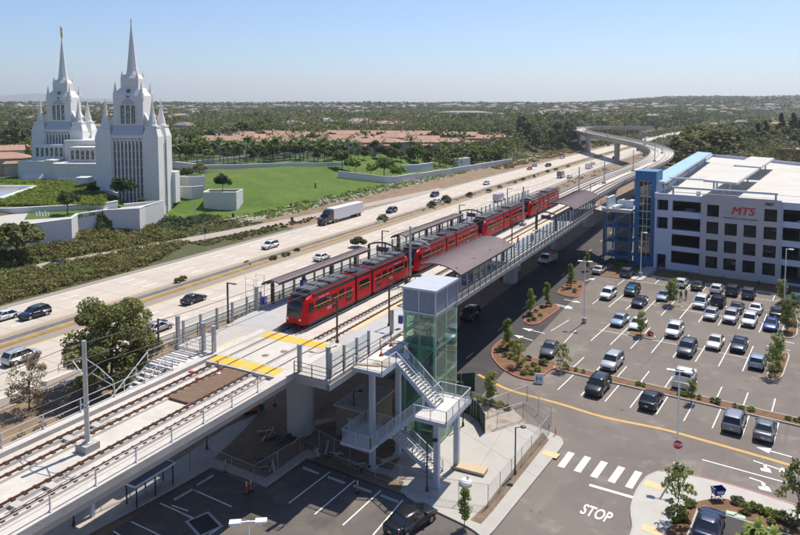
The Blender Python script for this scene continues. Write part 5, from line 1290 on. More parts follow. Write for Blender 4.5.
# freeway traffic
def onf(x, y): v = G(x, y, .01); return v
TF = TH+math.pi; TA = TH
fwy = [
 (35, 317, 'suv', NB, TF, 'dark blue SUV alone on the far lanes at the left edge'), (3, 320, 'sedan', WH, TF, 'white sedan cut by the left edge of the picture'),
 (22, 361, 'suv', SI, TA, 'silver SUV on the near lanes behind the small bare tree'), (158, 331, 'sedan', SI, TA, 'silver sedan just right of the big leafy tree'),
 (194, 302, 'sedan', BK, TA, 'black sedan on the near lanes left of the platform'), (270, 248, 'suv', WH, TF, 'white SUV on the far lanes behind the first canopy'),
 (322, 259.5, 'sedan', WH, TA, 'white sedan partly behind the first far canopy'), (391.5, 212.5, 'suv', NB, TF, 'dark blue SUV on far lanes right of the semi truck'),
 (434.5, 196.5, 'suv', NB, TF, 'dark blue SUV beside the median bushes'), (486.5, 184.5, 'sedan', SI, TF, 'silver car on the far lanes beyond the median bushes'),
 (530, 169.5, 'sedan', RDc, TF, 'small red car on the far lanes'), (534.8, 166.5, 'sedan', BL, TF, 'blue car just ahead of the red car'), (548, 166.5, 'suv', NB, TF, 'dark SUV right of the blue and red cars on the far lanes'),
 (562, 158.5, 'suv', BE, TF, 'beige SUV far up the freeway'), (579, 153, 'sedan', BL, TF, 'blue car entering the shade of the flyover'), (569.5, 178, 'sedan', WH, TA, 'white car on the near lanes ahead of the box truck'),
 (592.5, 164.5, 'sedan', WH, TA, 'white car in front of the white van under the flyover'), (615, 159, 'suv', DG, TA, 'dark SUV under the flyover on the near lanes'), (437, 203, 'sedan', WH, TA, 'white car hidden behind the median bushes'),
 (640, 151, 'suv', WH, TA, 'small white SUV beyond the flyover'), (652, 145.5, 'sedan', DG, TF, 'small dark car far beyond the flyover'), (668, 141, 'suv', WH, TA, 'tiny white SUV at the freeway bend'), (661, 142.5, 'sedan', SI, TA, 'tiny silver car at the freeway bend'),
]
for x, y, k, c, rz, lb in fwy:
    v = onf(x, y)
    if v.y > 330: rz -= .16
    vehicle(k, c, v, rz, lb, 'moving_car', group='cars on the freeway')
v = G(57, 266, .02); vehicle('coupe', NB, v, TH+math.pi+.15, 'dark blue car on the side road between the bushes', 'moving_car')
def box_van(lab, loc, rz, col, L=7.0, h=2.9):
    t = thing('box_truck', lab, 'truck', loc, rz); mb = MB(); mb.box(-1.1, 1.1, -L/2, L/2-1.9, .7, h); mb.build('cargo_box', paint(col), t)
    mb = MB(); mb.loft([[(1.0, L/2-1.85, .5), (1.0, L/2-1.85, 2.2), (-1.0, L/2-1.85, 2.2), (-1.0, L/2-1.85, .5)], [(1.0, L/2-.9, .5), (.95, L/2-.9, 2.1), (-.95, L/2-.9, 2.1), (-1.0, L/2-.9, .5)], [(.95, L/2, .5), (.9, L/2-.1, 1.2), (-.9, L/2-.1, 1.2), (-.95, L/2, .5)]], smooth=False); mb.build('cab', paint(WH), t)
    mb = MB(); mb.add([(-.85, L/2-.2, 1.26), (.85, L/2-.2, 1.26), (.8, L/2-.8, 1.98), (-.8, L/2-.8, 1.98)], [(0, 1, 2, 3)]); mb.build('windscreen', glass_d, t)
    for sx in (-1, 1):
        for y in (L/2-1.0, -L/2+1.4): mb = MB(); mb.tube((sx*.75, y, .42), (sx*1.05, y, .42), .42, n=14); mb.build('wheel', tyre, t)
box_van('white box truck with purple panels on the near lanes behind the third canopy', G(499, 201, .01), TH, (.40,.34,.50), 6.6, 2.7)
box_van('dark fronted box truck on the near lanes left of the white car', G(561, 177.5, .01), TH, (.12,.12,.14), 6.5, 3.0); box_van('white delivery van on the near lanes under the flyover', G(589, 168.5, .01), TH-.1, WH, 6.2, 2.7)
# semi truck
t = thing('semi_truck', 'semi truck with black cab and long white trailer on the far lanes', 'truck', (G(322, 225.5, 0)+G(357, 215.5, 0))/2+Vector((0, 0, .01)), TH+math.pi)
wt = mat('trailer_white', (.74,.74,.75), .5, .04, .8); tr_ = mat('cab_black', (.014,.014,.017), .25, .1, 1, coat=.6)
mb = MB(); mb.box(-1.28, 1.28, -10.6, 5.0, 1.15, 4.05); tb = mb.build('trailer', wt, t); mb = MB()
for k in range(26): mb.box(1.281, 1.295, -10.5+k*.6, -10.46+k*.6, 1.25, 3.95); mb.box(-1.295, -1.281, -10.5+k*.6, -10.46+k*.6, 1.25, 3.95)
mb.box(-1.3, 1.3, -10.65, 5.02, 1.0, 1.149); mb.build('trailer_rail', M['steel'], tb)
mb = MB(); mb.box(-.5, .5, -10.0, 10.0, .75, 1.0); mb.box(-.9, .9, -9.8, -7.2, .6, .99); mb.build('chassis', M['black'], t)
mb = MB(); q = lambda y, w, z0, z1: [(w, y, z0), (w, y, z1-.15), (w*.85, y, z1), (-w*.85, y, z1), (-w, y, z1-.15), (-w, y, z0)]
mb.loft([q(5.2, 1.18, .8, 3.75), q(6.4, 1.18, .8, 3.85), q(7.1, 1.15, .8, 3.3), q(7.7, 1.12, .8, 2.75), q(8.1, 1.1, .7, 2.0), q(9.6, 1.0, .6, 1.75), q(10.0, .9, .5, 1.4)], smooth=False); mb.build('cab', tr_, t)
mb = MB(); mb.add([(-1.02, 8.0, 2.12), (1.02, 8.0, 2.12), (.98, 7.55, 2.78), (-.98, 7.55, 2.78)], [(0, 1, 2, 3)]); mb.box(1.13, 1.19, 6.7, 7.5, 1.95, 2.6); mb.box(-1.19, -1.13, 6.7, 7.5, 1.95, 2.6); mb.build('window', glass_d, t)
for y in (9.0, 4.6, 3.3, -7.6, -9.0):
    for sx in (-1, 1): mb = MB(); mb.tube((sx*.75, y, .52), (sx*1.2, y, .52), .52, n=16); w_ = mb.build('wheel', tyre, t); mb = MB(); mb.tube((sx*1.201, y, .52), (sx*1.21, y, .52), .28, n=12); mb.build('rim', rimm, w_)
for sx in (-1, 1):
    mb = MB(); mb.box(*sorted((sx*.65, sx*.95)), 9.9, 10.0, .95, 1.2); mb.build('headlight', hl, t); mb = MB(); mb.tube((sx*1.1, 5.3, 1.0), (sx*1.1, 5.3, 4.1), .08); mb.build('exhaust_stack', M['steel'], t)
    mb = MB(); mb.tube((sx*.9, 5.9, .8), (sx*.9, 7.4, .8), .32, n=12); mb.build('fuel_tank', M['steel'], t)
# ================================================================ PARKING GARAGE
gw = layered('garage_white', (.55,.57,.66), [((.49,.51,.60), .3, .45, .7, .6, None)], .8); gg = layered('garage_grey', (.50,.46,.45), [((.42,.40,.41), .3, .45, .7, .6, None)], .8)
gblue = mat('tower_blue', (.045,.17,.34), .45, .06, .5); gblued = mat('steel_blue', (.035,.13,.27), .5, .1, 1); gin = layered('garage_interior', (.36,.35,.34), [((.27,.265,.26), .5, .5, .7, .6, None)], .9)
rofm = layered('roof_deck_concrete', (.50,.475,.43), [((.42,.40,.36), .12, .45, .65, .7, None), ((.68,.66,.62), 1.5, .5, .75, .5, None)], .85)
ga = thing('parking_garage', 'large white and grey five level parking garage with red lettering', 'parking garage', LP(-18, 139, 0), LH)
def gf(x, y, z): return tuple(LE*x+LD*y+Vector((0, 0, z)))   # e, d, z
gdk = mat('opening_dark', (.03,.033,.038), .2, .3, .3, spec=.6)
def facade(e0, e1, d, z0, z1, holes, m, depth=.45, name='wall'):
    es = sorted({e0, e1, *[h[0] for h in holes], *[h[1] for h in holes]}); zs = sorted({z0, z1, *[h[2] for h in holes], *[h[3] for h in holes]})
    mb = MB(); inh = lambda e, z: any(h[0] < e < h[1] and h[2] < z < h[3] for h in holes)
    for i in range(len(es)-1):
        for j in range(len(zs)-1):
            if not inh((es[i]+es[i+1])/2, (zs[j]+zs[j+1])/2):
                a, b, c, e_ = es[i], es[i+1], zs[j], zs[j+1]; mb.quad(gf(a, d, c), gf(b, d, c), gf(b, d, e_), gf(a, d, e_)); mb.quad(gf(b, d+depth, c), gf(a, d+depth, c), gf(a, d+depth, e_), gf(b, d+depth, e_))
    for a, b, c, e_ in holes:
        D = d+depth; mb.quad(gf(a, d, c), gf(b, d, c), gf(b, D, c), gf(a, D, c)); mb.quad(gf(a, d, e_), gf(a, D, e_), gf(b, D, e_), gf(b, d, e_)); mb.quad(gf(a, d, c), gf(a, D, c), gf(a, D, e_), gf(a, d, e_)); mb.quad(gf(b, d, c), gf(b, d, e_), gf(b, D, e_), gf(b, D, c))
    mb.quad(gf(e0, d, z1), gf(e1, d, z1), gf(e1, d+depth, z1), gf(e0, d+depth, z1)); mb.quad(gf(e0, d, z0), gf(e0, d, z1), gf(e0, d+depth, z1), gf(e0, d+depth, z0)); mb.quad(gf(e1, d, z0), gf(e1, d+depth, z0), gf(e1, d+depth, z1), gf(e1, d, z1))
    return mb.build(name, m, ga, world=True)
rows = [(11.5, 13.8), (8.2, 10.5), (4.8, 7.1), (1.5, 3.8)]
cols = [(-22.9, -20.8), (-19.75, -17.6), (-16.5, -14.4), (-13.2, -11.1)]
H1 = [(a, b, c, d) for r, (c, d) in enumerate(rows) for k, (a, b) in enumerate(cols) if not (r == 0 and k in (1, 2))]
facade(-23.8, -10.5, 138.5, .1, 15.5, H1, gg, .6)
H2 = [(-32.2, -30.1, 11.9, 14.0), (-32.2, -30.1, 8.2, 10.5), (-32.0, -30.3, .1, 3.0), (-29.3, -24.1, 11.9, 14.1), (-29.3, -24.1, 8.2, 10.7), (-29.3, -24.1, 4.9, 7.3), (-29.3, -24.1, 1.5, 4.0)]
facade(-32.6, -23.8, 139, .1, 15.2, H2, gw)
H3 = []
for (c, d) in ((11.7, 13.9), (8.2, 10.6), (4.7, 7.1), (.4, 3.6)):
    e = -10.2
    while e < 34: H3.append((e, e+7.6, c, d)); e += 8.2
facade(-10.5, 34, 139, .1, 15.2, H3, gw)
# window frames set into the panel openings
for h in H1:
    mb = MB(); a, b, c, d = h; yy = 138.85
    for x0, x1, z0, z1 in ((a, b, c, c+.06), (a, b, d-.06, d), (a, a+.06, c, d), (b-.06, b, c, d), (a+.5, a+.55, c, d)): mb.box(x0, x1, yy, yy+.06, z0, z1, 0, gf)
    w_ = mb.build('window_frame', M['darkm'], ga, world=True); mb = MB(); mb.box(a+.06, b-.06, yy+.02, yy+.04, c+.06, d-.06, 0, gf); mb.build('window_pane', glassy('garage_glass', (.30,.33,.35), -.1, .9), w_, world=True)
# floors, back walls, columns, side walls
mb = MB()
for z in (0.11, 3.9, 7.3, 10.7):
    mb.box(-32.3, 33.8, 139.5, 156, z-.1, z, 0, gf)
mb.build('floor_slab', gin, ga, world=True); mb = MB(); mb.box(-32.3, 33.8, 156, 156.3, 0, 14.4, 0, gf); mb.build('inner_wall', gin, ga, world=True)
for e in np.arange(-24, 34, 8.2): mb = MB(); mb.box(e-.35, e+.35, 146, 146.7, .1, 14.4, 0, gf); mb.build('column', gin, ga, world=True)
mb = MB()
rp_ = [gf(-32.6, 139.05, 0), gf(34, 139.05, 0), gf(34, 236, 0), gf(-14, 236, 0), gf(-30, 250, 0), gf(-41.5, 258, 0)]
mb.prism([q[:2] for q in rp_], 13.95, 14.35); mb.build('roof_deck', rofm, ga, world=True)
mb = MB(); n = len(rp_)
for i in range(1, n):
    a, b = rp_[i], rp_[(i+1) % n]; mb.bar((a[0], a[1], 14.8), (b[0], b[1], 14.8), .3, 1.0)
mb.build('parapet', gw, ga, world=True)
mb = MB(); wl = [gf(-32.6, 139.6, 0), gf(-41.5, 258, 0)]
mb.bar((wl[0][0], wl[0][1], 7.0), (wl[1][0], wl[1][1], 7.0), .3, 13.9); a, b = gf(34, 139.6, 0), gf(34, 236, 0); mb.bar((a[0], a[1], 7.0), (b[0], b[1], 7.0), .3, 13.9); mb.build('side_wall', gw, ga, world=True)
mb = MB()   # parking stripes on the roof
for d0 in (160, 176, 196, 212, 226):
    for k in range(20):
        e = -8+k*2.7-(0 if d0 < 190 else 6)
        if e < 33 and (d0 < 220): mb.bar(gf(e, d0, 14.36), gf(e, d0+5.2, 14.36), .1, .01)
mb.build('roof_marking', lw_, ga, world=True)
mb = MB(); 
for e, d in ((-26, 147), (-6, 150), (4, 172), (14, 190)): mb.box(e-.35, e+.35, d-.35, d+.35, 14.36, 15.2, 0, gf)
mb.build('roof_vent', M['steel'], ga, world=True)['kind'] = 'stuff'
# lettering
red_l = mat('lettering_red', (.60,.012,.015), .4, .03); dk_l = mat('lettering_dark', (.03,.03,.035), .5, .05)
ux = LE; uz = Vector((0, 0, 1))
text_mesh('lettering', 'MTS', 2.1, red_l, gf(-16.7, 138.44, 12.95), ux, Vector((0, 0, 1))+LE*.22, parent=ga, extrude=.03, bold=0)
for o_ in (.05, .10): text_mesh('lettering', 'MTS', 2.1, red_l, Vector(gf(-16.7, 138.44, 12.95))+LE*o_-LD*o_*.1, ux, Vector((0, 0, 1))+LE*.22, parent=ga, extrude=.03, bold=0)
text_mesh('lettering', 'Nobel Drive Trolley Station', .52, dk_l, gf(-17.1, 138.44, 11.55), ux, uz, parent=ga, extrude=.01, bold=0)
text_mesh('lettering', '9807', .75, dk_l, gf(-12.4, 138.44, 14.65), ux, uz, parent=ga, extrude=.01, bold=.015)
mb = MB()    # thin swoosh ring of the emblem
for k in range(26):
    t0 = 2.0+k*.17; t1 = t0+.17; mb.bar(gf(-18.1+1.5*math.cos(t0), 138.47, 13.1+1.15*math.sin(t0)), gf(-18.1+1.5*math.cos(t1), 138.47, 13.1+1.15*math.sin(t1)), .05, .05)
mb.build('emblem_ring', mat('emblem_pink', (.62,.30,.32), .5), ga, world=True)
# pale beams in front of the roof edge
pale = mat('pale_blue_white', (.56,.62,.66), .45, .05); 
for nm, e0, e1, d, z in (('front', -29.6, -11.2, 139.4, 16.6), ('rear', -33.0, -23.5, 151, 17.2)):
    mb = MB(); mb.box(e0, e1, d-.25, d+.25, z-.16, z+.16, 0, gf); mb.build('shade_beam', pale, ga, world=True)
    for e in np.linspace(e0+.3, e1-.3, 3 if nm == 'front' else 2): mb = MB(); mb.box(e-.16, e+.16, d-.16, d+.16, 14.3, z-.161, 0, gf); mb.build('beam_post', M['steel'], ga, world=True)
mb = MB(); mb.tube(gf(-29, 139.5, 15.7), gf(-11.5, 139.5, 15.7), .04); mb.build('roof_rail', M['steel'], ga, world=True)
# solar canopies
def solar(lab, corners, zl, zr_, m, nposts, under=None):
    t = thing('solar_canopy', lab, 'canopy', gf(corners[0][0], corners[0][1], 14.35), LH, group='solar canopies on the garage roof')
    (a, b, c, d) = corners   # near-left, near-right, far-right, far-left
    vs = [gf(*a, zl), gf(*b, zr_), gf(*c, zr_), gf(*d, zl)]; up = [tuple(Vector(v)+Vector((0, 0, .12))) for v in vs]
    mb = MB(); mb.add(vs+up, [(3, 2, 1, 0), (4, 5, 6, 7), (0, 1, 5, 4), (1, 2, 6, 5), (2, 3, 7, 6), (3, 0, 4, 7)]); mb.build('panel_sheet', m, t, world=True)
    mb = MB(); N = max(3, int((Vector(vs[3])-Vector(vs[0])).length/2.1))
    for k in range(1, N): u = k/N; p = Vector(up[0]).lerp(Vector(up[3]), u); q = Vector(up[1]).lerp(Vector(up[2]), u); mb.bar(p, q, .05, .02)
    for k in range(1, 4 if (Vector(vs[1])-Vector(vs[0])).length < 4 else 6): u = k/(4 if (Vector(vs[1])-Vector(vs[0])).length < 4 else 6); p = Vector(up[0]).lerp(Vector(up[1]), u); q = Vector(up[3]).lerp(Vector(up[2]), u); mb.bar(p, q, .05, .02)
    mb.build('panel_seam', pale, t, world=True)['kind'] = 'stuff'; mb = MB()
    for u0, u1 in (((0), (3)), ((1), (2))): mb.bar(Vector(vs[u0])-Vector((0, 0, .18)), Vector(vs[u1])-Vector((0, 0, .18)), .2, .3)
    mb.bar(Vector(vs[0])-Vector((0, 0, .16)), Vector(vs[1])-Vector((0, 0, .16)), .2, .26); mb.build('beam', M['grayp'], t, world=True)
    for k in range(nposts):
        u = (k+.3)/(nposts-.4); 
        for s_ in (.3, .7):
            p = Vector(vs[0]).lerp(Vector(vs[3]), u).lerp(Vector(vs[1]).lerp(Vector(vs[2]), u), s_)
            if p.z > 14.5: mb = MB(); mb.bar((p.x, p.y, 14.3), (p.x, p.y, p.z-.25), .26); mb.build('post', M['grayp'], t, world=True)
solm = mat('solar_pale_blue', (.33,.50,.60), .25, .06, .3); solw = layered('solar_pale_cream', (.53,.50,.43), [((.42,.40,.35), .15, .45, .65, .7, (1,.3,1,-LH))], .5)  # pale blue panels, and pale cream ones with random mottling
solar('long pale blue solar canopy along the left edge of the garage roof', ((-34.6, 140.5), (-31.5, 142), (-38.2, 236), (-42.0, 234)), 17.5, 17.1, solm, 5)
solar('nearer pale solar canopy in the middle of the garage roof', ((-24.9, 146), (-18.9, 146), (-18.9, 182), (-24.9, 182)), 17.6, 17.4, solw, 3)
solar('farther pale solar canopy in the middle of the garage roof', ((-24.9, 186), (-18.9, 186), (-18.9, 219), (-24.9, 219)), 17.6, 17.4, solw, 3)
# blue glazed tower
tw = thing('stair_tower', 'tall blue tower with a glazed strip at the corner of the parking garage', 'tower', LP(-34.8, 142, 0), LH)
def facade2(parent, m, e0, e1, d, z0, z1, holes, depth=.4, name='wall'):
    global ga
    g_ = ga; ga = parent; o = facade(e0, e1, d, z0, z1, holes, m, depth, name); ga = g_; return o
hz2 = [(-36.0, -33.7, 1.8, 17.4)]
facade2(tw, gblue, -36.9, -32.75, 140.2, 0, 19.2, hz2)
mb = MB(); mb.box(-36.9, -36.6, 140.61, 145.5, 0, 19.2, 0, gf); mb.box(-33.05, -32.75, 140.61, 145.5, 0, 19.2, 0, gf); mb.box(-36.59, -33.06, 145.2, 145.5, 0, 19.2, 0, gf); mb.build('wall', gblue, tw, world=True)
mb = MB(); mb.box(-36.95, -32.7, 140.15, 145.55, 19.201, 19.4, 0, gf); mb.build('roof', gblue, tw, world=True)
for r in range(5):
    z0 = 1.8+r*3.12; z1 = z0+3.12
    mb = MB(); mb.box(-36.0, -33.7, 140.3, 140.42, z1-.09, z1+.09, 0, gf)
    for e in (-35.25, -34.45): mb.box(e-.05, e+.05, 140.3, 140.4, z0, z1, 0, gf)
    mb.box(-36.0, -33.7, 140.31, 140.39, z0+1.5, z0+1.58, 0, gf); w_ = mb.build('mullion', pale, tw, world=True)
    mb = MB(); mb.box(-36.0, -33.7, 140.335, 140.36, z0, z1, 0, gf); mb.build('glass_pane', glassy('tower_glass', (.35,.36,.36), .5, .85), w_, world=True)
    mb = MB(); mb.box(-36.4, -33.2, 141.5, 144.8, z0+.9, z0+1.1, 0, gf); mb.bar(gf(-36, 141.6, z0-.6), gf(-33.5, 141.6, z0+.9), .3, .15); mb.build('stair_landing', mat('brown_landing', (.22,.14,.08), .7), tw, world=True)
# open blue steel stair and bridge landing
ob = thing('open_stair', 'open blue steel stair structure with three balconies beside the blue tower', 'staircase', LP(-39.5, 139, 0), LH)
for e in (-42.2, -39.6, -36.98):
    for d in (137.3, 143.8): mb = MB(); mb.box(e-.12, e+.12, d-.12, d+.12, 0, 10.9, 0, gf); mb.build('column', gblued, ob, world=True)
for z in (1.9, 4.9, 7.9):
    mb = MB(); mb.box(-42.3, -36.95, 137.2, 144, z-.22, z, 0, gf); b_ = mb.build('balcony', gblued, ob, world=True)
    mb = MB(); mb.box(-42.3, -36.95, 137.16, 137.2, z, z+.12, 0, gf); mb.bar(gf(-42.3, 137.2, z+1.1), gf(-36.95, 137.2, z+1.1), .07)
    for k in range(28): mb.bar(gf(-42.3+k*.198, 137.2, z), gf(-42.3+k*.198, 137.2, z+1.1), .025)
    mb.build('railing', gblued, b_, world=True)
    mb = MB(); mb.bar(gf(-41.8, 139.2, z), gf(-38.0, 139.2, z+2.8), 1.2, .2); mb.build('stair_flight', M['concrete'], ob, world=True)
mb = MB(); mb.box(-42.6, -36.95, 137.0, 146, 10.9, 11.3, 0, gf); mb.box(-42.6, -36.95, 137.0, 137.2, 11.301, 11.6, 0, gf); mb.build('roof_slab', rofm, ob, world=True)
mb = MB(); mb.box(-40.5, -37.4, 141.2, 141.5, 11.3, 13.0, 0, gf); mb.box(-42.4, -41.9, 139, 144, 11.3, 13.6, 0, gf); mb.bar(gf(-41, 139.4, 11.5), gf(-38, 143.5, 12.7), 1.0, .5); mb.box(-40.8, -40.5, 141.2, 146, 11.3, 12.6, 0, gf); mb.build('roof_wall', pale, ob, world=True)
mb = MB(); mb.box(-41.5, -38.0, 142.5, 143.6, 0, 10.8, 0, gf); mb.build('core_wall', layered('core_concrete', (.34,.33,.31), [((.27,.26,.24), .5, .5, .7, .6, None)], .9), ob, world=True)
br = thing('footbridge', 'short footbridge joining the station platform end to the garage stair', 'footbridge', T(128, 10, ZR))
a = T(126, 8.6, 10.0); b = Vector(gf(-42.6, 142, 10.0)); c = Vector(gf(-42.6, 145.8, 10.0)); d = T(132.5, 8.6, 10.0)
mb = MB(); mb.prism([a[:2], b[:2], c[:2], d[:2]], 9.5, 10.02); mb.build('deck', M['deckc'], br, world=True)
mb = MB()
for p, q in ((a, b), (d, c)):
    for r in (.4, .75, 1.1): mb.tube(p+Vector((0, 0, r)), q+Vector((0, 0, r)), .03)
    for k in range(5): m_ = p.lerp(q, k/4); mb.bar(m_, m_+Vector((0, 0, 1.1)), .06)
mb.build('railing', M['bronze'], br, world=True); mb = MB(); m_ = a.lerp(c, .55); mb.tube((m_.x, m_.y, 0), (m_.x, m_.y, 9.5), .45, n=14); mb.build('pier', M['concrete'], br, world=True)
# two parked cars seen inside the top level opening and the right hand levels
vehicle('sedan', SI, gf(-27, 143, 10.72), LH+1.57, 'silver car seen in the third level opening left of the lettering panel')
vehicle('sedan', WH, gf(-6, 143.4, 10.72), LH+1.57, 'white car seen in the upper opening right of the lettering panel')
vehicle('suv', WH, gf(-4, 143.4, .13), LH+1.57, 'white SUV seen in the ground level opening right of the panel')
# red brick roofed building behind the garage
t = thing('brick_building', 'low brick red building with white roof behind the garage', 'building', G(790, 156, 6), LH)
mb = MB(); mb.box(-6, 40, -6, 20, -6, 3.2); mb.build('wall', layered('brick_red', (.36,.13,.08), [((.28,.10,.065), 1.5, .5, .7, .7, None)], .9), t); mb = MB(); mb.box(-5.4, 39.4, -5.4, 19.4, 3.201, 3.3); mb.build('roof', M['concrete'], t)
mb = MB(); mb.box(-6.2, 40.2, -6.2, -5.4, 3.2, 4.0); mb.box(-6.2, 40.2, 19.4, 20.2, 3.2, 4.0); mb.box(-6.2, -5.4, -5.4, 19.4, 3.2, 4.0); mb.box(39.4, 40.2, -5.4, 19.4, 3.2, 4.0); mb.build('parapet', layered('brick_red', (0,0,0), []), t)
# ================================================================ TEMPLE
def GY(x, y, Y):
    a = (x-400)/FO; b = (CY0-y)/FO; t = Y/(CP_+b*SP_); return Vector((a*t, Y, CH+(-SP_+b*CP_)*t))
tm = thing('temple', 'white twin spired temple with tall pinnacles above the green lawn', 'temple', (-95, 215, 0))
tw_ = layered('temple_white', (.68,.665,.64), [((.60,.585,.56), .15, .45, .7, .6, None), ((.74,.73,.71), 1.2, .5, .75, .5, (1,1,.2)), ((.52,.505,.48), .9, .6, .72, .45, (1,1,.08)), ((.60,.58,.55), 6, .55, .6, .35, (1,1,3))], .75)
tgl = layered('temple_glass', (.10,.13,.12), [((.42,.43,.33), 1.1, .5, .62, .8, None), ((.02,.03,.035), 2.5, .5, .65, .8, None)], .15); gold_m = mat('gold_leaf', (.75,.50,.10), .3, .1, 3, .9)
def tower(cx, cy, statue):
    def bx(nm, x0, x1, y0, y1, z0, z1, m=tw_, taper=None):
        mb = MB(); P = [(cx+x0, cy+y0), (cx+x1, cy+y0), (cx+x1, cy+y1), (cx+x0, cy+y1)]
        if taper:
            a0, a1, b0, b1 = taper; Q = [(cx+a0, cy+b0), (cx+a1, cy+b0), (cx+a1, cy+b1), (cx+a0, cy+b1)]; mb.prism(P, z0, z1, taper=Q)
        else: mb.prism(P, z0, z1)
        return mb.build(nm, m, tm, world=True)
    for sx in (-1, 1):
        for yc in (-3.6, 3.4):
            x = sx*6.75
            bx('pier', x-2.25, x+2.25, yc-2.2, yc+2.2, -4, 23.6)
            bx('pier_shoulder', x-2.25, x+2.25, yc-2.2, yc+2.2, 23.6, 26.2, taper=(x-1.55, x+1.55, yc-1.5, yc+1.5))
            bx('pier_cap', x-1.75, x+1.75, yc-1.7, yc+1.7, 26.2, 26.7)
            mb = MB(); mb.lathe((cx+x, cy+yc, 26.7), [(1.45, 0), (1.15, .9), (1.2, 1.1), (.62, 3.6), (.25, 6.2), (.06, 7.9)], 8, rot=math.pi/8, smooth=False); mb.build('pinnacle', tw_, tm, world=True)
            # narrow recessed panels on the pier front
            # flying sloped buttress up to the shaft
            mb = MB(); xi = sx*4.0; xo = sx*6.9
            pts = [(xo, 23.6), (xo, 25.4), (xi, 31.0), (xi, 23.6)]
            vs = [(cx+a, cy+yc*0.72-.8, z) for a, z in pts]+[(cx+a, cy+yc*0.72+.8, z) for a, z in pts]
            mb.add(vs, [(0, 1, 2, 3), (7, 6, 5, 4), (0, 4, 5, 1), (1, 5, 6, 2), (2, 6, 7, 3), (3, 7, 4, 0)]); mb.build('buttress', tw_, tm, world=True)
        # side wall slab with slits
        bx('side_wall', *(sorted((sx*7.8, sx*8.55))), -1.8, 1.6, -2, 22.8)
        for k in range(3):
            y = -1.05+k*.95; mb = MB(); mb.box(cx+min(sx*8.551, sx*8.58), cx+max(sx*8.551, sx*8.58), cy+y-.22, cy+y+.22, 3, 21.5); mb.build('side_window', tgl, tm, world=True)
    # central bay: glass behind, fins in front, front and back
    for sy in (-1, 1):
        yb = sy*4.0
        bx('bay_glass', -4.65, 4.65, *(sorted((yb, yb+sy*.1))), 1, 23.2, tgl)
        for k in range(9):
            x = -4.3+k*1.075; a, b = sorted((yb+sy*.101, yb+sy*1.15)); bx('fin', x-.2, x+.2, a, b, -1, 22.9)
        for k in range(8):
            x = -4.3+(k+.5)*1.075; a, b = sorted((yb+sy*.101, yb+sy*.8)); bx('fin_arch', x-.336, x+.336, a, b, 22.3, 23.2)
            for z in np.arange(2.5, 22, 2.4): bx('spandrel', x-.336, x+.336, *sorted((yb+sy*.101, yb+sy*.24)), z, z+(.34 if int(z*10) % 3 == 1 else .14))
        a, b = sorted((yb-sy*.5, yb+sy*1.25)); bx('bay_cornice', -4.64, 4.64, a, b, 23.2, 24.1)
    # skirt roof and shaft
    bx('skirt_roof', -4.64, 4.64, -5.2, 5.2, 24.1, 27.0, taper=(-4.2, 4.2, -3.9, 3.9), m=mat('skirt_grey', (.42,.45,.50), .6, .05))
    bx('core', -6.5, 6.5, -3.8, 3.8, 0, 24.0)
    bx('shaft', -4.25, 4.25, -3.95, 3.95, 24.1, 35.4)
    bx('shaft_shoulder', -4.25, 4.25, -3.95, 3.95, 35.4, 37.6, taper=(-2.75, 2.75, -2.7, 2.7))
    bx('upper_shaft', -2.55, 2.55, -2.5, 2.5, 37.0, 40.4)
    bx('upper_shoulder', -2.55, 2.55, -2.5, 2.5, 40.4, 41.6, taper=(-1.75, 1.75, -1.75, 1.75))
    for sx in (-1, 1):
        for sy in (-1, 1):
            mb = MB(); x, y = cx+sx*3.75, cy+sy*3.5; mb.lathe((x, y, 34.2), [(.75, 0), (.7, 1.9), (.55, 2.2), (.2, 4.2), (.05, 5.2)], 8, smooth=False); mb.build('shaft_pinnacle', tw_, tm, world=True)
            mb = MB(); x, y = cx+sx*2.2, cy+sy*2.2; mb.lathe((x, y, 39.4), [(.42, 0), (.4, 1.4), (.12, 2.7), (.03, 3.2)], 8, smooth=False); mb.build('upper_pinnacle', tw_, tm, world=True)
    mb = MB(); mb.lathe((cx, cy, 41.5), [(1.8, 0), (1.55, 1.0), (1.15, 4.5), (.72, 9.0), (.34, 12.6), (.08, 15.2)], 8, rot=math.pi/8, smooth=False); mb.build('spire', tw_, tm, world=True)
    for sy in (-1, 1):
        ys = cy+sy*3.951
        for k in (-1, 0, 1):
            mb = MB(); a, b = sorted((ys, ys+sy*.05)); mb.prism([(cx+k*1.55-.55, a), (cx+k*1.55+.55, a), (cx+k*1.55+.55, b), (cx+k*1.55-.55, b)], 27.4, 32.2); mb.lathe((cx+k*1.55, (a+b)/2, 32.2), [(.52, 0), (.0, .5)], 12); w_ = mb.build('shaft_window', tgl, tm, world=True); mb = MB()
            for j in range(6): mb.box(cx+k*1.55-.5, cx+k*1.55+.5, min(ys+sy*.051, ys+sy*.1), max(ys+sy*.051, ys+sy*.1), 28+j*.75, 28.07+j*.75)
            mb.box(cx+k*1.55-.04, cx+k*1.55+.04, min(ys+sy*.051, ys+sy*.1), max(ys+sy*.051, ys+sy*.1), 27.5, 32.5); mb.build('tracery', tw_, w_, world=True)
        for k in (-2, -1, 0, 1, 2) if 0 else (-1.5, -.5, .5, 1.5):
            mb = MB(); a, b = sorted((ys+sy*.0, ys+sy*.35)); mb.prism([(cx+k*1.55-.18, a), (cx+k*1.55+.18, a), (cx+k*1.55+.18, b), (cx+k*1.55-.18, b)], 27.2, 32.8); mb.build('window_mullion', tw_, tm, world=True)
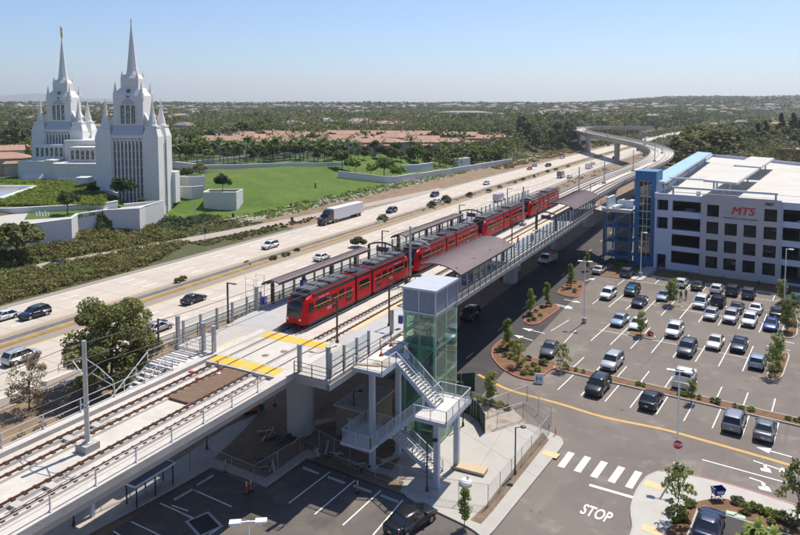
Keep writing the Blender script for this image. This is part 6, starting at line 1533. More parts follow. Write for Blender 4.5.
        mb = MB(); a = cy+sy*3.98; mb.add([(cx-1.7, a, 33.2), (cx+1.7, a, 33.2), (cx, a, 35.0), (cx-1.7, a+sy*.6, 33.2), (cx+1.7, a+sy*.6, 33.2), (cx, a+sy*.0, 35.0)], [(0, 1, 2), (3, 4, 5), (0, 3, 4, 1), (0, 3, 5, 2), (1, 2, 5, 4)]); mb.build('gable_hood', mat('skirt_grey', (.42,.45,.50), .6, .05), tm, world=True)
        mb = MB(); a, b = sorted((cy+sy*3.96, cy+sy*4.02)); mb.prism([(cx-.55, a), (cx+.55, a), (cx+.55, b), (cx-.55, b)], 35.05, 36.9) if 0 else mb.prism([(cx-.5, a), (cx+.5, a), (cx+.5, b), (cx-.5, b)], 35.0, 35.39); mb.prism([(cx-.5, cy+sy*3.3-.2), (cx+.5, cy+sy*3.3-.2), (cx+.5, cy+sy*3.3+.2), (cx-.5, cy+sy*3.3+.2)], 35.4, 37.3); mb.build('arched_window', tgl, tm, world=True)
    if statue:
        mb = MB(); mb.lathe((cx, cy, 56.5), [(.1, 0), (.38, .15), (.42, .4), (.2, .7), (.22, .8)], 12); 
        mb.lathe((cx, cy, 57.3), [(.42, 0), (.36, 1.0), (.28, 1.5), (.36, 2.2), (.3, 2.6), (.12, 2.75), (.19, 2.95), (.19, 3.15), (0, 3.35)], 12); mb.tube((cx+.25, cy-.1, 59.7), (cx+.3, cy-.7, 60.0), .09); mb.tube((cx+.3, cy-.5, 60.05), (cx+.15, cy-1.5, 60.3), .04, .14); mb.tube((cx-.3, cy, 59.7), (cx-.55, cy-.1, 59.0), .09)
        mb.build('gold_statue', gold_m, tm, world=True)
    else:
        mb = MB(); mb.lathe((cx, cy, 56.4), [(.1, 0), (.2, .3), (.16, .8), (.05, 1.4)], 8); mb.build('gold_finial', gold_m, tm, world=True)
n0 = GY(134.8, 150, 197); f0 = GY(65.8, 150, 241)
tower(n0.x, 197, False); tower(f0.x, 241, True)
def tb(nm, x0, x1, yt, Y, depth, m=tw_, zb=3, trim=True):
    a = GY(x0, yt, Y); b = GY(x1, yt, Y); mb = MB(); P = [(a.x, Y), (b.x, Y), (b.x, Y+depth), (a.x, Y+depth)]; mb.prism(P, zb, a.z); o = mb.build(nm, m, tm, world=True)
    if trim: mb = MB(); mb.prism([(a.x-.15, Y-.15), (b.x+.15, Y-.15), (b.x+.15, Y+depth), (a.x-.15, Y+depth)], a.z+.001, a.z+.3); mb.build('coping', tw_, tm, world=True)
    return a, b
tb('wing_base', 17.8, 45, 162, 227, 14); tb('wing_base', 45, 53, 161, 224, 16); tb('wing_base', 53, 102, 164.5, 220, 20); tb('connector', 64, 102, 141, 231, 16); tb('connector', 95, 118, 140, 205, 30); 
for x0, x1, yt, Y, n in ((35, 63.5, 145.5, 231, 6), (70, 100, 148, 224.5, 6)):
    a, b = tb('window_wing', x0, x1, yt, Y, 10)
    w = (b.x-a.x)/n
    for k in range(n):
        x = a.x+w*(k+.5); z1 = a.z-.7; z0 = z1-3.1; mb = MB(); mb.prism([(x-w*.3, Y-.06), (x+w*.3, Y-.06), (x+w*.3, Y-.01), (x-w*.3, Y-.01)], z0, z1-.4)
        mb.add([(x+w*.3*math.cos(t), Y-.06, z1-.4+.4*math.sin(t)) for t in [math.pi*j/8 for j in range(9)]], [tuple(range(9))]); mb.build('arched_window', tgl, tm, world=True)
        mb = MB(); xx = a.x+w*k; mb.box(xx-.14, xx+.14, Y-.4, Y-.001, z0-.6, a.z); mb.build('pilaster', tw_, tm, world=True)
mb = MB(); a = GY(17, 176, 224); b = GY(45, 176, 224); mb.prism([(a.x, 223), (b.x, 223), (b.x, 227), (a.x, 227)], 5, 9.2, taper=[(a.x+1, 226), (b.x-1, 226), (b.x-1, 227), (a.x+1, 227)]); a = GY(53, 176, 218); b = GY(102, 176, 218)
mb.prism([(a.x, 215.5), (b.x, 215.5), (b.x, 220), (a.x, 220)], 5, 9.0, taper=[(a.x+1, 219), (b.x-1, 219), (b.x-1, 220), (a.x+1, 220)]); mb.build('battered_plinth', tw_, tm, world=True)
mb = MB(); a = GY(170, 178, 199); mb.prism([(a.x-5, 202), (a.x+.6, 202), (a.x+.6, 206), (a.x-5, 206)], 3, 12.5); mb.build('side_annex', tw_, tm, world=True)
# ---------------------------------------------------------------- temple grounds
wall_w = layered('garden_wall_white', (.60,.59,.57), [((.52,.51,.49), .3, .45, .7, .6, None)], .8)
def wall(lab, pts, h0, h1, w=.4, m=wall_w, name='garden_wall', cat='wall'):
    """pts world xy; from z h0 to h1"""
    t = thing(name, lab, cat, (pts[0][0], pts[0][1], h0)); pl = [Vector((p[0], p[1], 0)) for p in pts]
    mb = MB(); sweep(mb, pl, [(-w/2, h0), (w/2, h0), (w/2, h1), (-w/2, h1)]); mb.build('wall', m, t, world=True); mb = MB(); sweep(mb, pl, [(-w/2-.08, h1+.001), (w/2+.08, h1+.001), (w/2+.08, h1+.16), (-w/2-.08, h1+.16)]); mb.build('coping', M['white'], t, world=True)
TZ = 6.6
w1 = [G(x, y, TZ+.3) for x, y in ((-70, 239), (0, 229), (34.5, 223.5), (70.5, 218.8), (77, 214.2), (102, 210.8))]
wall('long white retaining wall above the roadside bushes at the left', w1, 0, TZ+.3, .5)
flat('terrace', [q[:2] for q in [G(x, y, TZ) for x, y in ((-70, 239.5), (0, 229.8), (34.5, 224.3), (70.5, 219.6), (77, 215), (103, 211.6), (112, 206), (-90, 206))]], walk, TZ)
flat('lawn', [q[:2] for q in [G(x, y, TZ+.06) for x, y in ((24, 219.5), (72, 216.5), (96, 209.5), (92, 206.8), (30, 210.5))]], GM['lawn'], TZ+.05)
flat('terrace_path', [q[:2] for q in [G(x, y, 7.3) for x, y in ((-60, 206.8), (-60, 203), (118, 199.5), (112, 204))]], M['ltgrey'], 7.3) if 0 else None
wall('low white wall along the terrace above the grass strip', [G(x, y, TZ+1.3) for x, y in ((-60, 209), (10, 208.5), (104, 203.5), (117, 201))], 3, TZ+1.3, .5)
pw = [G(103, 210.5, 7.0), G(139, 208.5, 7.0), G(144.5, 206, 7.0)]
wall('white angular planter wall holding the dark round tree', pw+[pw[2]+Vector((1.5, 9, 0)), pw[0]+Vector((1, 10, 0))], 0, 7.0, .5)
flat('planter_floor', [q[:2] for q in pw+[pw[2]+Vector((1.5, 9, 0)), pw[0]+Vector((1, 10, 0))]], walk, 6.4)
def at_g0(x, y, z=4):
    for _ in range(10): v = G(x, y, z); z = .5*z+.5*hz(v)
    return G(x, y, z)
g2 = at_g0(220, 209.5); YB = g2.y; p2 = [GY(204, 192.5, YB), GY(236, 192, YB)]; PLT = Vector(((p2[0].x+p2[1].x)/2, YB+3, p2[0].z-.6))
wall('white square planter wall on the lawn right of the temple', [p2[0][:2], p2[1][:2], (p2[1].x+.3, YB+7), (p2[0].x-.3, YB+7), p2[0][:2]], g2.z-4, p2[0].z, .5)
flat('planter_floor', [p2[0][:2], p2[1][:2], (p2[1].x+.3, YB+7), (p2[0].x-.3, YB+7)], soil, p2[0].z-.5)
wall('white sloping wall stepping down beside the near temple tower', [GY(99, 190, 205)[:2], GY(106, 197, 192)[:2], GY(118, 202, 182)[:2]], 2, 8.6, .5)
a = GY(0, 190, 205); t = thing('reflecting_pool', 'pale rimmed rectangular pool in the temple garden', 'pool', G(10, 190, 8.0))
P_ = [G(x, y, 8.2) for x, y in ((-60, 201), (2, 198), (38, 186), (-20, 186))]
mb = MB(); mb.prism([q[:2] for q in P_], 7.2, 8.35); mb.build('rim', M['white'], t, world=True); mb = MB(); mb.poly([(q[0], q[1], 8.36) for q in inset([q[:2] for q in P_], 1.0)]); o = mb.build('water', mat('pool_water', (.25,.32,.38), .08, .1), t, world=True)
t = thing('garden_pavilion', 'small white building half sunk in the garden below the temple wing', 'building', GY(81, 192, 208), 0); mb = MB(); c = GY(82, 191, 208); mb.prism([(c.x-3.8, 206), (c.x+3.8, 206), (c.x+3, 212), (c.x-3, 212)], 5, 9.9, taper=[(c.x-1.8, 208), (c.x+1.8, 208), (c.x+1.8, 212), (c.x-1.8, 212)]); mb.build('wall', wall_w, t, world=True); mb = MB(); mb.prism([(c.x-1.9, 207.9), (c.x+1.9, 207.9), (c.x+1.9, 212), (c.x-1.9, 212)], 9.901, 10.1); mb.build('roof', M['white'], t, world=True)
# white boundary walls right of the lawn
wall('white wall at the end of the palm row', [T(s, pF(s)+q)[:2] for s, q in ((262, -92), (300, -92))], 5, 10.3, .6)
wall('low white garden wall running behind the palm row', [T(s, pF(s)+q)[:2] for s, q in ((150, -118), (200, -116), (262, -108))], 5, 9.2, .5)
wall('white wall near the bend at the tall trees', [T(s, pF(s)+q)[:2] for s, q in ((505, -44), (545, -43))], 3, 9.5, .8)

def wp(l): return [at_g0(x, y, 6)[:2] for x, y in l]
wall('upper white curved garden wall climbing the lawn right of the temple', wp([(171, 180), (178, 186), (189, 190), (205, 189)]), 3, 9.4, .6)
wall('lower white stepped garden wall beside the near temple tower', wp([(170, 192), (180, 197), (192, 199), (203, 197)]), 2, 7.0, .5)
wall('white garden wall behind the lawn mound at the temple side', wp([(172, 168), (196, 171), (206, 173)]), 5, 10.6, .5)

def wall_g(lab, l, h, w=.5):
    pl = smooth_pl([at_g0(x, y, 6) for x, y in l], 5)
    for p in pl: p.z = hz(p)
    t = thing('garden_wall', lab, 'wall', pl[0]); mb = MB(); sweep(mb, pl, [(-w/2, -2), (w/2, -2), (w/2, h), (-w/2, h)]); mb.build('wall', wall_w, t, world=True); mb = MB(); sweep(mb, pl, [(-w/2-.08, h+.001), (w/2+.08, h+.001), (w/2+.08, h+.16), (-w/2-.08, h+.16)]); mb.build('coping', M['white'], t, world=True)
wall_g('long low white wall curving from the lawn end along the freeway bank', [(338, 177.5), (369, 181), (392, 183), (415, 180), (445, 175), (478, 169.5), (512, 163.5)], 2.6)
wall_g('white wall piece above the curved long wall', [(402, 172), (418, 171), (432, 169)], 3.0, .8)
wall_g('short thick white wall block beside the bright green trees', [(456, 168), (468, 166.5)], 4.6, 2.5)
wall_g('low white wall and path edge running under the palm row', [(196, 168.5), (240, 168), (300, 166), (350, 165)], 1.3)
# ================================================================ VEGETATION
FL = 1.12
def leafmat(name, c, c2, isl=.35): return mat(name, tuple(v*FL for v in c), .65, .25, .35, col2=tuple(v*FL for v in c2), island=isl, spec=.2, trans=.36)
LM = dict(oak=leafmat('leaves_oak', (.065,.095,.026), (.125,.155,.045)), dark=leafmat('leaves_dark', (.030,.052,.020), (.062,.090,.034)), olive=leafmat('leaves_olive', (.115,.125,.045), (.19,.185,.075)), bright=leafmat('leaves_bright', (.12,.19,.03), (.21,.27,.055)), euc=leafmat('leaves_eucalyptus', (.085,.098,.050), (.15,.155,.080)), dry=leafmat('leaves_dry', (.20,.15,.09), (.32,.25,.16)), palm=leafmat('leaves_palm', (.065,.11,.03), (.13,.17,.05)), scrub=leafmat('leaves_scrub', (.088,.085,.030), (.175,.155,.055)), sage=leafmat('leaves_sage', (.13,.14,.075), (.21,.21,.13)), redf=leafmat('leaves_red', (.35,.05,.05), (.5,.12,.1)), cover=leafmat('leaves_cover', (.12,.16,.025), (.20,.24,.05)))
bark = mat('bark', (.115,.085,.06), .9, .3, 4, bump=.4, bscale=12); barkp = mat('palm_bark', (.20,.16,.12), .9, .25, 5, bump=.4)
rng = np.random.default_rng(5)
def leaf_mesh(name, centers, radii, per, size, m, flat_=.75, seed=0, aspect=1.0):
    """many small leaf quads spread through clumps given by centres and radii"""
    r = np.random.default_rng(seed); C = np.repeat(np.array(centers, float), per, 0); Rr = np.repeat(np.array(radii, float), per)
    N = len(C); d = r.normal(size=(N, 3)); d /= np.linalg.norm(d, axis=1)[:, None]; rad = Rr*np.cbrt(r.uniform(.25, 1, N)); P = C+d*rad[:, None]*np.array([1, 1, flat_])
    nrm = d*.7+r.normal(size=(N, 3))*.55+np.array([0, 0, .35]); nrm /= np.linalg.norm(nrm, axis=1)[:, None]
    t = np.cross(nrm, r.normal(size=(N, 3))); t /= np.linalg.norm(t, axis=1)[:, None]; b = np.cross(nrm, t); s = size*r.uniform(.6, 1.35, N)[:, None]
    V = np.stack([P-t*s-b*s*aspect*.6, P+t*s*.9-b*s*aspect*.75, P+t*s+b*s*aspect*.7, P-t*s*.8+b*s*aspect*.8], 1).reshape(-1, 3)
    me = bpy.data.meshes.new(name); me.vertices.add(4*N); me.vertices.foreach_set('co', V.ravel()); me.loops.add(4*N); me.loops.foreach_set('vertex_index', np.arange(4*N)); me.polygons.add(N); me.polygons.foreach_set('loop_start', np.arange(0, 4*N, 4)); me.polygons.foreach_set('loop_total', np.full(N, 4)); me.materials.append(m); me.update(); me.validate(); return me
def crown_pts(kind, rr, h, w):
    C, Rd = [], []
    if kind == 'round':
        for k in range(34):
            d = Vector((rr.gauss(0, 1), rr.gauss(0, 1), rr.gauss(0, 1))).normalized(); q = rr.uniform(.45, 1)
            if d.z < -.45: d.z *= .3
            C.append((d.x*w*.40*q, d.y*w*.40*q, h*.62+d.z*h*.27*q)); Rd.append(w*rr.uniform(.10, .17))
    elif kind == 'full':
        for k in range(52):
            z = rr.uniform(.12, .95); ww = w*.46*math.sqrt(max(.05, 1-((z-.45)/.56)**2))*rr.uniform(.35, 1.05); a = rr.uniform(0, 6.28); C.append((ww*math.cos(a), ww*math.sin(a), z*h)); Rd.append(w*rr.uniform(.08, .15))
    elif kind == 'tall':
        for k in range(40):
            z = rr.uniform(.28, .97); ww = w*.42*(1-abs(z-.62)*1.5)*rr.uniform(.5, 1.25); a = rr.uniform(0, 6.28); C.append((ww*math.cos(a), ww*math.sin(a), z*h)); Rd.append(w*rr.uniform(.09, .18))
    elif kind == 'cone':
        for k in range(40):
            z = k/40; ww = w*.42*(1-z)**.8*rr.uniform(.6, 1.1); a = rr.uniform(0, 6.28); C.append((ww*math.cos(a), ww*math.sin(a), h*(.12+.86*z))); Rd.append(w*.16*(1-z*.7))
    elif kind == 'column':
        for k in range(22):
            z = k/22; a = rr.uniform(0, 6.28); ww = w*.22*rr.uniform(.3, 1); C.append((ww*math.cos(a), ww*math.sin(a), h*(.22+.74*z))); Rd.append(w*rr.uniform(.16, .26)*(1-.5*abs(z-.4)))
    elif kind == 'wide':
        for k in range(44):
            a = rr.uniform(0, 6.28); q = math.sqrt(rr.random()); C.append((w*.44*q*math.cos(a), w*.44*q*math.sin(a), h*(.55+.36*(1-q*q)+rr.uniform(-.12, .06)))); Rd.append(w*rr.uniform(.08, .14))
    elif kind == 'bush':
        for k in range(14):
            a = rr.uniform(0, 6.28); q = math.sqrt(rr.random()); C.append((w*.36*q*math.cos(a), w*.36*q*math.sin(a), h*(.3+.4*(1-q*q)*rr.uniform(.6, 1.1)))); Rd.append(w*rr.uniform(.13, .2))
    elif kind == 'sparse':
        for k in range(26):
            z = rr.uniform(.35, 1); a = rr.uniform(0, 6.28); ww = w*.42*math.sin(z*2.6)*rr.uniform(.4, 1.1); C.append((ww*math.cos(a), ww*math.sin(a), z*h*.95)); Rd.append(w*rr.uniform(.07, .12))
    return C, Rd
PROTO = {}
def tree_proto(key, kind, h, w, m, per, size, seed, trunk=None, limbs=7, tm_=None, flat_=.75):
    rr = random.Random(seed); C, Rd = crown_pts(kind, rr, h, w); cm = leaf_mesh('crown', C, Rd, per, size, m, flat_, seed)
    mb = MB(); tr_ = trunk or h*.026; top = h*(.55 if kind not in ('cone', 'column') else .85)
    pts = [Vector((0, 0, -.3))]
    for k in range(1, 5): pts.append(Vector((rr.uniform(-.03, .03)*h*.6, rr.uniform(-.03, .03)*h*.6, top*k/4)))
    for k in range(4): mb.tube(pts[k], pts[k+1], tr_*(1-.2*k), tr_*(1-.2*(k+1)), 8, caps=False)
    for k in range(limbs):
        c = Vector(C[(k*5) % len(C)]); b0 = pts[2].lerp(pts[4], rr.random()); mid = b0.lerp(c, .5)+Vector((0, 0, -.02*h)); mb.tube(b0, mid, tr_*.42, tr_*.28, 6, caps=False); mb.tube(mid, c, tr_*.28, tr_*.1, 5, caps=False)
    PROTO[key] = (cm, mb.mesh('trunk', tm_ or bark)); return PROTO[key]
def place_tree(key, loc, scale=1, rz=None, lab='tree', name='tree', cat='tree', group=None, sz=1):
    o = thing(name, lab, cat, loc, random.uniform(0, 6.28) if rz is None else rz, group); o.scale = (scale, scale, scale*sz)
    for nm, me in zip(('crown', 'trunk'), PROTO[key]):
        if me is None: continue
        if cat in ('shrub', 'plant') and nm == 'crown': nm = 'foliage'
        if cat in ('shrub', 'plant') and nm == 'trunk': nm = 'stem'
        c = bpy.data.objects.new(nm, me); COL.objects.link(c); c.parent = o
    return o
# near, detailed
tree_proto('leafy', 'full', 8.6, 9.6, leafmat('leaves_near', (.115,.130,.042), (.215,.215,.08)), 520, .105, 11, .20, 12)
tree_proto('bare', 'full', 7.0, 4.6, LM['dry'], 90, .065, 12, .10, 22)
NG1 = leafmat('leaves_young', (.16,.22,.04), (.27,.33,.08)); NG2 = leafmat('leaves_young_olive', (.15,.18,.05), (.26,.28,.09)); tree_proto('yg1', 'column', 4.2, 2.1, NG1, 75, .065, 13, .045, 12); tree_proto('yg2', 'column', 3.6, 2.5, NG2, 70, .065, 14, .045, 12); tree_proto('yg3', 'full', 4.2, 2.4, NG2, 26, .07, 15, .045, 16)
tree_proto('bsh1', 'bush', 1.0, 1.3, NG2, 40, .055, 16, .03, 6); tree_proto('bsh2', 'bush', .8, 1.1, LM['bright'], 40, .05, 17, .03, 6); tree_proto('bsh3', 'bush', 1.1, 1.4, LM['sage'], 60, .06, 18, .03, 4); tree_proto('bshr', 'bush', .9, 1.3, LM['redf'], 40, .06, 19, .03, 3)
tree_proto('bigbush', 'bush', 3.0, 4.4, LM['scrub'], 190, .13, 20, .06, 4); tree_proto('sagebush', 'bush', 3.0, 4.6, LM['sage'], 170, .12, 21, .06, 4)
# middle distance
for i in range(3):
    tree_proto('oak%d' % i, 'round', 10, 10, LM['oak'], 42, .38, 30+i); tree_proto('euc%d' % i, 'tall', 17, 11, LM['euc'], 40, .42, 40+i); tree_proto('dk%d' % i, 'round', 9, 9, LM['dark'], 44, .36, 50+i)
    tree_proto('ol%d' % i, 'wide', 9, 11, LM['olive'], 36, .38, 60+i); tree_proto('br%d' % i, 'round', 7, 6.5, LM['bright'], 34, .32, 70+i); tree_proto('cone%d' % i, 'cone', 14, 6, LM['dark'], 34, .36, 80+i)
# palm
def palm_proto(seed, h, n=20, ls=1, ws=1):
    rr = random.Random(seed); mb = MB()
    for k in range(n):
        a = k*2.4; el = rr.uniform(-.35, 1.15); L = rr.uniform(2.6, 3.5)*ls; p = Vector((0, 0, h)); d = Vector((math.cos(a)*math.cos(el), math.sin(a)*math.cos(el), math.sin(el))); side = Vector((-math.sin(a), math.cos(a), 0))
        for j in range(6):
            q = p+d*L/6; w0 = ws*.52*math.sin(math.pi*(j+.4)/6.6); w1 = ws*.52*math.sin(math.pi*(j+1.4)/6.6) if j < 5 else .03; dn = Vector((0, 0, -.22))
            mb.add([p, q, q+side*w1+dn*w1*2, p+side*w0+dn*w0*2], [(0, 1, 2, 3)]); mb.add([p, p-side*w0+dn*w0*2, q-side*w1+dn*w1*2, q], [(0, 1, 2, 3)])
            p = q; d = (d+Vector((0, 0, -.24))).normalized()
    cm = mb.mesh('crown', LM['palm']); mb = MB(); x = 0; p = Vector((0, 0, -.3))
    for k in range(6): q = Vector((rr.uniform(-.08, .08), rr.uniform(-.08, .08), h*(k+1)/6)); mb.tube(p, q, .24-.02*k, .22-.02*k, 8, caps=False); p = q
    mb.lathe((p.x, p.y, h-.5), [(.15, 0), (.32, .35), (.15, .7)], 8)
    return cm, mb.mesh('trunk', barkp)
for i in range(3): PROTO['palm%d' % i] = palm_proto(90+i, 7.5+i)
def at_ground(x, y, guess=7):
    z = guess
    for _ in range(8): v = G(x, y, z); z = .5*z+.5*hz(v)
    v = G(x, y, z); v.z = hz(v)-.05; return v
# --- single trees that stand out in the photograph
place_tree('leafy', G(112, 386, 0), 1.16, 1.0, 'large leafy green tree below the viaduct beside the near freeway lanes')
place_tree('bare', G(29, 411, 0), .92, 0, 'small brownish half bare tree in front of the silver SUV at the left')
place_tree('ol0', at_ground(18, 262, 2), .95, 0, 'olive green tree among the bushes at the left edge, before the white wall')
t_ = place_tree('oak0', Vector((*G(68, 214, 6.7)[:2], 6.6)), .62, 0, 'round green tree in a dark pot on the terrace grass, behind the retaining wall')
place_tree('dk0', Vector((*GY(124, 204, 181)[:2], 6.3)), .84, 0, 'dark round tree growing in the angular white planter')
place_tree('dk1', PLT, .72, 1, 'small dark tree growing out of the square white planter')
for x, y, k, s, lb in ((187, 181, 'dk2', .55, 'dark bushy tree at the stepped wall right of the near tower'), (200, 176, 'ol1', .5, 'pale olive tree behind the stepped wall'), (113, 205, 'ol2', .3, 'small olive tree left of the dark planter tree'), (142, 206, 'br0', .38, 'small bright green tree right of the dark planter tree'), (93, 196, 'dk1', .4, 'dark shrub like tree by the sunken white building')):
    place_tree(k, at_ground(x, y, 8), s, 0, lb)
for i, (x, y, s) in enumerate(((355, 174, 1.35), (371, 177, 1.15), (384, 179, 1.35), (396, 180, 1.2), (401, 178, 1.1), (342, 169, 1.2), (349, 171, 1.0))):
    place_tree(('br0', 'br1', 'oak1')[i % 3], at_ground(x, y, 7), s*.75, None, 'round green tree in the row at the far end of the lawn', group='row of round trees at the lawn end')
# palms
for i in range(34):
    x = 194+i*5.0+random.uniform(-2, 2); y = 165.5-(i/34)*5+random.uniform(-3.5, 2.5); v = at_ground(x, y, 8)
    place_tree('palm%d' % (i % 3), v, random.uniform(.85, 1.15), None, 'palm tree in the long row behind the lawn', 'palm_tree', 'palm tree', 'palms in a row behind the lawn')
for i, (x, y) in enumerate(((180, 160), (172, 158), (166, 164), (175, 168), (365, 150), (410, 158), (455, 150))): place_tree('palm%d' % (i % 3), at_ground(x, y, 8), 1.1, None, 'palm tree standing apart from the long row', 'palm_tree', 'palm tree', 'scattered palms')
# belt of trees: kinds by region, positions given as photograph positions on the terrain
belt = []
def scatter(x0, x1, y0, y1, n, kinds, s0, s1, lab, grp, mind=5):
    k = 0; tries = 0
    while k < n and tries < n*30:
        tries += 1; x = random.uniform(x0, x1); y = random.uniform(y0, y1); v = at_ground(x, y, 8)
        s, p = TI(v); q = p-pF(s)
        if -40 < q < 22: continue
        if any((v-b).length < mind for b in belt): continue
        if any((v-b).length < 11 for b in HOUSES): continue
        belt.append(v); k += 1; place_tree(random.choice(kinds)+str(random.randrange(3)), v, random.uniform(s0, s1), None, lab, group=grp, sz=random.uniform(.85, 1.15))
# ================================================================ HOUSES
roof_t = layered('terracotta_tiles', (.33,.20,.145), [((.42,.275,.20), .6, .45, .7, .7, None), ((.33,.14,.085), 2, .55, .75, .6, (1,8,1))], .85, .3, 6)
stucco = layered('stucco', (.56,.46,.34), [((.48,.39,.29), .4, .45, .7, .6, None)], .9); stucw = layered('stucco_pale', (.62,.59,.54), [((.52,.49,.45), .4, .45, .7, .6, None)], .9); grf = layered('grey_roofing', (.25,.23,.22), [((.33,.31,.29), .5, .45, .7, .6, None)], .9)
def house_proto(w, d, h, rh, hip, rm, wm__, seed):
    rr = random.Random(seed); a, b = w/2, d/2; parts = []
    mb = MB(); mb.box(-a, a, -b, b, -3, h); mb.box(a*.1, a*.75, -b-2.4, -b+.01, -3, h*.72) ; parts.append(('wall', mb.mesh('wall', wm__)))
    mb = MB(); o = .5; k = min(a, b)*(1 if hip else .02)
    def rf(x0, x1, y0, y1, z, r, kk):
        ym = (y0+y1)/2
        vs = [(x0, y0, z), (x1, y0, z), (x1, y1, z), (x0, y1, z), (x0+kk, ym, z+r), (x1-kk, ym, z+r), (x0, y0, z-.2), (x1, y0, z-.2), (x1, y1, z-.2), (x0, y1, z-.2)]
        mb.add(vs, [(0, 1, 5, 4), (2, 3, 4, 5), (1, 2, 5), (3, 0, 4), (9, 8, 7, 6), (0, 6, 7, 1), (1, 7, 8, 2), (2, 8, 9, 3), (3, 9, 6, 0)])
    rf(-a-o, a+o, -b-o, b+o, h+.001, rh, k); rf(a*.1-.4, a*.75+.4, -b-2.8, -b+2.5, h*.72+.001, rh*.55, 1.2); parts.append(('roof', mb.mesh('roof', rm)))
    mb = MB(); mb.box(-a*.5-.4, -a*.5+.4, -.4, .4, h+.5, h+rh+.9); parts.append(('chimney', mb.mesh('chimney', wm__)))
    for z in ((1.0, 2.2), (3.9, 5.1)) if h > 5 else ((1.0, 2.2),):
        for x in np.arange(-a+1.5, a-1, 3.1):
            if a*.05 < x < a*.8 and z[0] < h*.72: continue
            mb = MB(); mb.box(x-.6, x+.6, -b-.04, -b-.002, z[0], z[1]); parts.append(('window', mb.mesh('window', glass_d)))
    return parts
HP = [house_proto(18, 12, 6, 2.0, True, roof_t, stucco, 1), house_proto(24, 13, 6, 1.9, False, roof_t, stucw, 2), house_proto(14, 12, 5.6, 1.8, True, roof_t, stucco, 3), house_proto(16, 11, 5.5, 1.7, False, grf, stucw, 4), house_proto(20, 13, 3.5, 1.3, True, grf, stucco, 5)]
HOUSES = []
def house(i, loc, rz, lab, s=1, grp=None):
    t = thing('house', lab, 'house', loc, rz, grp); t.scale = (s, s, s); HOUSES.append(Vector(loc))
    for nm, me in HP[i]:
        c = bpy.data.objects.new(nm, me); COL.objects.link(c); c.parent = t
rs = random.Random(21)
for row, (y, x0, x1, n) in enumerate(((152.5, 215, 470, 8), (148.8, 180, 490, 11), (145.3, 195, 510, 9))):
    for k in range(n):
        x = x0+(x1-x0)*(k+.5)/n+rs.uniform(-4, 4); v = at_ground(x, y+rs.uniform(-.5, .5), 8); house(rs.choice([0, 0, 1, 1, 2]), v, LH+rs.choice([.5, .9, .4, .7])-.4, 'house with a terracotta tile roof in the rows behind the palms', rs.uniform(.95, 1.15), 'terracotta roofed houses behind the palms')
for x, y, i, lb in ((2, 174, 0, 'tan house with brown tile roof at the left edge beside the temple'), (-8, 164, 1, 'second tan house with tile roof, behind the nearest one at the left edge'), (13, 158, 2, 'small tile roofed house half hidden by trees left of the temple'), (-34, 176, 2, 'tile roofed house cut by the left edge')): house(i, at_ground(x, y, 8), .5, lb)
for k in range(14): house(rs.choice([3, 4, 3, 1]), at_ground(rs.uniform(700, 830), rs.uniform(127, 138), 3), rs.uniform(0, 1.5), 'pale house among the trees on the right behind the garage', rs.uniform(.8, 1.1), 'houses among trees at the right')
scatter(185, 480, 154.5, 161.5, 62, ['oak', 'dk', 'oak', 'dk'], .45, .85, 'low dark tree right behind the palm row', 'low trees behind the palm row', 4)
scatter(175, 420, 146, 160, 20, ['oak', 'dk', 'ol'], .38, .75, 'tree standing between the terracotta houses and palms', 'trees between houses and palms', 6)
scatter(185, 510, 141, 153, 46, ['oak', 'dk', 'ol'], .6, 1.1, 'tree rising among the terracotta roofs', 'trees among the terracotta roofs', 5)
scatter(392, 470, 154, 163, 14, ['dk', 'dk', 'oak'], .75, 1.05, 'rounded dark tree behind the long white wall', 'rounded trees behind the white wall', 6)
scatter(455, 500, 154, 163, 9, ['br'], 1.0, 1.4, 'bright green rounded tree behind the end of the white wall', 'bright green trees behind the white wall', 5)
scatter(500, 590, 139, 151, 30, ['euc', 'oak', 'dk', 'euc'], .8, 1.2, 'tall dark eucalyptus tree beside the flyover', 'tall trees left of the flyover', 6)
scatter(-20, 34, 128, 168, 24, ['ol', 'oak', 'dk', 'euc'], .6, 1.0, 'tree left of the temple', 'trees left of the temple', 6)
scatter(168, 200, 134, 160, 12, ['oak', 'ol', 'dk'], .7, 1.1, 'tree right behind the temple', 'trees right of the temple', 6)
scatter(240, 300, 136, 141, 6, ['oak', 'ol'], 1.1, 1.5, 'very large tree rising over the terracotta roofs', 'large trees over the roofs', 8)
scatter(640, 735, 143, 154, 22, ['ol', 'ol', 'oak', 'br'], .7, 1.15, 'olive green tree behind the far corner of the garage', 'olive trees behind the garage', 7)
scatter(682, 738, 138, 146, 12, ['ol', 'ol', 'oak'], 1.1, 1.7, 'huge olive green tree behind the solar canopies', 'huge olive trees behind the garage', 9)
scatter(735, 815, 130, 143, 26, ['oak', 'dk', 'cone', 'ol', 'oak'], 1.1, 1.75, 'tree in the green belt at the right edge behind the garage roof', 'trees at the right behind the garage', 7)
scatter(640, 672, 158, 172, 6, ['ol'], .5, .75, 'low scrubby tree between the track bend and the garage', 'trees between track and garage', 5)
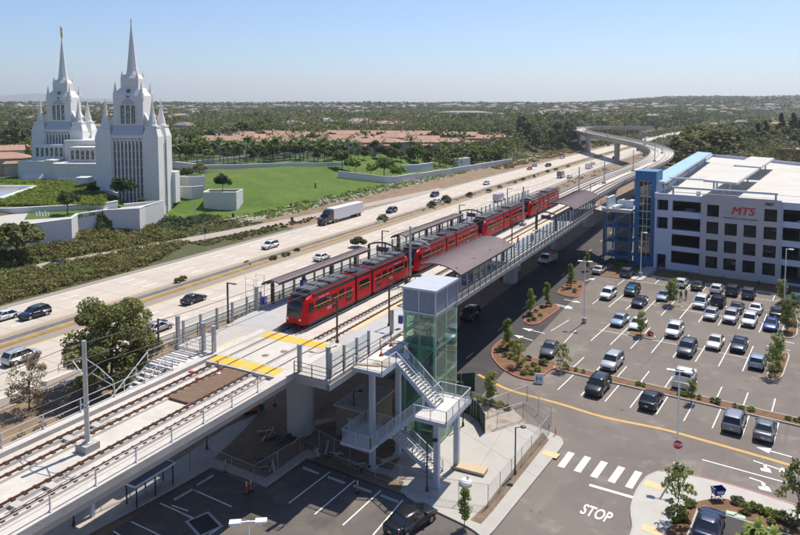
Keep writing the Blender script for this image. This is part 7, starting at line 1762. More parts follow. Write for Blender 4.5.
for x, Y, k, s, lb in ((688, 345, 'ol0', 2.0, 'left of the huge olive green trees behind the blue solar canopy'), (701, 360, 'ol1', 2.5, 'tallest and widest of the huge olive green trees behind the garage'), (718, 350, 'ol2', 2.1, 'olive green tree right of the widest one behind the garage'), (730, 375, 'oak0', 1.9, 'broad green tree behind the middle solar canopies'), (711, 330, 'dk0', 1.5, 'dark tree in front of the huge olive trees'), (676, 330, 'ol2', 1.1, 'smaller olive tree at the left end of the huge tree clump'),
    (748, 420, 'oak1', 1.9, 'round green tree above the garage roof right of centre'), (757, 440, 'cone0', 1.5, 'dark pointed conifer, left of the conifer group on the right'), (765, 455, 'cone1', 1.6, 'dark pointed conifer in the middle of the group on the right'), (772, 430, 'ol0', 1.9, 'wide olive tree below the conifer group on the right'), (786, 440, 'oak2', 2.0, 'large green tree near the right edge behind the roof'), (798, 460, 'cone2', 1.6, 'dark conifer at the right edge'), (740, 460, 'dk2', 1.8, 'dark tree between the huge olive trees and the conifers'), (805, 420, 'ol1', 2.0, 'olive tree cut by the right edge'), (780, 520, 'cone0', 1.9, 'tall dark conifer rising behind the right hand trees'), (792, 540, 'cone1', 1.9, 'second tall dark conifer rising behind the right hand trees')):
    v = GY(x, 150, Y); v.z = hz(v)-.1; place_tree(k, v, s, 0, lb)
# shrubs on the freeway median and banks
for x, y, k, s, lb in ((358, 247, 'bigbush', 1.0, 'bright green bush behind the first far canopy'), (383, 222, 'sagebush', .85, 'rounded grey green bush on the median, nearest the semi truck'), (432, 208, 'sagebush', .9, 'left of the paired grey green bushes on the median'), (446, 203, 'sagebush', 1.0, 'right of the paired grey green bushes on the median'), (470, 197, 'sagebush', .7, 'grey green median bush behind the third canopy')):
    place_tree(k, G(x, y, 0), s, None, lb, 'shrub', 'shrub')
for x, y in ((247, 266), (274, 260), (284, 257), (288, 256), (297, 252), (178, 283), (183, 281), (271, 261), (489, 193), (500, 189), (515, 184), (523, 181), (534, 178), (548, 173), (556, 171), (568, 168)):
    place_tree(random.choice(['bigbush', 'sagebush']), G(x, y-.5, 0), random.uniform(.25, .4) if x < 300 else random.uniform(.35, .6), None, 'small green bush growing on the dry median strip', 'shrub', 'shrub', 'small bushes on the median strip')
for x, y, lb in ((275, 300, 'yellow green bushes seen under the first far canopy'), (287, 293, 'second yellow green bush under the first far canopy')): place_tree('bigbush', G(x, y+22, 0), .9, None, lb, 'shrub', 'shrub')
# planting beds of the lots
def bed(px_list, kinds, lab, grp):
    for x, y in px_list: place_tree(random.choice(kinds), G(x, y, .12), random.uniform(.55, 1.0), None, lab, 'shrub', 'shrub', grp)
bed([(503,345),(508,350),(497,352),(512,345),(516,349),(505,356),(511,358),(517,360),(523,362),(528,360),(520,367),(527,369),(534,366),(541,364),(531,374),(524,374),(538,371),(514,353),(500,348),(545,365)], ['bsh1','bsh2','bsh3'], 'low shrub in the red kerbed bed beside the street', 'shrubs in the large red kerbed bed')
bed([(530,316),(536,312),(542,308),(549,306),(534,320),(540,316),(529,321)], ['bsh1','bsh2','bsh3'], 'low shrub in the middle red kerbed bed', 'shrubs in the middle red kerbed bed')
bed([(563,290),(569,285),(575,283),(580,287),(574,292)], ['bsh1','bsh2','bsh3'], 'low shrub in the farthest red kerbed bed', 'shrubs in the far red kerbed bed')
bed([(453,391),(460,394),(466,396),(472,399),(479,401),(486,404),(492,406),(500,408),(457,389),(484,402),(507,410)], ['bsh1','bsh2','bsh1'], 'low shrub in the planting strip behind the stair', 'shrubs in the planting strip behind the stair')
lsp = [LP(e, 78.9) for e in (-28.5,-27.3,-26.4,-24.2,-19.8,-19.2,-15.2,-14.6,-13.2,-11.8,-11.2,-9.6,-8.9,-8.0,-4.5,-3.8,-3.2,-2.6,-1.0)]
for v in lsp: v.z = .12; place_tree(random.choice(['bsh1','bsh2','bsh3']), v, random.uniform(.5, .9), None, 'low shrub in the long planting strip across the lot', 'shrub', 'shrub', 'shrubs in the long planting strip')
for k in range(26):
    v = LP(random.choice([random.uniform(-39, -35), random.uniform(-31, -6)]), random.uniform(132.5, 137.5), .12); place_tree(random.choice(['bsh1','bsh2','bsh3']), v, random.uniform(.5, .9), None, 'low shrub in the bed along the garage wall', 'shrub', 'shrub', 'shrubs along the garage wall')
bed([(671,515),(676,511),(683,513),(690,506),(737,503),(744,506),(752,510),(760,512),(768,515),(775,520),(783,521),(790,527),(745,512),(771,524),(676,522),(683,520)], ['bsh1','bsh2','bsh3'], 'grassy green shrub in the corner bed at the bottom right', 'shrubs in the corner bed')
bed([(786,328),(790,325),(778,365),(781,360),(783,322),(774,372)], ['bsh1','bsh2'], 'low shrub in an island at the right side of the lot', 'shrubs in the right islands')
place_tree('bshr', G(650, 335, .12), .8, None, 'small red flowering shrub at the second tree island', 'shrub', 'shrub')
for x, y, k, s, lb in ((507, 348, 'yg1', 1.0, 'slender young tree at the top of the large red kerbed bed'), (518, 366, 'yg3', .85, 'slender young tree in the middle of the large red kerbed bed'), (531, 314, 'yg1', 1.0, 'left one of two slender trees in the middle red kerbed bed'), (547, 305, 'yg1', .95, 'right one of two slender trees in the middle red kerbed bed'), (571, 287, 'yg1', 1.05, 'slender young tree in the farthest red kerbed bed'), (491, 404, 'yg2', 1.05, 'slender young tree in the planting strip behind the stair'),
    (563, 369, 'yg3', .8, 'thin young tree in front of the grey sedan'), (670, 305, 'yg2', 1.2, 'young tree on the small island by the walking people'), (641, 335, 'yg2', 1.0, 'young tree on the second small island'), (787, 330, 'yg2', 1.35, 'young tree on the upper right island'), (793, 322, 'yg3', 1.1, 'second young tree on the upper right island'), (776, 366, 'yg2', 1.2, 'young tree on the lower right island'), (772, 376, 'yg3', .9, 'second young tree on the lower right island'), (781, 302, 'yg2', 1.1, 'young tree on the tiny island by the garage'),
    (587, 270, 'yg1', .9, 'young tree at the corner bed near the blue stair'), (691, 402, 'yg2', .75, 'short young tree in the long strip beside the white pickup'), (674, 297, 'yg3', .8, 'young tree behind the first island tree'), (678, 519, 'yg3', 1.1, 'young tree in the corner bed under the lamp pole'), (798, 524, 'yg3', 1.25, 'young tree cut by the right edge near the turn arrows'), (464, 527, 'yg1', .8, 'young tree in the dirt corner at the bottom')):
    place_tree(k, G(x, y, .12), s, None, lb, 'young_tree')
# palm plant at the bottom right
cm, tmh = palm_proto(77, 1.0, 46, .5, .34)
for x, y, s, lb in ((756, 541, .8, 'large bright palm plant rising at the bottom edge, right of the dark blue sedan'), (745, 549, .65, 'left part of the palm plants at the bottom edge'), (772, 546, .7, 'right part of the palm plants at the bottom edge')):
    o = thing('palm_plant', lb, 'plant', G(x, y, .12)); o.scale = (s, s, s)
    me = cm.copy(); me.materials.clear(); me.materials.append(NG1); c = bpy.data.objects.new('frond', me); COL.objects.link(c); c.parent = o; c = bpy.data.objects.new('stem', tmh); COL.objects.link(c); c.parent = o
# ---------------------------------------------------------------- masses nobody could count
def mass(name, lab, cat, pts, rads, per, size, m, flat_=.6, seed=1):
    me = leaf_mesh(name, pts, rads, per, size, m, flat_, seed); o = bpy.data.objects.new(name, me); COL.objects.link(o); tag(o, lab, cat, kind='stuff'); return o
def field(n, fs, fq, seed, r0, r1, keep=lambda s, q: True, dz=.0):
    rr = random.Random(seed); P = []; Rr = []
    for _ in range(n):
        s = rr.uniform(*fs); q = rr.uniform(*fq)
        if not keep(s, q): continue
        r = rr.uniform(r0, r1); v = T(s, pF(s)+q); P.append((v.x, v.y, height(s, q)+r*.35+dz)); Rr.append(r)
    return P, Rr
def rampq(s): return float(np.interp(s, [-60, -10, 30, 55, 64, 88, 105, 145, 185, 215], [-55.5, -46.5, -42.5, -40, -37.5, -33, -29.5, -24, -20, -17.5]))
k1 = lambda s, q: abs(q-rampq(s)) > (1.9 if q > rampq(s) else 3.2) and q < -19.8-max(0, 1-abs(s-140)/30) and noise.noise(Vector((s/8, q/8, 0))) > -.5-(.3 if q > rampq(s) else 0)
P, Rr = field(3400, (-40, 99), (-52.5, -19.5), 3, .7, 1.6, lambda s, q: k1(s, q) and q < -19.5-max(0, s-72)*.45); mass('shrubbery', 'thick low brown green shrubbery between the freeway and the white wall', 'shrubbery', P, Rr, 70, .16, LM['scrub'])
P, Rr = field(700, (-30, 98), (-52, -22), 8, .9, 1.7, lambda s, q: k1(s, q) and q < -20-max(0, s-72)*.45); mass('shrubbery', 'darker green clumps scattered in the roadside shrubbery', 'shrubbery', P, Rr, 60, .16, LM['oak'])
P, Rr = field(600, (90, 122), (-53, -30), 4, .4, .95, lambda s, q: abs(q-rampq(s)) > 4 and q < -38-(s-90)*.25); mass('shrubbery', 'dark shrubs at the foot of the planter wall beside the lawn', 'shrubbery', P, Rr, 70, .15, LM['dark'])
P, Rr = field(170, (100, 141), (-26, -20.5), 5, .25, .5, lambda s, q: abs(q-rampq(s)) > (1.9 if q > rampq(s) else 3.2) and q < -19.2); mass('shrubbery', 'low dry scrub on the wedge between ramp and freeway', 'shrubbery', P, Rr, 50, .13, LM['scrub'])
P, Rr = field(900, (128, 345), (-42, -33), 6, .3, .9, lambda s, q: q < rampq(s)-4 if s < 215 else True); mass('bank_plants', 'patchy green plants on the rocky bank under the lawn', 'ground cover', P, Rr, 34, .15, LM['bright'], .6)
P, Rr = field(1100, (300, 520), (-41, -22), 7, .4, 1.3, lambda s, q: noise.noise(Vector((s/9, q/5, 2))) > -.1); mass('bank_plants', 'green and tan roadside scrub below the long white wall', 'ground cover', P, Rr, 26, .26, LM['scrub'])
P, Rr = field(500, (520, 1000), (-40, -19), 9, .8, 2.4); mass('bank_plants', 'scrub on the left bank of the freeway past the flyover', 'ground cover', P, Rr, 20, .5, LM['oak'])
P, Rr = field(700, (560, 1150), (-1.6, 1.6), 10, .5, 1.6); mass('median_plants', 'green hedge of bushes along the distant freeway median', 'ground cover', P, Rr, 16, .35, LM['oak'])
P, Rr = field(260, (150, 560), (-1.8, .3), 12, .25, .9); mass('median_plants', 'sparse low weeds along the near freeway median', 'ground cover', P, Rr, 24, .16, LM['sage'])
P, Rr = field(420, (-25, 45), (19.5, 38), 13, .25, .6, lambda s, q: noise.noise(Vector((s/6, q/6, 5))) > .05); mass('dry_weeds', 'dry brown weeds on the bare slope under the viaduct edge', 'weeds', P, Rr, 34, .09, LM['dry'])
P, Rr = field(600, (45, 330), (19.5, 40), 14, .3, .8, lambda s, q: noise.noise(Vector((s/7, q/7, 6))) > .0); mass('dry_weeds', 'green and yellow weeds between the freeway and the far platform', 'weeds', P, Rr, 34, .12, LM['scrub'])
P, Rr = field(900, (60, 112), (-82, -55), 15, .5, .9, lambda s, q: True); P = [(x, y, z) for x, y, z in P]; 
def infield(px): 
    pass
gp = []; gr_ = []; rr = random.Random(9)
for _ in range(2600):
    x = rr.uniform(-30, 105); y = rr.uniform(181, 205); xlo = 40-(y-186)*2.6 if y > 186 else 40
    if x < 40 and x > -60 and (y < 201-(x-2)*.33 and y > 184) and x < 38-(y-186)*2.4: continue
    v = G(x, y, 7.9); gp.append((v.x, v.y, 8.0+.12)); gr_.append(rr.uniform(.5, .9))
mass('ground_cover', 'bright yellow green ground cover planted on the terrace below the temple', 'ground cover', gp, gr_, 22, .16, LM['cover'], .45)
flat('garden_bed', [q[:2] for q in [G(x, y, 7.8) for x, y in ((-60, 205), (106, 204), (100, 181), (-60, 181))]], GM['lawn'], 7.9)
gp = []; gr_ = []; rr = random.Random(19)
for _ in range(420):
    x = rr.uniform(76, 112); t = rr.random(); y = (215-(x-77)*.14)+t*(16 if x < 100 else 20); z = 6.6-t*4.6; v = G(x, y, z); v.y -= .8; gp.append(tuple(v)); gr_.append(rr.uniform(.5, 1.0))
mass('slope_shrubs', 'dark green shrubs climbing the slope against the white garden walls', 'shrubbery', gp, gr_, 60, .15, LM['oak'])
P, Rr = field(900, (92, 122), (-46, -21), 17, .25, .5, lambda s, q: abs(q-rampq(s)) > 3.4 and q < -20-max(0, s-72)*.1 and (q < rampq(s) or s < 108)); mass('ground_cover', 'low olive green ground cover around the start of the ramp', 'ground cover', P, Rr, 34, .12, LM['olive'])
# rocks
rp2 = []; rr = random.Random(31); mb = MB()
for _ in range(1500):
    s = rr.uniform(118, 400); q = rr.uniform(-41, -32.5); 
    if s < 215 and q > rampq(s)-4: continue
    v = T(s, pF(s)+q); z = height(s, q); r = rr.uniform(.2, .75); c = Vector((v.x, v.y, z+.05)); vs = []
    for a, b in ((0, 1), (0, -1)): vs.append(c+Vector((0, 0, b*r*.6)))
    ring = [c+Vector((r*math.cos(t)*rr.uniform(.7, 1.2), r*math.sin(t)*rr.uniform(.7, 1.2), rr.uniform(-.1, .2)*r)) for t in [k*1.257 for k in range(5)]]
    vs += ring; mb.add(vs, [(0, 2+k, 2+(k+1) % 5) for k in range(5)]+[(1, 2+(k+1) % 5, 2+k) for k in range(5)])
tag(mb.build('rocks', layered('pale_rock', (.40,.37,.33), [((.28,.25,.22), .7, .5, .7, .7, None)], .9)), 'pale rocks scattered over the bank at the foot of the lawn', 'rocks', kind='stuff')
# distant woods
def woodmat(name, c, c2): return mat(name, c, .7, .1, .022, col2=c2, island=.3, spec=.15, trans=.3, detail=3)
WM = dict(a=woodmat('woods_dark', (.026,.050,.022), (.10,.12,.045)), b=woodmat('woods_green', (.06,.095,.028), (.16,.165,.06)), c=woodmat('woods_grey', (.07,.085,.045), (.20,.18,.10)))
VP2 = [p.xy for p in CL]
def v_near_via(x, y): return any((p-Vector((x, y))).length < 16 for p in VP2)
def woods(name, lab, n, dmin, dmax, az0, az1, hmin, hmax, per, size, m, seed, avoid=True, pw_=1.6):
    rr = random.Random(seed); P = []; Rr = []
    for _ in range(n*3):
        if len(P) >= n: break
        d = (dmin**(2-pw_)+(dmax**(2-pw_)-dmin**(2-pw_))*rr.random())**(1/(2-pw_)); az = R_(rr.uniform(az0, az1)); x, y = d*math.sin(az), d*math.cos(az)
        s, p = TI((x, y)); q = p-pF(s)
        if -42 < q < 26 and s < 1300: continue
        if 20 < q < 150 and s < 330: continue
        if q > 0 and s > 300 and v_near_via(x, y): continue
        dn = noise.noise(Vector((x/170, y/170, 2.2)))
        if dn < -.12 and rr.random() < .75: continue
        v = Vector((x, y, 0))
        if d < 700 and (any((v-h_.xy.to_3d()).length < 10 for h_ in HOUSES)): continue
        h = rr.uniform(hmin, hmax)*(1+.3*dn); P.append((x, y, height(s, q)+h*.55)); Rr.append(h*.5)
    return mass(name, lab, 'woods', P, Rr, per, size, m, .9, seed)
woods('woods', 'dense mixed trees covering the plain behind the terracotta houses', 2400, 330, 900, -36, 30, 7, 14, 60, .6, WM['b'], 61, pw_=.8)
woods('woods', 'olive toned trees mixed into the plain behind the houses', 1500, 350, 1000, -38, 40, 8, 16, 55, .65, WM['c'], 62, pw_=.8)
woods('woods', 'dark distant trees covering the plain to the left and middle', 6500, 650, 2600, -42, 42, 8, 15, 20, 1.4, WM['a'], 63)
woods('woods', 'olive distant trees covering the plain', 6500, 650, 2600, -42, 42, 8, 15, 20, 1.4, WM['b'], 64)
woods('woods', 'grey green distant trees covering the plain', 4500, 700, 2800, -42, 42, 8, 15, 20, 1.4, WM['c'], 65)
woods('woods', 'far tree canopy fading toward the horizon', 9000, 2400, 5800, -42, 42, 11, 19, 10, 3.6, WM['a'], 66, pw_=1.2)
woods('woods', 'far olive tree canopy fading toward the horizon', 7000, 2400, 5800, -42, 42, 10, 18, 10, 3.6, WM['b'], 67, pw_=1.2)
# far town
rr = random.Random(77); far_h = []
mbw = MB(); mbr = MB(); cnt = 0
for k in range(2600):
    d = rr.uniform(520, 3800)**1.0; az = R_(rr.uniform(-38, 40)); x, y = d*math.sin(az), d*math.cos(az); s, p = TI((x, y)); q = p-pF(s)
    if -60 < q < 40 or (q > 0 and s < 600): continue
    if noise.noise(Vector((x/260, y/260, 8))) < -.02: continue
    z = height(s, q)
    if cnt < 120 and d < 1500:
        i = rr.choice([0, 1, 3, 4, 3, 4]); cnt += 1
        house(i, (x, y, z+2.2), rr.uniform(0, 3), 'small distant house among the trees of the plain', 1.2, 'distant houses on the plain'); continue
    w, dp, h = rr.uniform(6, 11), rr.uniform(4, 7), rr.uniform(4, 8)+(5.5 if d > 1500 else 3); a = rr.uniform(0, 3); ca, sa = math.cos(a), math.sin(a)
    if rr.random() < .025: w, dp, h = w*3.5, dp*2.5, h+3
    Q = [(x+ca*i*w-sa*j*dp, y+sa*i*w+ca*j*dp) for i, j in ((-1, -1), (1, -1), (1, 1), (-1, 1))]; mbw.prism(Q, z-2, z+h); c = (x, y)
    mbr.prism(Q, z+h+.01, z+h+2.2, taper=[(c[0]+(u-c[0])*.45, c[1]+(v-c[1])*.45) for u, v in Q], mi=rr.choice([0, 0, 1, 2]))
o = mbw.build('distant_town', layered('distant_walls', (.40,.37,.33), [((.28,.25,.215), .01, .45, .6, .8, None)], .9)); tag(o, 'pale walls of countless distant houses scattered to the horizon', 'town', kind='stuff')
o = mbr.build('distant_roofs', [grf, layered('distant_pale_roof', (.38,.36,.34), [], .9), roof_t]); tag(o, 'roofs of the countless distant houses scattered to the horizon', 'town', kind='stuff')
# ================================================================ STREET FURNITURE
def lot_light(lab, loc, rz, heads=2, h=9.5, m=None, base=True, group=None):
    m = m or M['white']; t = thing('light_pole', lab, 'light pole', loc, rz, group)
    if base: mb = MB(); mb.tube((0, 0, -.1), (0, 0, .8), .32, n=16); mb.build('base', M['concrete'], t)
    mb = MB(); mb.tube((0, 0, .8 if base else 0), (0, 0, h), .09, .07, 10); mb.build('pole', m, t)
    for k in range(heads):
        sg = 1 if k == 0 else -1; mb = MB(); mb.box(*sorted((sg*.0, sg*.45)), -.04, .04, h-.1, h-.02); mb.box(*sorted((sg*.4, sg*1.05)), -.2, .2, h-.1, h+.02); mb.lathe((sg*.72, 0, h-.13), [(.26, 0), (.26, .04)], 12); mb.build('lamp_head', m, t)
    return t
lot_light('white double headed light pole in the open lot, left of centre', G(584, 323, 0), LH+.3)
pl = lot_light('white light pole carrying the stop sign at the corner pavement', G(676.5, 472, .15), LH+.2, 2, 9.3)
lot_light('white light pole in front of the blue glass tower', G(640.5, 276.5, .1), LH, 1, 8.6)
lot_light('white light pole in front of the garage at the right edge', G(784, 303.5, .1), LH, 1, 9.2)
lot_light('white double headed light pole rising at the bottom edge', (*G(248, 521, 9.3)[:2], 0), .1, 2, 9.3)
# stop sign on the pole
st_m = mat('sign_red', (.50,.015,.02), .4, .05); c = Vector((*G(676.5, 472, .15)[:2], 2.75)); dirv = Vector((-.15, -1, 0)).normalized(); rx = Vector((-dirv.y, dirv.x, 0))
t = thing('stop_sign', 'red octagonal stop sign fixed to the white light pole', 'sign', c)
def disc(r, off, n=8, rot=math.pi/8): return [c+dirv*off+rx*r*math.cos(rot+k*2*math.pi/n)+Vector((0, 0, r*math.sin(rot+k*2*math.pi/n))) for k in range(n)]
mb = MB(); mb.loft([disc(.46, .12), disc(.46, .145)], smooth=False); mb.build('rim', M['white'], t, world=True); mb = MB(); mb.loft([disc(.43, .1451), disc(.43, .152)], smooth=False); mb.build('plate', st_m, t, world=True)
text_mesh('lettering', 'STOP', .34, M['white'], c+dirv*.158, rx, Vector((0, 0, 1)), parent=t, stretch=1.1, bold=.008)
# shopping cart with blue sign board
blu = mat('sign_blue', (.02,.03,.22), .45, .1); t = thing('shopping_cart', 'blue and silver shopping cart on the sidewalk by the planting bed', 'shopping cart', G(718, 499, .15), .1)
mb = MB(); mb.add([(-.42, -.28, .45), (.35, -.28, .5), (.35, .28, .5), (-.42, .28, .45), (-.5, -.34, .95), (.5, -.34, 1.0), (.5, .34, 1.0), (-.5, .34, .95)], [(3, 2, 1, 0), (0, 1, 5, 4), (1, 2, 6, 5), (2, 3, 7, 6), (3, 0, 4, 7)]); mb.build('basket', blu, t); mb = MB()
for y in (-.25, .25): mb.tube((-.45, y, .12), (.42, y, .12), .025); mb.tube((-.42, y, .12), (-.42, y, 1.05), .025); mb.tube((-.42, y, .45), (.35, y, .5), .02); mb.tube((.3, y, .12), (.2, y, .48), .02)
mb.tube((-.5, -.3, 1.05), (-.5, .3, 1.05), .03); mb.build('frame', M['steel'], t)
for x in (-.4, .38):
    for y in (-.25, .25): mb = MB(); mb.tube((x, y-.03, .07), (x, y+.03, .07), .07, n=10); mb.build('wheel', M['black'], t)
mb = MB(); mb.box(-.3, .3, -.355, -.345, .62, .86); mb.build('label', M['white'], t)
# portable board at the red kerbed bed
t = thing('board_sign', 'white sandwich board sign standing at the tip of the red kerbed bed', 'sign', G(539, 383, .02), -.25)
mb = MB()
for sg in (-1, 1): mb.add([(-.5, sg*.3, 0), (.5, sg*.3, 0), (.5, sg*.05, 1.15), (-.5, sg*.05, 1.15), (-.5, sg*.27, 0), (.5, sg*.27, 0), (.5, sg*.02, 1.15), (-.5, sg*.02, 1.15)], [(0, 1, 2, 3), (7, 6, 5, 4), (0, 3, 7, 4), (1, 5, 6, 2), (0, 4, 5, 1), (3, 2, 6, 7)])
mb.build('board', M['white'], t); mb = MB()
nrm = Vector((0, -1.15, -.0)); 
mb.bar((-.25, -.255, .35), (-.25, -.135, .85), .1, .02); mb.bar((-.25, -.2, .6), (.2, -.2, .6), .09, .02); mb.bar((.2, -.245, .4), (.2, -.15, .8), .1, .02); mb.build('symbol', mat('symbol_dark', (.04,.05,.12), .5), t)
# wheel stops of the small lot
ws = mat('wheel_stop', (.42,.41,.39), .8, .1, 3)
for i, (x0, y0, x1, y1) in enumerate(((62, 348, 120, 313), (-10, 395, 32, 371), (447, 284, 505, 306), (538, 318, 600, 341), (630, 350, 697, 374), (730, 385, 795, 411))):
    a = G(180+x0/3.636, 390+y0/3.636, .01); b = G(180+x1/3.636, 390+y1/3.636, .01); t = thing('wheel_stop', 'grey concrete wheel stop in a stall of the small lot', 'wheel stop', (a+b)/2, math.atan2((b-a).y, (b-a).x), 'wheel stops in the small lot'); L = 1.8
    mb = MB(); mb.loft([[(x, -.09, 0), (x, -.06, .13), (x, .06, .13), (x, .09, 0)] for x in (-L/2, L/2)], smooth=False); mb.build('kerb_block', ws, t); mb = MB(); 
    for x in (-.6, .6): mb.tube((x, 0, .12), (x, 0, .14), .03)
    mb.build('bolt', M['darkm'], t)
# utility covers and pads in the small lot
t = thing('inspection_cover', 'square concrete inspection cover set in the small lot asphalt', 'cover', G(204, 524, .007), LH-.25); mb = MB(); 
for x0, x1, y0, y1 in ((-1.3, 1.3, -1, -.8), (-1.3, 1.3, .8, 1), (-1.3, -1.1, -.8, .8), (1.1, 1.3, -.8, .8)): mb.box(x0, x1, y0, y1, 0, .012)
mb.build('frame', ws, t); mb = MB(); mb.box(-1.1, 1.1, -.8, .8, 0, .008); mb.build('plate', dark, t)
for x, y, lb in ((731.5, 513.5, 'left pale green valve box in the mulch by the shopping cart'), (740, 517, 'right pale green valve box in the mulch by the shopping cart')):
    t = thing('valve_box', lb, 'valve box', G(x, y, .15), -.4); mb = MB(); mb.box(-.36, .36, -.22, .22, 0, .06); mb.build('lid', mat('valve_green', (.35,.52,.38), .6), t); mb = MB(); mb.box(-.4, .4, -.26, .26, 0, .03); mb.build('rim', M['concrete'], t)
# fire hydrant style small objects, freeway signs and lamps
def fsign(lab, x, y, z, h, w_=.9, hh=1.1):
    v = at_ground(x, y, z); t = thing('road_sign', lab, 'sign', v, TH+math.pi); mb = MB(); mb.tube((0, 0, 0), (0, 0, h), .05); mb.build('post', M['darkm'], t); mb = MB(); mb.box(-w_/2, w_/2, -.09, -.055, h-hh, h); mb.build('panel', mat('sign_back', (.12,.11,.10), .6), t)
fsign('dark road sign on a post between ramp and freeway', 292, 229, 0, 3.2); fsign('dark sign post beside the ramp left of the dry wedge', 205, 240, 0, 3.0); fsign('small sign post at the edge of the shrubbery', 233, 222, 1, 2.5)
for x, y, lb in ((195, 224, 'thin tall light pole at the lawn foot by the planter'), (323, 208, 'thin tall light pole at the rock bank behind the semi truck')):
    v = at_ground(x, y, 1); t = thing('street_light', lab := lb, 'street light', v, TH); mb = MB(); mb.tube((0, 0, 0), (0, 0, 9.5), .09, .06); mb.build('pole', M['steel'], t); mb = MB(); mb.tube((0, 0, 9.4), (.5, 0, 9.5), .04); mb.box(.3, .75, -.1, .1, 9.45, 9.55); mb.build('lamp_head', M['steel'], t)
for x, y in ((535, 183), (508, 178), (470, 208), (603, 200)): pass
# railing between freeway and track past the station
fence_line('long pale railing on the freeway side of the track past the far platform', [T(138, -5.3, ZR-.4), T(186, -5.3, ZR-.4)], m=M['steel'], h=1.2)
fence_line('long pale railing on the street side of the track past the near platform', [T(134, 5.2, ZR-.4), T(186, 5.2, ZR-.4)], m=M['steel'], h=1.2)
# ================================================================ PEOPLE IN THE LOT
def person(lab, loc, rz, shirt, pants, skin=(.35,.2,.13), stride=.18):
    verts = [(0, 0, .93), (0, 0, 1.12), (0, .01, 1.32), (0, .01, 1.45), (0, .02, 1.53), (0, .03, 1.63), (0, .03, 1.73),
             (.10, 0, .90), (.11, stride, .50), (.11, stride*.9, .08), (.11, stride*.9+.14, .03), (-.10, 0, .90), (-.11, -stride*.6, .50), (-.11, -stride*1.6, .10), (-.11, -stride*1.6+.14, .04),
             (.19, 0, 1.42), (.25, -.06, 1.14), (.25, .06, .90), (.25, .10, .81), (-.19, 0, 1.42), (-.25, .06, 1.14), (-.25, .18, .92), (-.25, .22, .84)]
    ed = [(0, 1), (1, 2), (2, 3), (3, 4), (4, 5), (5, 6), (0, 7), (7, 8), (8, 9), (9, 10), (0, 11), (11, 12), (12, 13), (13, 14), (3, 15), (15, 16), (16, 17), (17, 18), (3, 19), (19, 20), (20, 21), (21, 22)]
    rad = [.15, .13, .155, .12, .055, .095, .075, .09, .065, .045, .04, .09, .065, .045, .04, .06, .045, .035, .03, .06, .045, .035, .03]
    me = bpy.data.meshes.new('person'); me.from_pydata(verts, ed, []); o = bpy.data.objects.new('person', me); COL.objects.link(o)
    m = o.modifiers.new('skin', 'SKIN'); sk = me.skin_vertices[0]
    for i, r in enumerate(rad): sk.data[i].radius = (r, r*(.72 if i < 4 else 1)); sk.data[i].use_root = (i == 0)
    o.modifiers.new('sub', 'SUBSURF').levels = 2; bpy.context.view_layer.update(); dg = bpy.context.evaluated_depsgraph_get(); mm = bpy.data.meshes.new_from_object(o.evaluated_get(dg)); bpy.data.objects.remove(o)
    for c in (skin, shirt, pants, (.02, .02, .02)): mm.materials.append(mat('cloth_%d_%d_%d' % tuple(int(x*100) for x in c), c, .8, .1, 5))
    for p in mm.polygons: z = p.center.z; ax = abs(p.center.x); p.material_index = 0 if z > 1.5 or (ax > .2 and z < 1.12) else (1 if z > .95 else (2 if z > .09 else 3)); p.use_smooth = True
    ob = bpy.data.objects.new('person', mm); COL.objects.link(ob); ob.location = loc; ob.rotation_euler = (0, 0, rz); tag(ob, lab, 'person')
    mb = MB(); mb.lathe((0, .02, 1.63), [(.105, -.03), (.112, .04), (.09, .11), (.03, .135), (0, .137)], 12); mb.build('hair', mat('hair_dark', (.03,.022,.018), .8), ob)
for x, y, rz, a, b, lb in ((675.6, 298.8, 2.6, (.03,.05,.30), (.03,.03,.04), 'person in blue top and dark trousers walking by the light blue sedan'), (680.8, 301, 2.4, (.03,.03,.035), (.02,.02,.03), 'person all in black walking in the middle of the three'), (685.8, 299.5, 2.8, (.05,.05,.06), (.03,.03,.04), 'person in dark grey walking, rightmost of the three')):
    person(lb, G(x, y, .01), rz, a, b)
person('person in a dark shirt standing on the near platform by the canopy', T(61, 5.4, PZ), 1, (.05,.08,.2), (.05,.05,.06)); person('person in an orange vest standing on the near platform past the canopy', T(80, 6.2, PZ), 2, (.6,.14,.03), (.04,.05,.1))
v = at_ground(315.5, 187.5, 5); t = thing('small_statue', 'small dark upright object alone on the green lawn', 'statue', v); mb = MB(); mb.lathe((0, 0, 0), [(.35, 0), (.3, .4), (.22, .9), (.3, 1.3), (.12, 1.55), (.17, 1.75), (0, 1.9)], 10); mb.build('figure', M['darkm'], t); mb = MB(); mb.box(-.5, .5, -.5, .5, -.3, .05); mb.build('base', M['darkm'], t)
# monument stones on the terrace grass
for k in range(5):
    v = Vector((*G(36.5+k*2.9, 216.5, TZ)[:2], TZ)); t = thing('stone_post', 'slim white stone post in the small group on the terrace grass', 'post', v, 0, 'white stone posts on the terrace grass'); mb = MB(); mb.box(-.14, .14, -.14, .14, 0, 1.0+.2*(k % 2)); mb.build('shaft', M['white'], t); mb = MB(); mb.box(-.2, .2, -.2, .2, 0, .12); mb.build('foot', M['white'], t)
HAZE = .000085
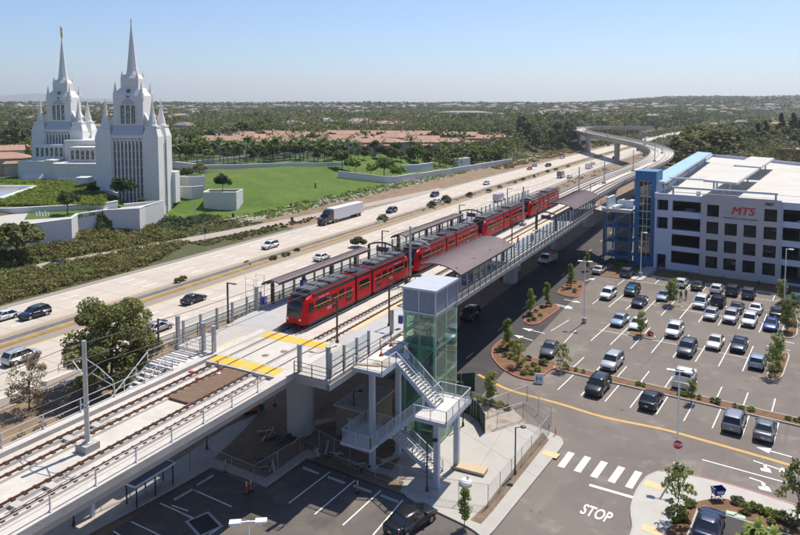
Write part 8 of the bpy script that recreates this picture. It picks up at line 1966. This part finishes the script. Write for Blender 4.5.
# ================================================================ LIGHT, SKY, CAMERA
mb = MB(); mb.box(-16000, 16000, -16000, 16000, -60, 420); hb = mb.build('haze', []); tag(hb, 'thin pale blue haze filling the air over the whole landscape', 'haze', kind='stuff')
hm = bpy.data.materials.new('haze'); hm.use_nodes = True; hn = hm.node_tree
for n_ in list(hn.nodes):
    if n_.type != 'OUTPUT_MATERIAL': hn.nodes.remove(n_)
pv = hn.nodes.new('ShaderNodeVolumePrincipled'); pv.inputs['Color'].default_value = (.93, .965, 1.0, 1); pv.inputs['Density'].default_value = HAZE; pv.inputs['Anisotropy'].default_value = .4
hn.links.new(pv.outputs[0], [n_ for n_ in hn.nodes if n_.type == 'OUTPUT_MATERIAL'][0].inputs['Volume']); hb.data.materials.append(hm)
SUNV = Vector((.60, .80, 0)).normalized()*math.cos(R_(61))+Vector((0, 0, math.sin(R_(61))))
w = bpy.data.worlds.new('World'); SC.world = w; w.use_nodes = True; nt = w.node_tree
bg = nt.nodes['Background']; sky = nt.nodes.new('ShaderNodeTexSky'); sky.sky_type = 'NISHITA'; sky.sun_disc = False
sky.sun_elevation = R_(61); sky.sun_rotation = math.atan2(SUNV.x, SUNV.y); sky.altitude = 0; sky.air_density = 1.0; sky.dust_density = .6; sky.ozone_density = 2.5
vm = nt.nodes.new('ShaderNodeMix'); vm.data_type = 'RGBA'; vm.blend_type = 'MULTIPLY'; vm.inputs['Factor'].default_value = 1; vm.inputs['B'].default_value = (.84, .96, 1.18, 1)
nt.links.new(sky.outputs[0], vm.inputs['A']); nt.links.new(vm.outputs['Result'], bg.inputs[0]); bg.inputs[1].default_value = .095
sl = bpy.data.lights.new('sun', 'SUN'); sl.energy = 4.9; sl.angle = R_(.53); sl.color = (1, .93, .82)
so = bpy.data.objects.new('sun', sl); COL.objects.link(so); so.rotation_euler = SUNV.to_track_quat('Z', 'Y').to_euler()
cd = bpy.data.cameras.new('camera'); cam = bpy.data.objects.new('camera', cd); COL.objects.link(cam); SC.camera = cam
cd.sensor_fit = 'HORIZONTAL'; cd.sensor_width = 36; cd.lens = 36*FO/800; cd.clip_end = 40000; cd.clip_start = .5
cam.location = (0, 0, CH); cam.rotation_euler = (math.pi/2-PIT, 0, 0)
cd.shift_y = -(267.5-CY0)/800
SC.view_settings.view_transform = 'Standard'; SC.view_settings.look = 'None'; SC.view_settings.exposure = .34; SC.view_settings.gamma = 1; SC.view_settings.use_curve_mapping = False
SC.render.engine = 'CYCLES'
